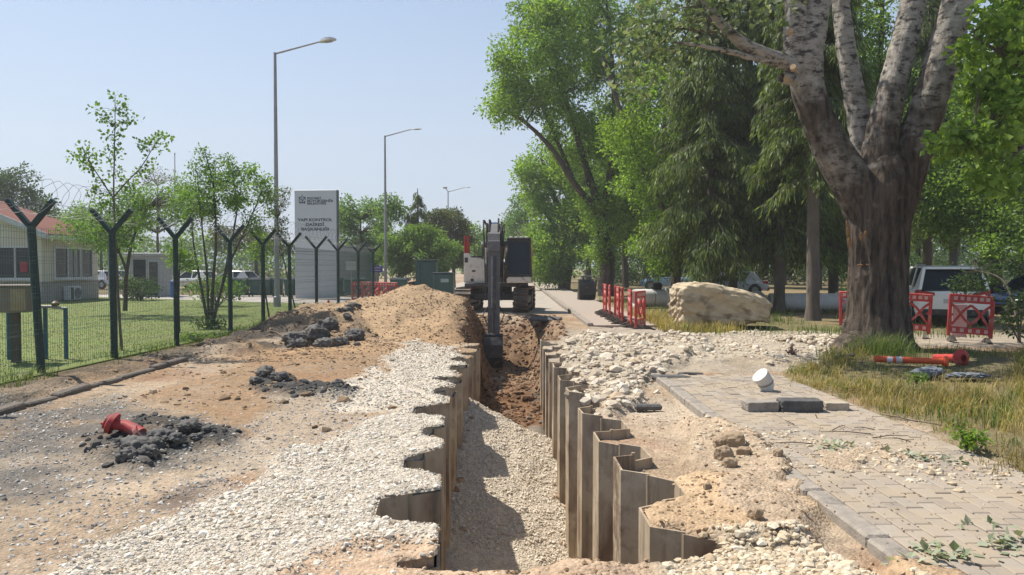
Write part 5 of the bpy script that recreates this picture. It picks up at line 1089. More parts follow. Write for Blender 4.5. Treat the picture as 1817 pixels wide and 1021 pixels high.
# ================================================================== CARS
def car(name, label, loc, rz, paint, L_=4.5, W_=1.8, H=1.5, kind='suv', group=None):
    r = thing(name, label, 'car' if kind != 'van' else 'van', loc, rz, group)
    hw = W_ / 2; zb = .28; belt = H * .60; wheel_r = .33 if kind != 'suv' else .36
    y0, y1 = -L_ / 2, L_ / 2
    if kind == 'van': roof = [(-L_ / 2 + .06, 0), (-L_ / 2 + .1, 1), (L_ * .22, 1), (L_ * .36, 0)]; belt = H * .52
    elif kind == 'suv': roof = [(-L_ / 2 + .10, 0), (-L_ / 2 + .42, .97), (L_ * .10, 1), (L_ * .27, 0)]
    else: roof = [(-L_ / 2 + .45, 0), (-L_ / 2 + .95, .97), (L_ * .06, 1), (L_ * .24, 0)]
    def sec(y, w0, w1, z0, z1):
        return [(-w0 * .94, y, z0), (-w0, y, z0 + .16), (-w0 * 1.0, y, (z0 + z1) / 2 + .04), (-w1 * .985, y, z1 - .07), (-w1 * .93, y, z1), (0, y, z1 + .025), (w1 * .93, y, z1), (w1 * .985, y, z1 - .07), (w0, y, (z0 + z1) / 2 + .04), (w0, y, z0 + .16), (w0 * .94, y, z0)]
    secs = [sec(y0, hw * .86, hw * .82, zb + .14, belt - .18), sec(y0 + .06, hw * .93, hw * .9, zb + .04, belt - .06), sec(y0 + .3, hw, hw * .98, zb, belt), sec(0, hw, hw, zb, belt), sec(L_ * .2, hw, hw * .99, zb, belt - .02), sec(L_ * .34, hw * .99, hw * .96, zb, belt - .10), sec(y1 - .18, hw * .93, hw * .86, zb, belt - .22), sec(y1, hw * .78, hw * .7, zb + .1, belt - .34)]
    body = MB().loft(secs).build('body', paint, r, smooth=True)
    gs = []
    for y, t in roof:
        wt = hw * (.90 - .16 * t); z = belt + .0 + (H - belt - .05) * t; gs.append((y, wt, z))
    (ya, wa, za), (yb, wb, zbk), (yc, wc, zc), (yd, wd, zd) = gs
    g = MB(); V = [(-wa, ya, za), (wa, ya, za), (-wb, yb, zbk), (wb, yb, zbk), (-wc, yc, zc), (wc, yc, zc), (-wd, yd, zd), (wd, yd, zd)]
    g.add(V, [(0, 1, 3, 2), (2, 3, 5, 4), (4, 5, 7, 6), (0, 2, 4, 6), (1, 7, 5, 3), (0, 6, 7, 1)]); g.build('glasshouse', M_GLS, r)
    # roof skin and pillars
    rf = MB().loft([[(-wb * .99, yb - .12, zbk - .03), (wb * .99, yb - .12, zbk - .03), (wb * .9, yb - .10, zbk + .04), (-wb * .9, yb - .10, zbk + .04)], [(-wb * 1.01, yb + .4, zbk), (wb * 1.01, yb + .4, zbk), (wb * .9, yb + .4, zbk + .07), (-wb * .9, yb + .4, zbk + .07)], [(-wc * 1.01, yc - .3, zc), (wc * 1.01, yc - .3, zc), (wc * .9, yc - .3, zc + .06), (-wc * .9, yc - .3, zc + .06)], [(-wc, yc + .06, zc - .04), (wc, yc + .06, zc - .04), (wc * .9, yc + .02, zc + .01), (-wc * .9, yc + .02, zc + .01)]])
    rf.build('roof', paint, r, smooth=True)
    for s_ in (-1, 1):
        pl = MB()
        for A_, B_, w_ in (((wa, ya, za), (wb, yb, zbk), .16), ((wd, yd, zd), (wc, yc, zc), .08)):
            pl.bar((s_ * A_[0], A_[1] + .03, A_[2] - .02), (s_ * B_[0], B_[1] + .03, B_[2]), .08, w_, (0, 1, 0))
        ym = (yb + yc) / 2 + .1; pl.bar((s_ * hw * .905, ym, belt - .02), (s_ * wb * 1.0, ym, zbk), .05, .09, (0, 1, 0))
        yq = yb + (.45 if kind == 'suv' else .3)
        pl.add([(s_ * (wa + .015), ya + .05, za), (s_ * (wa + .015), yq + .25, za), (s_ * (wb + .015), yq - .12, zbk), (s_ * (wb + .015), yb, zbk), (s_ * (wa - .03), ya + .05, za), (s_ * (wa - .03), yq + .25, za), (s_ * (wb - .03), yq - .12, zbk), (s_ * (wb - .03), yb, zbk)], [(0, 1, 2, 3), (7, 6, 5, 4), (0, 4, 5, 1), (1, 5, 6, 2), (2, 6, 7, 3), (3, 7, 4, 0)])
        pl.build('side_pillars', paint, r, kind='stuff')
    MB().box((0, y0 + .06, zb + .12), (W_ * .9, .2, .26), b=.06).build('bumper', M_BLK, r); MB().box((0, y1 - .12, zb + .1), (W_ * .8, .2, .22), b=.06).build('bumper', M_BLK, r)
    MB().box((0, y0 - .0, belt - .33), (.55, .03, .13), b=.01).build('number_plate', mat('plate_white', (.5, .5, .5), rough=.5), r)
    for s_ in (-1, 1):
        MB().loft([[(s_ * hw * .50, y0 + .0, belt - .20), (s_ * hw * .52, y0 + .0, belt - .08), (s_ * hw * .52, y0 + .1, belt - .06), (s_ * hw * .5, y0 + .1, belt - .2)], [(s_ * hw * .92, y0 + .03, belt - .22), (s_ * hw * .95, y0 + .05, belt - .02), (s_ * hw * .93, y0 + .3, belt + .0), (s_ * hw * .93, y0 + .3, belt - .2)], [(s_ * hw * 1.005, y0 + .32, belt - .14), (s_ * hw * 1.0, y0 + .34, belt - .03), (s_ * hw * .9, y0 + .5, belt - .03), (s_ * hw * .9, y0 + .5, belt - .14)]]).build('tail_lamp', mat('tail_red', (.35, .02, .02), rough=.15), r)
        MB().box((s_ * hw * .6, y1 - .06, belt - .36), (.34, .1, .13), b=.03).build('headlight', mat('lamp_lens', (.75, .75, .7)), r)
        MB().box((s_ * (hw + .1), yd - .25, belt + .06), (.2, .1, .13), b=.03).build('wing_mirror', paint, r)
        for yy in (y0 + .85, y1 - .85):
            MB().lathe([(wheel_r + .07, -.01), (wheel_r + .07, .012)], 20, T(s_ * (hw - .01), yy, wheel_r, ry=PI / 2)).build('wheel_arch', M_RUBB, r)
            wh = MB().lathe([(wheel_r * .6, -.1), (wheel_r * .95, -.1), (wheel_r, -.07), (wheel_r, .07), (wheel_r * .95, .1), (wheel_r * .6, .1)], 20, T(s_ * (hw - .075), yy, wheel_r, ry=PI / 2)).build('wheel', M_RUBB, r)
            rm = MB().lathe([(.05, -.1), (wheel_r * .62, -.1), (wheel_r * .62, .1), (.05, .1)], 20, T(s_ * (hw - .072), yy, wheel_r, ry=PI / 2))
            for k in range(5): a_ = k * 2 * PI / 5; rm.bar((s_ * (hw + .03), yy, wheel_r), (s_ * (hw + .03), yy + wheel_r * .58 * math.cos(a_), wheel_r + wheel_r * .58 * math.sin(a_)), .02, .05, (1, 0, 0))
            rm.build('rim', mat('alloy', (.4, .4, .41), rough=.35, metal=.7), wh)
        for yy in (ya * .35, yc * .2 + .55): MB().box((s_ * (hw + .008), yy, belt - .12), (.025, .18, .03), b=.008).build('door_handle', paint, r)
    MB().tube([(-hw * .3, y0 + .2, belt + .08), (hw * .35, y0 + .18, belt + .06)], .012, 5).build('rear_wiper', M_BLK, r)
    if kind == 'suv':
        for s_ in (-1, 1): MB().tube([(s_ * wb * .9, yb + .2, zbk + .06), (s_ * wb * .9, yb + .3, zbk + .1), (s_ * wc * .9, yc - .4, zc + .1), (s_ * wc * .9, yc - .3, zc + .06)], .02, 6).build('roof_rail', M_GALV, r)
    return r
M_SILV = mat('car_silver', (.78, .79, .77), (.74, .75, .73), rough=.3, coat=.6, scale=.8); M_NAVY = mat('car_navy', (.02, .035, .10), rough=.25, coat=.8); M_CWH = mat('car_white', (.62, .63, .64), rough=.3, coat=.5); M_CBL = mat('car_lightblue', (.25, .38, .52), rough=.3, coat=.5)
p = G(1697, 580); car('parked_car', 'silver sport utility car parked with its tail towards the red barriers', (p.x + .75, p.y + 2.2, 0), -.36, M_SILV, 4.7, 1.98, 1.80, 'suv', 'parked cars')
p = G(1850, 560); car('parked_car', 'dark navy car parked beside the silver one, only its front wheel showing', (p.x + 1.0, p.y + 1.5, 0), 1.95, M_NAVY, 4.4, 1.8, 1.45, 'hatch', 'parked cars')
p = at(1190, 520, 58); car('parked_van', 'pale blue van parked under the trees beyond the white pipe', (p.x, 58, 0), 1.2, M_CBL, 4.6, 1.85, 1.95, 'van', 'parked cars')
p = at(1258, 500, 72); car('parked_car', 'white car parked far off, beyond the pale blue van', (p.x, 72, 0), 1.5, M_CWH, 4.3, 1.75, 1.5, 'hatch', 'parked cars')
p = at(1300, 520, 48); car('parked_car', 'white car parked behind the boulder, between spruce trunks', (p.x, 48, 0), 1.35, M_CWH, 4.3, 1.75, 1.5, 'hatch', 'parked cars')
for px, Y, m, lb in ((172, 62, M_CWH, 'white car parked beyond the lawn next to the cream building'), (215, 66, M_NAVY, 'dark car parked beyond the lawn behind the white one'), (345, 60, M_SILV, 'silver car parked behind the multi-stemmed shrub'), (415, 58, M_CWH, 'white car parked left of the tall lamp behind the bins')):
    p = at(px, 500, Y); car('parked_car', lb, (p.x, Y, 0), 1.4 + random.uniform(-.2, .2), m, 4.3, 1.78, 1.5, 'hatch', 'cars in the yard')
# ================================================================== TREES AND PLANTS
def leafmat(name, c0, c1, c2, tr=.35): return island_mat(name, [(0, c0), (.5, c1), (1, c2)], rough=.55, trans=tr)
L_BRIGHT = leafmat('leaf_bright', (.10, .18, .028), (.185, .30, .05), (.29, .41, .09), .5)
L_MID = leafmat('leaf_mid', (.08, .145, .028), (.145, .245, .048), (.23, .34, .08), .47)
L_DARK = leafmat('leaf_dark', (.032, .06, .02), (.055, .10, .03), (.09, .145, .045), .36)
L_NEEDLE = leafmat('needles', (.055, .085, .028), (.11, .155, .048), (.20, .255, .085), .42)
L_PALE = leafmat('leaf_pale', (.08, .16, .035), (.14, .25, .055), (.21, .32, .09), .42)
L_SILVER = leafmat('leaf_silver', (.09, .14, .06), (.15, .20, .10), (.26, .29, .20), .35)
L_OLIVE = leafmat('leaf_olive', (.06, .085, .025), (.10, .125, .035), (.14, .16, .05), .3)
L_DRY = leafmat('grass_dry', (.17, .165, .05), (.34, .265, .10), (.50, .39, .18), .38)
L_GRASS = leafmat('grass_green', (.06, .11, .02), (.10, .16, .035), (.20, .22, .07), .35)
M_BARK = mat('bark', (.10, .08, .062), (.05, .04, .032), rough=.95, scale=4, bump=.9, bscale=14, stretch=(1, 1, .3))
M_BARKG = mat('bark_grey', (.16, .135, .11), (.09, .075, .06), rough=.95, scale=4, bump=.8, bscale=12, stretch=(1, 1, .35))
def unit(v): return v / np.maximum(np.linalg.norm(v, axis=-1, keepdims=True), 1e-6)
def leaf_mesh(C, spread, n, size, droop=.25, aspect=.55, up=0.5, flat=1.0):
    """n leaves in each clump; C clump centres (k,3), spread radius per clump"""
    C = np.asarray(C, float); k = len(C); sp = np.broadcast_to(np.asarray(spread, float), (k,))
    d = unit(rng.normal(size=(k, n, 3))); rad = rng.uniform(0, 1, (k, n, 1)) ** .45
    P = C[:, None] + d * rad * sp[:, None, None] * np.array([1, 1, .75 * flat]); P = P.reshape(-1, 3); dd = d.reshape(-1, 3); N = len(P)
    ax = unit(rng.normal(size=(N, 3)) * .8 + dd * .7 + np.array([0, 0, -droop])); nr = unit(rng.normal(size=(N, 3)) * .75 + np.array([0, 0, up]))
    sd_ = unit(np.cross(ax, nr)); L_ = size * rng.uniform(.65, 1.3, (N, 1)); W_ = L_ * aspect * .5
    nn = np.cross(sd_, ax) * L_ * .10
    V = np.stack([P, P + ax * L_ * .45 + sd_ * W_ + nn, P + ax * L_, P + ax * L_ * .45 - sd_ * W_ + nn], 1).reshape(-1, 3)
    return V, np.arange(N * 4).reshape(-1, 4)
def ell(px, py, Y, rx, ry, n, rd=None, shell=.4):
    """clump centres in an ellipsoid whose size comes from its span at distance Y"""
    c = at(px, py, Y); k = Y / FPX; rd = rd if rd is not None else rx * k
    d = unit(rng.normal(size=(n, 3))); r = rng.uniform(shell ** 3, 1, (n, 1)) ** (1 / 3)
    return np.array(c)[None] + d * r * np.array([rx * k, rd, ry * k])
def tree(name, label, base, limbs, C, spread, n, size, lm, bark=M_BARK, twig=.02, group=None, cat='tree', droop=.25, aspect=.55, maxbr=110, sides=9):
    """limbs: list of (points, r0, r1) in the world; each clump hangs on a twig that leaves the nearest limb"""
    b = Vector(base); r = thing(name, label, cat, b, 0, group); mb = MB(); nodes = []
    for pts, r0, r1 in limbs:
        pts = [Vector(p) for p in pts]; m = len(pts)
        fine = []
        for i in range(m - 1):
            for t in (0, .34, .67): fine.append(pts[i].lerp(pts[i + 1], t))
        fine.append(pts[-1]); k = len(fine)
        for _ in range(2): fine = [fine[0]] + [(fine[i - 1] + fine[i] * 2 + fine[i + 1]) / 4 for i in range(1, k - 1)] + [fine[-1]]
        fine = [p + Vector((random.uniform(-1, 1), random.uniform(-1, 1), 0)) * .25 * (r0 + r1) * .5 if 0 < i < k - 1 else p for i, p in enumerate(fine)]
        rad = [r0 + (r1 - r0) * i / (k - 1) for i in range(k)]
        mb.tube([p - b for p in fine], rad, sides); nodes += [(p, q) for p, q in zip(fine, rad)][2:]
    if len(C):
        NP = np.array([p for p, q in nodes]); NR = np.array([q for p, q in nodes])
        for i, c in enumerate(C[:maxbr]):
            dv = c[None] - NP; ds = np.linalg.norm(dv, axis=1) + np.maximum(0, NP[:, 2] - c[2]) * 1.5; j = int(ds.argmin()); a = Vector(NP[j]); e = Vector(c); L_ = (e - a).length
            mid = a.lerp(e, .5) + Vector((random.uniform(-.1, .1), random.uniform(-.1, .1), .12)) * L_
            r0 = min(NR[j] * .6, twig * 2.2); mb.tube([a - b, mid - b, e - b], [r0, twig * .8, twig * .3], 5, cap=False)
    mb.build('trunk', bark, r, smooth=True, fix=False)
    if len(C):
        V, Fc = leaf_mesh(C - np.array(b)[None], spread, n, size, droop, aspect); link('crown', mesh_np('crown', V, Fc), lm, r)
    return r
def limb(Y, pts, r0, r1, dy=0.0):
    m = len(pts); return ([at(px, py, Y + dy * i / (m - 1)) for i, (px, py) in enumerate(pts)], r0, r1)
def cat_(*a): 
    c = np.concatenate(a); rng.shuffle(c); return c

# ---- the big white poplar in front
def poplar():
    Y = 15.9; base = at(1556, 618, Y); r = thing('poplar_tree', 'huge white poplar with rough dark trunk forking into pale limbs', 'tree', (base.x, Y, .0))
    b = Vector((base.x, Y, 0)); k = Y / FPX
    m = bpy.data.materials.new('poplar_bark'); m.use_nodes = True; n = m.node_tree.nodes; L = m.node_tree.links; bs = n['Principled BSDF']; bs.inputs['Roughness'].default_value = .9; bs.inputs['Specular IOR Level'].default_value = .2
    tc = n.new('ShaderNodeTexCoord'); mp = n.new('ShaderNodeMapping'); mp.inputs['Scale'].default_value = (1, 1, .16); L.new(tc.outputs['Object'], mp.inputs[0])
    n1 = n.new('ShaderNodeTexNoise'); n1.inputs['Scale'].default_value = 9; n1.inputs['Detail'].default_value = 8; n1.inputs['Roughness'].default_value = .65; L.new(mp.outputs[0], n1.inputs['Vector'])
    c1 = n.new('ShaderNodeValToRGB'); c1.color_ramp.elements[0].position = .36; c1.color_ramp.elements[1].position = .62; c1.color_ramp.elements[0].color = (.025, .02, .017, 1); c1.color_ramp.elements[1].color = (.125, .097, .075, 1); L.new(n1.outputs['Fac'], c1.inputs[0])
    m2 = n.new('ShaderNodeMapping'); m2.inputs['Scale'].default_value = (1, 1, 2.2); L.new(tc.outputs['Object'], m2.inputs[0])
    n2 = n.new('ShaderNodeTexNoise'); n2.inputs['Scale'].default_value = 4.5; n2.inputs['Detail'].default_value = 7; n2.inputs['Roughness'].default_value = .7; L.new(m2.outputs[0], n2.inputs['Vector'])
    c2 = n.new('ShaderNodeValToRGB'); e = c2.color_ramp.elements; e[0].position = .40; e[0].color = (.06, .055, .05, 1); e[1].position = .485; e[1].color = (.31, .285, .25, 1); q = e.new(.72); q.color = (.43, .40, .36, 1); L.new(n2.outputs['Fac'], c2.inputs[0])
    at_ = n.new('ShaderNodeAttribute'); at_.attribute_name = 'pale'; n3 = n.new('ShaderNodeTexNoise'); n3.inputs['Scale'].default_value = 3.5; n3.inputs['Detail'].default_value = 6; L.new(tc.outputs['Object'], n3.inputs['Vector'])
    ad = n.new('ShaderNodeMath'); ad.operation = 'MULTIPLY_ADD'; L.new(n3.outputs['Fac'], ad.inputs[0]); ad.inputs[1].default_value = 1.3; L.new(at_.outputs['Fac'], ad.inputs[2])
    mr = n.new('ShaderNodeMapRange'); mr.inputs[1].default_value = .82; mr.inputs[2].default_value = 1.36; L.new(ad.outputs[0], mr.inputs[0])
    mx = n.new('ShaderNodeMix'); mx.data_type = 'RGBA'; L.new(mr.outputs[0], mx.inputs[0]); L.new(c1.outputs[0], mx.inputs[6]); L.new(c2.outputs[0], mx.inputs[7]); L.new(mx.outputs[2], bs.inputs['Base Color'])
    bn = n.new('ShaderNodeBump'); bn.inputs['Strength'].default_value = 1.0; bn.inputs['Distance'].default_value = .06; L.new(n1.outputs['Fac'], bn.inputs['Height']); L.new(bn.outputs[0], bs.inputs['Normal'])
    def trunk_tube(pts, rads, Ya, ridge, pale, nseg=64, step=.06):
        P = np.array([tuple(at(px, py, Ya + dy)) for px, py, dy in pts]) - np.array(b); d = np.r_[0, np.cumsum(np.linalg.norm(np.diff(P, axis=0), axis=1))]
        t = np.arange(0, d[-1], step); Q = np.stack([np.interp(t, d, P[:, i]) for i in range(3)], 1); R = np.interp(t, d, np.array(rads) * k) * .87; RG = np.interp(t, d, ridge); PL = np.interp(t, d, pale)
        for _ in range(14): Q[1:-1] = (Q[:-2] + 2 * Q[1:-1] + Q[2:]) / 4; R[1:-1] = (R[:-2] + 2 * R[1:-1] + R[2:]) / 4
        tg = unit(np.gradient(Q, axis=0)); u = unit(np.cross(tg, np.array([0, 1., .02]))); v = np.cross(tg, u); a = np.linspace(0, 2 * PI, nseg, endpoint=False)
        A_, S_ = np.meshgrid(a, t)
        rdg = fbm(A_ * 6 / 1.0 + 1.2 * fbm(A_ * 2, S_ * .8, 2, 9), S_ * .9, 3, int(abs(pts[0][0])) % 97); lump = fbm(np.cos(A_) * 1.2 + S_ * .5, np.sin(A_) * 1.2 + S_ * .7, 3, 31)
        knot = np.clip(fbm(A_ * 1.6, S_ * 3.2, 2, 77) - .25, 0, 1)
        RR = R[:, None] * (1 + .10 * lump) + RG[:, None] * (-np.abs(rdg) * .15 + .04) + (1 - RG[:, None]) * knot * .06
        V = Q[:, None] + RR[..., None] * (np.cos(A_)[..., None] * u[:, None] + np.sin(A_)[..., None] * v[:, None]); ns = len(t)
        idx = np.arange(ns * nseg).reshape(ns, nseg); nx2 = np.roll(idx, -1, 1); Fq = np.stack([idx[:-1], nx2[:-1], nx2[1:], idx[1:]], -1).reshape(-1, 4)
        return V.reshape(-1, 3), Fq, np.repeat(PL, nseg)
    specs = [([(1555, 640, 0), (1556, 612, 0), (1557, 560, 0), (1556, 480, 0), (1558, 400, 0), (1560, 340, 0), (1562, 290, 0), (1566, 240, 0)], [88, 68, 57, 53, 57, 64, 50, 14], [1, 1, 1, 1, 1, .9, .6, .4], [-.1, -.05, 0, 0, .03, .08, .15, .2], 96),
        ([(1540, 380, 0), (1520, 335, 0), (1478, 270, -.1), (1447, 205, -.2), (1430, 150, -.2), (1432, 90, -.3), (1448, 20, -.3), (1462, -60, -.3), (1480, -200, -.4)], [40, 42, 36, 31, 32, 29, 25, 22, 16], [.8, .6, .3, .15, .1, 0, 0, 0, 0], [.0, .2, .45, .05, .62, .75, .8, .8, .8], 64),
        ([(1424, 130, -.2), (1412, 80, -.3), (1414, 20, -.4), (1405, -60, -.5), (1380, -180, -.6)], [26, 24, 20, 17, 10], [0] * 5, [.8] * 5, 40),
        ([(1545, 320, .3), (1532, 250, .5), (1514, 160, .6), (1500, 80, .7), (1490, 0, .8), (1488, -120, 1.0)], [22, 24, 21, 19, 17, 12], [.2, .1, 0, 0, 0, 0], [.4, .6, .7, .8, .8, .8], 48),
        ([(1560, 340, -.1), (1560, 280, -.1), (1570, 210, 0), (1590, 130, .1), (1608, 60, .2), (1622, -10, .2), (1640, -140, .3)], [34, 34, 30, 27, 26, 24, 18], [.6, .3, .1, 0, 0, 0, 0], [.0, .15, .35, .55, .7, .8, .8], 56),
        ([(1580, 370, 0), (1600, 310, 0), (1628, 240, -.1), (1655, 160, -.2), (1678, 80, -.2), (1700, 0, -.3), (1730, -150, -.4)], [44, 43, 36, 32, 31, 29, 20], [.8, .5, .2, .1, 0, 0, 0], [.0, .1, .3, .5, .65, .75, .8], 64),
        ([(1430, 140, -.2), (1400, 112, -.4), (1360, 97, -.6), (1320, 80, -.8), (1285, 50, -1.0), (1262, 20, -1.1), (1240, -20, -1.2)], [19, 15, 12.5, 11, 9.5, 8.5, 7], [0] * 7, [.75] * 7, 28),
        ([(1385, 112, -.5), (1340, 104, -.7), (1290, 90, -1.0), (1250, 82, -1.2), (1195, 74, -1.4)], [7, 5.5, 4.5, 3.2, 1.6], [0] * 5, [.95] * 5, 16),
        ([(1412, 142, -.3), (1396, 140, -.45), (1385, 138, -.5)], [12, 11, 9], [0] * 3, [.9] * 3, 20),
        ([(1520, 620, -.3), (1490, 636, -.7), (1470, 645, -1.0)], [40, 22, 6], [1] * 3, [0] * 3, 32), ([(1590, 622, -.3), (1625, 636, -.6), (1648, 643, -.8)], [40, 20, 5], [1] * 3, [0] * 3, 32), ([(1556, 620, -.4), (1556, 640, -1.0)], [40, 8], [1] * 2, [0] * 2, 32)]
    VV = []; FF = []; PP = []; o_ = 0
    for pts, rads, rg, pl, ns in specs:
        V_, F_, P_ = trunk_tube(pts, rads, Y, rg, pl, ns); VV.append(V_); FF.append(F_ + o_); PP.append(P_); o_ += len(V_)
    me = mesh_np('trunk', np.concatenate(VV), np.concatenate(FF), True); a = me.attributes.new('pale', 'FLOAT', 'POINT'); a.data.foreach_set('value', np.concatenate(PP).astype(np.float32)); tr = link('trunk', me, m, r)
    # fresh scars and cut stubs
    M_SC = mat('fresh_wood', (.36, .20, .085), (.16, .085, .04), rough=.9, scale=14, bump=.6)
    for px, py, w_, h_ in ((1505, 412, 9, 26), (1507, 430, 8, 22), (1503, 398, 6, 16), (1528, 420, 7, 18), (1536, 414, 6, 10), (1526, 471, 12, 4), (1540, 470, 8, 3)):
        p = at(px, py, Y - .60 + ((px - 1556) / 53) ** 2 * .42); bm = MB().lathe([(0.0, -.02), (w_ * k * .45, 0), (w_ * k * .3, .03), (0, .035)], 10, Matrix.Translation(p - b) @ Matrix.Diagonal((1, .35, h_ / w_, 1)) @ Matrix.Rotation(PI / 2, 4, 'X')); bm.build('bark_scar', M_SC, tr)
    for px, py in ((1402, 58), (1408, 122), (1397, 140)):
        p = at(px, py, Y - .75); MB().lathe([(.075, 0), (.06, .07), (0, .07)], 14, Matrix.Translation(p - b) @ Matrix.Rotation(1.2, 4, 'X') @ Matrix.Rotation(-.5, 4, 'Y')).build('cut_stub', mat('cut_wood', (.42, .30, .18), (.33, .23, .13), rough=.8), tr)
    cc = Vector((base.x - .4, Y + .5, 12.8)); d = unit(rng.normal(size=(260, 3))); C = np.array(cc) + d * rng.uniform(.35, 1, (260, 1)) ** .5 * np.array([6.4, 5.4, 4.6]); C = C[(C[:, 2] > 8.5)]
    C = np.concatenate([C, ell(1130, 110, 15, 60, 50, 6, 1.0), ell(1210, 30, 15, 60, 40, 6, 1.0), ell(1330, 5, 14.5, 60, 20, 4, 1.0)])
    V_, F_ = leaf_mesh(C - np.array(b), .75, 90, .13, .3, .75); cr = link('crown', mesh_np('crown', V_, F_), L_SILVER, r)
    tw = MB()
    for px, py in ((1130, 110), (1100, 80), (1160, 150), (1210, 40), (1180, 20), (1330, 10)):
        tw.tube([at(1290, 60, 15.2) - b, at((px + 1290) / 2, min(py, 60) - 10, 15.1) - b, at(px, py, 15) - b], [.03, .018, .006], 5)
    tw.build('twigs', M_BARKG, r)
poplar()

# ---- road-side broadleaf trees
C = cat_(ell(905, 120, 44, 36, 75, 30, 2), ell(885, 195, 43, 22, 28, 10, 1.5), ell(950, 110, 45, 65, 120, 110, 3), ell(1010, 60, 47, 80, 120, 130, 4), ell(1080, 120, 48, 95, 170, 190, 4), ell(1150, 170, 48, 80, 180, 130, 4), ell(1075, 400, 47, 60, 75, 60, 2), ell(1010, 250, 47, 50, 70, 44, 2), ell(1120, 330, 48, 60, 100, 70, 3))
tree('broadleaf_tree', 'tall spreading road-side tree with bare dark limbs showing, above the footway', at(1076, 522, 47), [
    limb(47, [(1076, 528), (1076, 460), (1068, 385)], .56, .40), limb(47, [(1068, 390), (1040, 350), (1020, 330), (985, 270), (950, 230), (900, 195), (872, 200)], .26, .05, -3), limb(47, [(1022, 335), (990, 250), (950, 165), (905, 95)], .16, .04, -2), limb(47, [(1066, 390), (1045, 310), (1010, 200), (985, 100), (960, 0)], .27, .06, 1),
    limb(47, [(1070, 385), (1086, 290), (1092, 200), (1085, 80), (1070, -60)], .27, .06), limb(47, [(1045, 330), (1030, 250), (1000, 170), (960, 90)], .14, .04, -1), limb(47, [(1085, 310), (1120, 240), (1150, 140), (1170, 40)], .18, .05, 1), limb(47, [(1072, 420), (1095, 400), (1130, 380)], .16, .07, 1)], C, rng.uniform(.55, 1.05, len(C)), 105, .20, L_BRIGHT, M_BARK, .035, 'road-side trees', maxbr=240)
C = cat_(ell(1170, 430, 33, 45, 50, 26, 2), ell(1150, 330, 33, 55, 60, 34, 2), ell(1215, 380, 34, 40, 60, 22, 2), ell(1120, 250, 33, 55, 60, 24, 2), ell(1180, 200, 34, 70, 90, 40, 3))
tree('broadleaf_tree', 'leaning tree with cut branch stubs right of the footway barriers', at(1198, 542, 34), [limb(34, [(1200, 548), (1196, 500), (1206, 455), (1190, 395), (1160, 340), (1125, 270), (1095, 180), (1070, 100)], .27, .07, -1), limb(34, [(1180, 370), (1172, 300), (1180, 200), (1200, 100)], .12, .04), limb(34, [(1165, 350), (1140, 345), (1125, 338)], .12, .09)], C, rng.uniform(.4, .8, len(C)), 100, .16, L_BRIGHT, M_BARKG, .025, 'road-side trees')
C = cat_(ell(985, 340, 62, 60, 70, 60, 4), ell(945, 330, 60, 30, 45, 18, 2), ell(1010, 420, 60, 55, 55, 44, 3), ell(965, 445, 58, 35, 50, 40, 2), ell(950, 285, 62, 22, 25, 8, 1.5), ell(1030, 330, 63, 50, 80, 40, 3))
tree('broadleaf_tree', 'dense bright green tree beyond the excavator cab', at(1003, 510, 61), [limb(61, [(1001, 515), (1005, 480), (1015, 455), (1000, 400), (975, 330), (960, 280)], .55, .1), limb(61, [(1010, 450), (1030, 380), (1040, 300)], .3, .1), limb(61, [(1000, 420), (960, 370), (940, 330)], .2, .06)], C, rng.uniform(.7, 1.2, len(C)), 110, .26, L_BRIGHT, M_BARK, .04, 'road-side trees')
C = cat_(ell(930, 395, 92, 30, 50, 40, 3), ell(955, 440, 88, 35, 40, 34, 3), ell(915, 420, 95, 18, 35, 16, 2), ell(980, 480, 60, 22, 25, 14, 1.5))
tree('broadleaf_tree', 'smaller bright tree at the far end of the tree row', at(940, 498, 90), [limb(90, [(940, 500), (938, 450), (930, 400)], .4, .15)], C, rng.uniform(.8, 1.4, len(C)), 110, .32, L_PALE, M_BARK, .04, 'road-side trees')
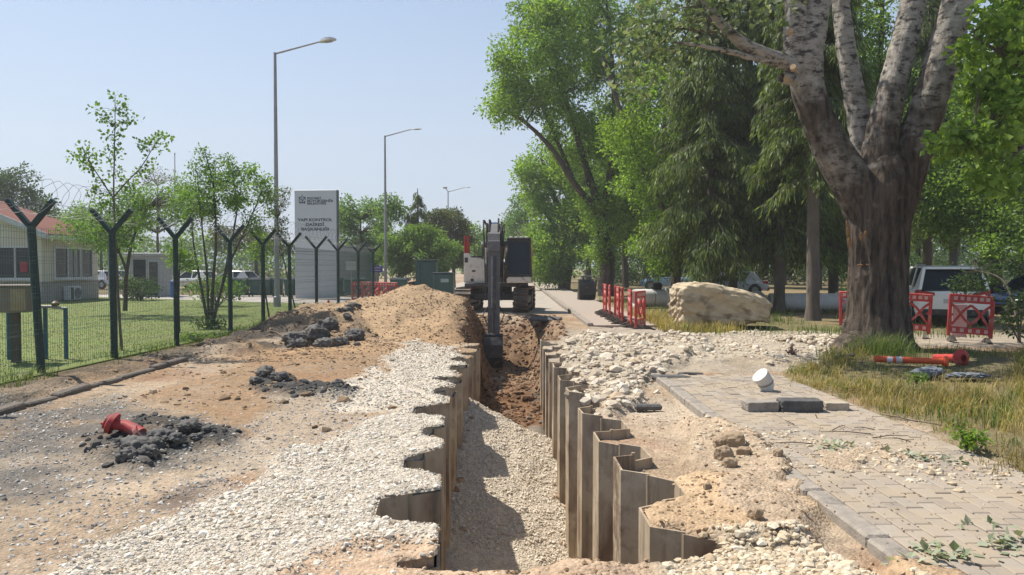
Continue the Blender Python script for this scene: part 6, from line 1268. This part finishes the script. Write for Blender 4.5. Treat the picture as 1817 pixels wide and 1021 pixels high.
# ---- spruces
def spruce(label, px, pyb, Y, H, zl, Lm, seed, dens=1.0):
    p = at(px, pyb, Y); b = Vector((p.x, Y, -.06)); r = thing('spruce_tree', label, 'tree', b, 0, 'spruces beyond the boulder'); R = random.Random(seed)
    mb = MB(); lean = R.uniform(-.3, .3); mb.tube([(0, 0, 0), (0, 0, .5), (lean * .3, 0, H * .4), (lean, 0, H)], [.30, .22, .17, .03], 10)
    VV = []; z = zl; K = 0
    while z < H - .3:
        f = (z - zl) / (H - zl); nb = R.randint(2, 3)
        for k in range(nb):
            a = R.uniform(0, 2 * PI); L_ = max(.35, Lm * (1 - f) ** .75 * R.uniform(.7, 1.15)); dr = R.uniform(.35, .75); zz = z + R.uniform(-.2, .2)
            ts = np.linspace(0, 1, 7); x_ = lean * zz / H; pts = np.stack([x_ + ts * L_ * math.cos(a), ts * L_ * math.sin(a), zz + .12 * L_ * ts - dr * L_ * ts ** 1.8 + .10 * L_ * ts ** 5], 1)
            mb.tube([tuple(q) for q in pts[::2]], [.035 * (1 - f) + .012, .02, .012, .006], 4, cap=False)
            n = int((52 + 140 * L_ / Lm) * dens * (1.1 if L_ > 1 else .7)); t = rng.uniform(.12, 1, n) ** .8
            P = np.stack([np.interp(t, ts, pts[:, i]) for i in range(3)], 1); side = rng.choice([-1, 1], n)[:, None]; perp = np.array([-math.sin(a), math.cos(a), 0]); out_ = np.array([math.cos(a), math.sin(a), -.2])
            P = P + perp * side * rng.uniform(0, .28, (n, 1)) * L_ * .5; P[:, 2] -= rng.uniform(0, 1, n) ** 2 * .55 * t
            ax = unit(perp * side * rng.uniform(.1, .8, (n, 1)) + out_ * rng.uniform(.1, .9, (n, 1)) + np.array([0, 0, -1.0]) * rng.uniform(.5, 2.2, (n, 1))); sd_ = unit(np.cross(ax, rng.normal(size=(n, 3)))); Ln = rng.uniform(.12, .38, (n, 1)); W_ = Ln * .045 + .014
            VV.append(np.stack([P, P + ax * Ln * .4 + sd_ * W_, P + ax * Ln, P + ax * Ln * .4 - sd_ * W_], 1).reshape(-1, 3))
        z += R.uniform(.12, .20)
    mb.build('trunk', M_BARKG, r, smooth=True, fix=False); V_ = np.concatenate(VV); link('crown', mesh_np('crown', V_, np.arange(len(V_)).reshape(-1, 4)), L_NEEDLE, r)
spruce('spruce with pale drooping branches almost reaching the boulder', 1262, 535, 30, 17, 2.7, 2.9, 1, 1.5)
spruce('dark spruce whose paired trunk stands behind the boulder', 1300, 526, 34, 19, 3.0, 2.9, 2, 1.2)
spruce('dense dark spruce over the long pale pipe', 1383, 545, 29.5, 18, 2.6, 2.8, 3, 1.3)
spruce('spruce with a tall bare lower trunk left of the poplar', 1442, 572, 24.5, 16, 5.0, 2.2, 4, 1.3)
spruce('slim spruce hidden just behind the poplar trunk', 1478, 545, 33, 17, 2.4, 2.6, 5, 1.2)
spruce('dark spruce at the back between road-side trees and boulder', 1235, 522, 44, 18, 2.2, 3.2, 6, 1.1)
spruce('dark spruce at the back right of the poplar', 1645, 540, 36, 17, 4.2, 3.0, 7, 1.0)
# ---- right edge: near maple branches, dark tree by the cars
Cn = cat_(ell(1775, 90, 13.5, 55, 95, 22, .8), ell(1790, 210, 13.5, 50, 70, 16, .7), ell(1735, 245, 13.5, 45, 28, 8, .6), ell(1695, 250, 13.4, 30, 16, 4, .4), ell(1795, 320, 13.6, 40, 40, 9, .6), ell(1840, 100, 13.8, 60, 140, 18, .8), ell(1790, 10, 14, 50, 40, 8, .8))
p = at(2080, 640, 14.2)
tree('maple_tree', 'bright green maple whose branches hang in beside the poplar', (p.x, 14.2, 0), [([(p.x, 14.2, -.1), (p.x - .1, 14.2, 2.5), (p.x - .4, 14.1, 5), (p.x - .8, 14, 9)], .22, .07), ([(p.x - .15, 14.2, 3), at(1900, 300, 13.8), at(1820, 260, 13.6), at(1730, 230, 13.5)], .09, .015), ([(p.x - .3, 14.2, 4), at(1900, 180, 13.8), at(1800, 110, 13.6), at(1720, 60, 13.5)], .09, .015)], np.concatenate([Cn, np.array([(p.x + random.uniform(-1.5, 2.5), 14.2 + random.uniform(-2, 2), random.uniform(4, 10)) for _ in range(40)])]), .34, 46, .15, L_BRIGHT, M_BARKG, .012, droop=.7, aspect=.85)
C = cat_(ell(1740, 330, 30, 90, 90, 46, 2.5), ell(1690, 380, 31, 60, 55, 24, 2), ell(1790, 420, 28, 50, 50, 22, 1.5), ell(1750, 200, 31, 90, 110, 40, 3), ell(1660, 250, 33, 60, 130, 40, 2), ell(1840, 300, 30, 60, 160, 40, 2))
tree('broadleaf_tree', 'shady dark tree standing behind the silver car', at(1768, 545, 31), [limb(31, [(1768, 552), (1766, 440), (1770, 300), (1765, 150), (1775, 0)], .26, .1), limb(31, [(1768, 400), (1720, 340), (1690, 280)], .1, .04), limb(31, [(1768, 380), (1810, 320), (1830, 240)], .1, .04)], C, rng.uniform(.5, .9, len(C)), 90, .17, L_MID, M_BARK, .025)
C = cat_(ell(1715, 505, 20.5, 30, 14, 4, .5), ell(1740, 490, 20.6, 45, 18, 8, .6), ell(1800, 560, 15.5, 30, 45, 8, .4), ell(1770, 480, 22, 40, 20, 6, .6))
tree('hanging_shrub', 'leafy dark shrub twigs between the red barrier and the navy car', at(1812, 640, 17), [limb(17, [(1812, 640), (1808, 590), (1800, 540), (1780, 490), (1730, 480)], .05, .012, 3)], C, .28, 55, .10, L_DARK, M_BARK, .008, cat='shrub')
C = cat_(ell(1500, 60, 38, 90, 110, 46, 3), ell(1600, 60, 38, 90, 130, 50, 3), ell(1560, 180, 37, 80, 90, 34, 2.5), ell(1680, 60, 39, 60, 120, 30, 2.5), ell(1420, 20, 39, 60, 90, 24, 2.5))
tree('broadleaf_tree', 'tall leafy tree filling the gaps between the poplar limbs', at(1575, 530, 38), [limb(38, [(1575, 540), (1572, 420), (1565, 260), (1560, 120), (1570, -40)], .3, .08), limb(38, [(1568, 300), (1520, 180), (1490, 60)], .12, .04), limb(38, [(1566, 280), (1620, 170), (1660, 60)], .12, .04)], C, rng.uniform(.6, 1.0, len(C)), 90, .2, L_MID, M_BARK, .03)
# ---- wood behind the parked cars: one form copied
C = np.concatenate([np.array([(0, 0, 7.5)]) + unit(rng.normal(size=(90, 3))) * rng.uniform(.3, 1, (90, 1)) * np.array([4.2, 3.4, 5.2])]); C = C[C[:, 2] > 1.6]
w0 = tree('wood_tree', 'x', (0, 0, 0), [([(0, 0, -.1), (.1, 0, 2.5), (.2, .1, 6), (0, 0, 11)], .28, .06), ([(.1, 0, 3), (1.2, .4, 5), (2.2, .6, 8)], .13, .04), ([(.1, 0, 3.4), (-1.2, -.4, 5.5), (-2.1, .2, 9)], .13, .04)], C, rng.uniform(.7, 1.2, len(C)), 110, .26, L_DARK, M_BARK, .035)
C2 = np.array([(0, 0, 8.0)]) + unit(rng.normal(size=(100, 3))) * rng.uniform(.3, 1, (100, 1)) * np.array([4.4, 3.6, 6.0]); C2 = C2[C2[:, 2] > 2.2]
w1 = tree('wood_tree', 'x', (0, 0, 0), [([(0, 0, -.1), (-.1, 0, 2.5), (.1, .1, 6), (0, 0, 12)], .3, .06), ([(0, 0, 3), (1.4, -.4, 5), (2.0, .3, 9)], .13, .04)], C2, rng.uniform(.7, 1.2, len(C2)), 110, .26, L_MID, M_BARK, .035)
spots = [(1045, 78, 0), (1110, 66, 1), (1150, 80, 0), (1215, 70, 1), (1270, 84, 0), (1330, 66, 1), (1390, 76, 0), (1450, 62, 1), (1510, 72, 0), (1570, 60, 1), (1630, 68, 0), (1690, 58, 1), (1750, 64, 0), (1815, 56, 1), (1880, 62, 0), (1240, 100, 1), (1400, 104, 1), (1560, 100, 1), (1700, 96, 1), (1090, 104, 0)]
f0 = f1 = True
for px, Y, k in spots:
    p = at(px, 500, Y)
    if k == 0: o = w0 if f0 else copy_tree(w0); f0 = False
    else: o = w1 if f1 else copy_tree(w1); f1 = False
    o.location = (p.x, Y, -.06); o.rotation_euler = (0, 0, random.uniform(0, 6)); s_ = random.uniform(1.0, 1.35); o.scale = (s_, s_, s_ * random.uniform(1.0, 1.25))
    tag(o, ('dark leafy tree in the wood behind the parked cars', 'mid green tree in the wood behind the parked cars')[k], 'tree', ('dark trees of the wood', 'mid green trees of the wood')[k])
# ---- left: young trees and shrubs behind the fence
Yf = 15.2
C = cat_(*[ell(px, py, Yf, 12, 12, 2, .2) for px, py in ((203, 180), (195, 205), (212, 200), (205, 225), (182, 195), (228, 215), (200, 250), (208, 262), (196, 275), (200, 300), (150, 265), (140, 280), (160, 300), (175, 270), (168, 320), (180, 340), (155, 285), (230, 320), (248, 300), (262, 290), (272, 260), (282, 248), (292, 240), (262, 262), (240, 330), (186, 380), (205, 370), (225, 385), (180, 410), (215, 405), (195, 430), (235, 400), (170, 395), (250, 395), (160, 420), (225, 430))])
tree('young_maple', 'slender young tree with three upright shoots just behind the fence', at(216, 642, 15.0), [limb(15.1, [(217, 644), (212, 560), (206, 450), (201, 345), (204, 250), (204, 172)], .032, .006), limb(15.1, [(201, 352), (180, 320), (160, 290), (146, 262)], .016, .004), limb(15.1, [(202, 350), (225, 322), (250, 300), (275, 255), (290, 240)], .016, .004), limb(15.1, [(207, 440), (190, 400), (172, 390)], .012, .004), limb(15.1, [(208, 450), (225, 410), (245, 392)], .012, .004)], C, .17, 22, .075, L_PALE, M_BARKG, .005, aspect=.75)
C = cat_(ell(200, 400, 26, 55, 45, 34, 1.5), ell(270, 370, 26, 60, 45, 36, 1.5), ell(150, 420, 27, 30, 30, 12, 1), ell(320, 360, 27, 30, 40, 14, 1))
tree('garden_tree', 'bushy pale green tree on the lawn behind the slender young one', at(222, 545, 26.5), [limb(26.5, [(222, 552), (224, 480), (235, 420), (260, 370)], .08, .03), limb(26.5, [(224, 480), (205, 430), (190, 390)], .05, .02)], C, .46, 85, .10, L_PALE, M_BARK, .012)
Yg = 20.5
C = cat_(ell(400, 350, Yg, 55, 42, 36, 1.0), ell(355, 360, Yg, 35, 40, 18, .8), ell(445, 345, Yg, 35, 40, 18, .8), ell(460, 390, Yg, 25, 35, 8, .6), ell(330, 380, Yg, 20, 35, 6, .5), *[ell(px, py, Yg, 5, 8, 2, .1) for px, py in ((362, 268), (367, 285), (372, 300), (376, 320), (402, 285), (408, 300), (412, 312), (430, 310), (468, 325), (472, 345), (345, 300), (352, 315), (440, 300))])
tree('flowering_shrub', 'multi-stemmed shrub tree with spiky shoots before the tall lamp', at(372, 580, Yg), [limb(Yg, [(370, 585), (360, 520), (345, 450), (340, 390)], .05, .015), limb(Yg, [(374, 585), (378, 500), (385, 420), (380, 330), (362, 262)], .055, .008), limb(Yg, [(372, 585), (395, 510), (410, 430), (425, 360), (405, 282)], .05, .008), limb(Yg, [(376, 585), (400, 480), (440, 400), (470, 325)], .045, .008), limb(Yg, [(371, 585), (368, 480), (358, 400), (350, 310)], .04, .01)], C, .27, 64, .08, L_PALE, M_BARK, .008)
for px, pyb, Y, pts, cl, lm, lb, nm in ((322, 590, 19.2, [(318, 592), (316, 520), (320, 460), (322, 430)], [(322, 440, 16, 28), (328, 465, 14, 20), (312, 460, 12, 20)], L_BRIGHT, 'slim bright green sapling left of the multi-stemmed shrub', 'sapling'),
        (470, 560, 24, [(478, 566), (470, 510), (462, 460), (460, 430)], [(452, 445, 14, 22), (470, 450, 14, 20), (462, 425, 14, 16)], L_BRIGHT, 'bright sapling with a curved stem near the tall lamp', 'sapling'),
        (520, 545, 27, [(524, 548), (512, 500), (498, 440), (492, 390)], [(492, 380, 12, 20), (500, 400, 10, 15), (505, 350, 12, 16), (485, 355, 10, 14)], L_OLIVE, 'thin leaning sapling between the tall lamp and the sign board', 'sapling')):
    C = cat_(*[ell(a, b_, Y, c, d, 7, .3) for a, b_, c, d in cl]); tree(nm, lb, at(px, pyb, Y), [limb(Y, pts, .03, .01)], C, .2, 40, .08, lm, M_BARK, .006, cat='sapling')
def bush(label, px, py, Y, rx, ry, n, lm, size=.09, k=50, sp=.28, rd=.8, nm='shrub', group=None):
    C = ell(px, py, Y, rx, ry, n, rd, .1); C[:, 2] = np.maximum(C[:, 2], .12); p = at(px, py, Y); b = Vector((p.x, Y, .02)); r = thing(nm, label, 'shrub', b, 0, group)
    V_, F_ = leaf_mesh(C - np.array(b), sp, k, size); link('foliage', mesh_np('foliage', V_, F_), lm, r); mb = MB()
    for c in C[:14]: mb.tube([(0, 0, 0), (Vector(c) - b) * .5 + Vector((0, 0, .1)), Vector(c) - b], [.018, .012, .006], 4)
    mb.build('stems', M_BARK, r, fix=False)
bush('rounded dark green shrub at the back of the lawn by the gate booth', 250, 512, 38, 38, 18, 34, L_DARK, sp=.4, size=.12)
bush('small green shrub next to the rounded one by the lawn path', 222, 505, 39, 16, 16, 14, L_MID, sp=.4, size=.12)
bush('low dark shrub below the multi-stemmed shrub tree', 376, 574, 20.3, 26, 10, 14, L_DARK, size=.07, sp=.2, rd=.4)
bush('hedge of mixed green leaves behind the multi-stemmed shrub tree', 385, 515, 32, 50, 22, 36, L_MID, sp=.4, size=.12)
bush('leafy weed clump at the foot of the fence', 350, 612, 17.2, 24, 7, 10, L_MID, size=.06, sp=.15, rd=.3)
bush('weed tuft at the lawn end near the dark clay', 493, 588, 21.5, 14, 5, 7, L_MID, size=.06, sp=.15, rd=.3)
# background trees on the left
def bgtree(label, px, Y, parts, lm, size, sp, trunk_top, k=90, nm='broadleaf_tree', group=None):
    C = cat_(*[ell(a, b_, Y + random.uniform(-2, 2), c, d, n, None) for a, b_, c, d, n in parts]); C[:, 2] = np.maximum(C[:, 2], .5)
    tree(nm, label, at(px, 500, Y) * Vector((1, 1, 0)), [([at(px, 500, Y) * Vector((1, 1, 0)), at(px, 460, Y), at(px, trunk_top, Y)], .2, .05)], C, sp, k, size, lm, M_BARK, .03, group)
bgtree('dark round tree rising behind the red tiled roof', 20, 64, [(20, 345, 50, 50, 50), (-40, 340, 60, 60, 40), (70, 370, 30, 25, 14)], L_DARK, .26, .8, 340)
bgtree('pale thin-leaved tree between the flagpole and the young trees', 280, 74, [(285, 335, 50, 35, 22), (250, 380, 50, 35, 24), (330, 380, 50, 40, 24)], leafmat('leaf_greyish', (.10, .10, .08), (.15, .15, .12), (.2, .2, .16)), .2, .9, 330, 60)
bgtree('green tree in the yard behind the gate booth', 180, 76, [(150, 400, 50, 30, 26), (210, 410, 60, 35, 30), (120, 390, 40, 30, 20)], L_MID, .26, .8, 400)
bgtree('light green bushy tree right of the sign board', 640, 62, [(640, 400, 55, 42, 56), (690, 390, 30, 40, 26), (612, 390, 18, 40, 14), (660, 450, 60, 25, 30)], L_PALE, .24, .8, 390)
bgtree('green bushes left of the sign board behind the lamp', 455, 60, [(450, 420, 40, 22, 18), (500, 430, 30, 20, 12), (400, 420, 40, 25, 16)], L_OLIVE, .22, .7, 420)
spruce('pointed dark conifer left of the excavator', 742, 505, 60, 8.2, .5, 2.6, 9, .9); bpy.context.scene.collection.objects[-1].parent['group'] = 'conifers by the gate'
bgtree('spreading feathery green tree below the pointed conifer by the gate post', 765, 58, [(745, 425, 40, 28, 40), (765, 450, 58, 32, 60), (715, 455, 42, 30, 36), (700, 430, 22, 20, 10)], L_MID, .22, .6, 400, 110)
bgtree('olive green bushy tree between the dark conifer and the excavator', 805, 64, [(800, 410, 30, 40, 40), (815, 445, 25, 35, 30), (780, 400, 22, 30, 20)], L_OLIVE, .22, .6, 400, 110)
bgtree('mid green tree beyond the olive one at the road bend', 838, 85, [(835, 420, 22, 25, 22), (850, 445, 22, 30, 22)], L_MID, .3, .8, 420)
for k, (px, Y) in enumerate(((858, 140), (885, 160), (905, 150), (925, 170), (870, 190))):
    bgtree(('hazy far tree at the road end behind the excavator boom', 'far tree left of the road end behind the stick', 'far tree behind the excavator cab', 'far tree at the end of the footway', 'farthest tree closing the road')[k], px, Y, [(px, 425, 20, 24, 22), (px, 450, 24, 22, 18)], L_MID, .5, 1.6, 430, 70)

# ---- far wood and undergrowth that close the view
def far_wood(label, x0, x1, y0, y1, n, z1, lm, size, sp, kk, name='far_wood'):
    x = rng.uniform(x0, x1, n); y = rng.uniform(y0, y1, n); hmax = z1 * (.65 + .5 * vnoise(x * .12, y * .05, 7)); C = np.stack([x, y, rng.uniform(.02, 1, n) * hmax], 1)
    V_, F_ = leaf_mesh(C, sp, kk, size); tag(link(name, mesh_np(name, V_, F_), lm, kind='stuff'), label, 'wood')
far_wood('dense far wood closing the view behind the car park', 8, 120, 108, 118, 800, 9.0, L_MID, .62, 1.8, 44)
far_wood('far wood on the yard side beyond the houses', -130, -14, 118, 130, 600, 7.0, L_MID, .66, 2.0, 40)
far_wood('far trees closing the end of the road', -14, 10, 200, 215, 160, 12, L_MID, .8, 2.2, 60)
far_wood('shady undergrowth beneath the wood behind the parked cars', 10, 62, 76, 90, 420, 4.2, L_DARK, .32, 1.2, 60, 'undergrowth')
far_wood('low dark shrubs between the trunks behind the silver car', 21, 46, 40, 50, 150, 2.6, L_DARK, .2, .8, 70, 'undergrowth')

# ================================================================== GRASS
def blades(P, Hh, wd, lean=.5):
    n = len(P); a = rng.uniform(0, 2 * PI, n); d = np.stack([np.cos(a), np.sin(a), np.zeros(n)], 1); pr = np.stack([-np.sin(a), np.cos(a), np.zeros(n)], 1); ln = rng.uniform(.1, 1, (n, 1)) * lean
    z = np.array([0, 0, 1.]); H = Hh[:, None]; w_ = wd
    p1 = P + z * H * .55 + d * ln * H * .3; p2 = P + z * H * (1 - .25 * ln) + d * ln * H
    V = np.stack([P - pr * w_, P + pr * w_, p1 + pr * w_ * .7, p1 - pr * w_ * .7, p2 + pr * w_ * .12, p2 - pr * w_ * .12], 1).reshape(-1, 3)
    f = np.array([(0, 1, 2, 3), (3, 2, 4, 5)]); return V, (f[None] + (np.arange(n) * 6)[:, None, None]).reshape(-1, 4)
def grass(name, label, P, Hh, wd, m, lean=.5):
    V_, F_ = blades(P, Hh, wd, lean); tag(link(name, mesh_np(name, V_, F_), m, kind='stuff'), label, 'grass')
def dry(x, y): return fbm(x * .7, y * .7, 3, 88)
P = scatter(60000, 3.8, 13, 5.2, 16.5, lambda x, y: np.clip(Z_VERGE.m(x, y) * (.35 + 1.1 * (fbm(x * 1.1, y * 1.1, 3, 44) + .35)), 0, 1))
dm = dry(P[:, 0], P[:, 1]) + .10 * (12.5 - P[:, 1]) * .6 > rng.uniform(-.45, .25, len(P))
hh = rng.uniform(.10, .36, len(P)) * np.clip(.45 + (P[:, 0] - PX1 - .0) * .35, .3, 1.0) * (.55 + .45 * (fbm(P[:, 0] * .8, P[:, 1] * .8, 2, 51) > -.1))
clr = Zone([(1540, 632), (1640, 628), (1800, 640), (1800, 700), (1640, 690), (1500, 670)], .1, seed=31).m(P[:, 0], P[:, 1]); hh = hh * (1 - .62 * clr); kk_ = rng.uniform(size=len(P)) > clr * .45; P = P[kk_]; hh = hh[kk_]; dm = dm[kk_]
tc_ = scatter(1500, 4.7, 13, 5.0, 13.5, lambda x, y: Z_VERGE.m(x, y) * np.clip(.15 + .5 * (x - 4.6) / 2 + .8 * fbm(x * .6, y * .6, 2, 52), 0, 1)); TP = np.repeat(tc_, 26, 0); TP[:, :2] += rng.normal(0, .06, (len(TP), 2)); th_ = np.repeat(rng.uniform(.18, .5, len(tc_)) * np.clip((tc_[:, 0] - 4.4) / 1.4, .35, 1), 26) * rng.uniform(.5, 1, len(TP)); td_ = np.repeat(rng.uniform(size=len(tc_)) < .62, 26)
clr2 = Zone([(1540, 632), (1640, 628), (1800, 640), (1800, 700), (1640, 690), (1500, 670)], .1, seed=31).m(TP[:, 0], TP[:, 1]) < .3; TP = TP[clr2]; th_ = th_[clr2]; td_ = td_[clr2]
P = np.concatenate([P, TP]); hh = np.concatenate([hh, th_]); dm = np.concatenate([dm, td_])
grass('dry_grass', 'tall dry yellow grass on the verge right of the pavement', P[dm], hh[dm], .0045, L_DRY, .9); grass('verge_grass', 'long green grass among the dry stalks on the verge', P[~dm], hh[~dm] * .9, .005, L_GRASS, .8)
P = scatter(2600, 6.6, 8.2, 13.6, 15.2, lambda x, y: np.exp(-((x - 7.25) / .42) ** 2 - ((y - 14.5) / .35) ** 2)); grass('grass_tuft', 'lush green grass tuft at the foot of the poplar trunk', P, rng.uniform(.25, .6, len(P)), .006, L_GRASS, 1.0)
P = scatter(26000, 4.4, 16, 18.5, 40, lambda x, y: np.clip(.3 + fbm(x * .6, y * .6, 3, 46), 0, 1)); P = P[P[:, 0] > 4.5]; grass('wood_grass', 'thin grass on the ground under the spruces', P, rng.uniform(.1, .35, len(P)), .008, L_GRASS, .8)
P = scatter(5000, 4.2, 6.2, 19.5, 27, lambda x, y: .7 + 0 * x); grass('wood_grass', 'yellowing grass between the footway barriers and the boulder', P, rng.uniform(.15, .4, len(P)), .008, L_DRY, .7)
P = scatter(40000, -24, -6.6, 10, 36, lambda x, y: (x < fence_x(y) - .05) * np.clip(18 / y, 0, 1), lambda x, y: .05 + 0 * x); grass('lawn_grass', 'mown lawn grass behind the wire fence', P, rng.uniform(.02, .045, len(P)), .010, leafmat('lawn_blade', (.10, .14, .03), (.15, .19, .045), (.2, .23, .07), .35), .9)
P = scatter(12000, -8.6, -6.2, 9.5, 26, lambda x, y: (np.abs(x - fence_x(y) - .1) < .45) * np.clip(.4 + fbm(x * 1.5, y * 1.5, 3, 48), 0, 1)); grass('fence_weeds', 'ragged grass growing along the foot of the fence', P, rng.uniform(.06, .24, len(P)), .006, L_GRASS, .9)
# weeds by name
bush('bright green leafy weed growing at the pavement edge before the dry grass', G(1716, 800).x * 0 + 1716, 777, G(1716, 803).y, 26, 20, 10, L_BRIGHT, .055, 22, .10, .14, 'weed')
bush('dark red weed beside the small stone heap near the poplar', 1405, 640, 14.4, 12, 8, 5, mat('weed_red', (.10, .03, .03), rough=.7), .05, 24, .10, .12, 'weed')
bush('small green weed at the corner of the boulder', 1213, 588, 20.4, 6, 4, 4, L_BRIGHT, .06, 20, .1, .1, 'weed')
bush('low green weed patch before the dry grass beyond the pavement', 1625, 748, 11.0, 16, 10, 7, L_MID, .05, 22, .1, .14, 'weed')
# fallen leafy twigs on the pavement
def litter(label, spots_):
    r = []
    for px, py, n in spots_:
        p = G(px, py); r.append(np.stack([p.x + rng.normal(0, .08, n), p.y + rng.normal(0, .07, n), np.full(n, .012) + rng.uniform(0, .02, n)], 1))
    P = np.concatenate(r); V_, F_ = leaf_mesh(P, .01, 1, .075, 0, .7, 3.0); V_[:, 2] = np.maximum(V_[:, 2], .012)
    tag(link('fallen_leaves', mesh_np('fallen_leaves', V_, F_), leafmat('leaf_wilted', (.16, .20, .11), (.27, .30, .20), (.38, .40, .31), .2), kind='stuff'), label, 'leaves')
litter('wilted pale leaves dropped on the brick pavement', [(1650, 985, 26), (1690, 990, 20), (1790, 965, 22), (1475, 797, 16), (1500, 795, 12), (1600, 808, 8), (1640, 815, 14), (1680, 822, 12), (1750, 935, 8), (1800, 985, 14), (1620, 1000, 8)])
MB_ = MB()
for k in range(14):
    p = G(random.uniform(1380, 1750), random.uniform(735, 800)); a = random.uniform(0, PI); d = Vector((math.cos(a), math.sin(a), 0)) * random.uniform(.08, .25); q = Vector((p.x, p.y, .012))
    o = MB().tube([q - d - q, Vector((random.uniform(-.02, .02), .01, .012)), q + d - q], [.006, .005, .003], 5).build('twig', M_BARK, loc=q); tag(o, 'dry brown twig lying on the brick pavement', 'twig', 'twigs on the pavement')

# ================================================================== HAZE
hz = MB().box((0, 180, 38), (700, 480, 82)).build('haze', None, kind='stuff'); hz['label'] = 'thin pale summer haze filling the air'; hz['category'] = 'haze'
hm = bpy.data.materials.new('haze_air'); hm.use_nodes = True; hn = hm.node_tree.nodes; hn.clear(); ho = hn.new('ShaderNodeOutputMaterial'); hv = hn.new('ShaderNodeVolumePrincipled')
hv.inputs['Color'].default_value = (.93, .96, 1, 1); hv.inputs['Density'].default_value = .0009; hv.inputs['Anisotropy'].default_value = .2; hm.node_tree.links.new(hv.outputs[0], ho.inputs['Volume']); hz.data.materials.append(hm)
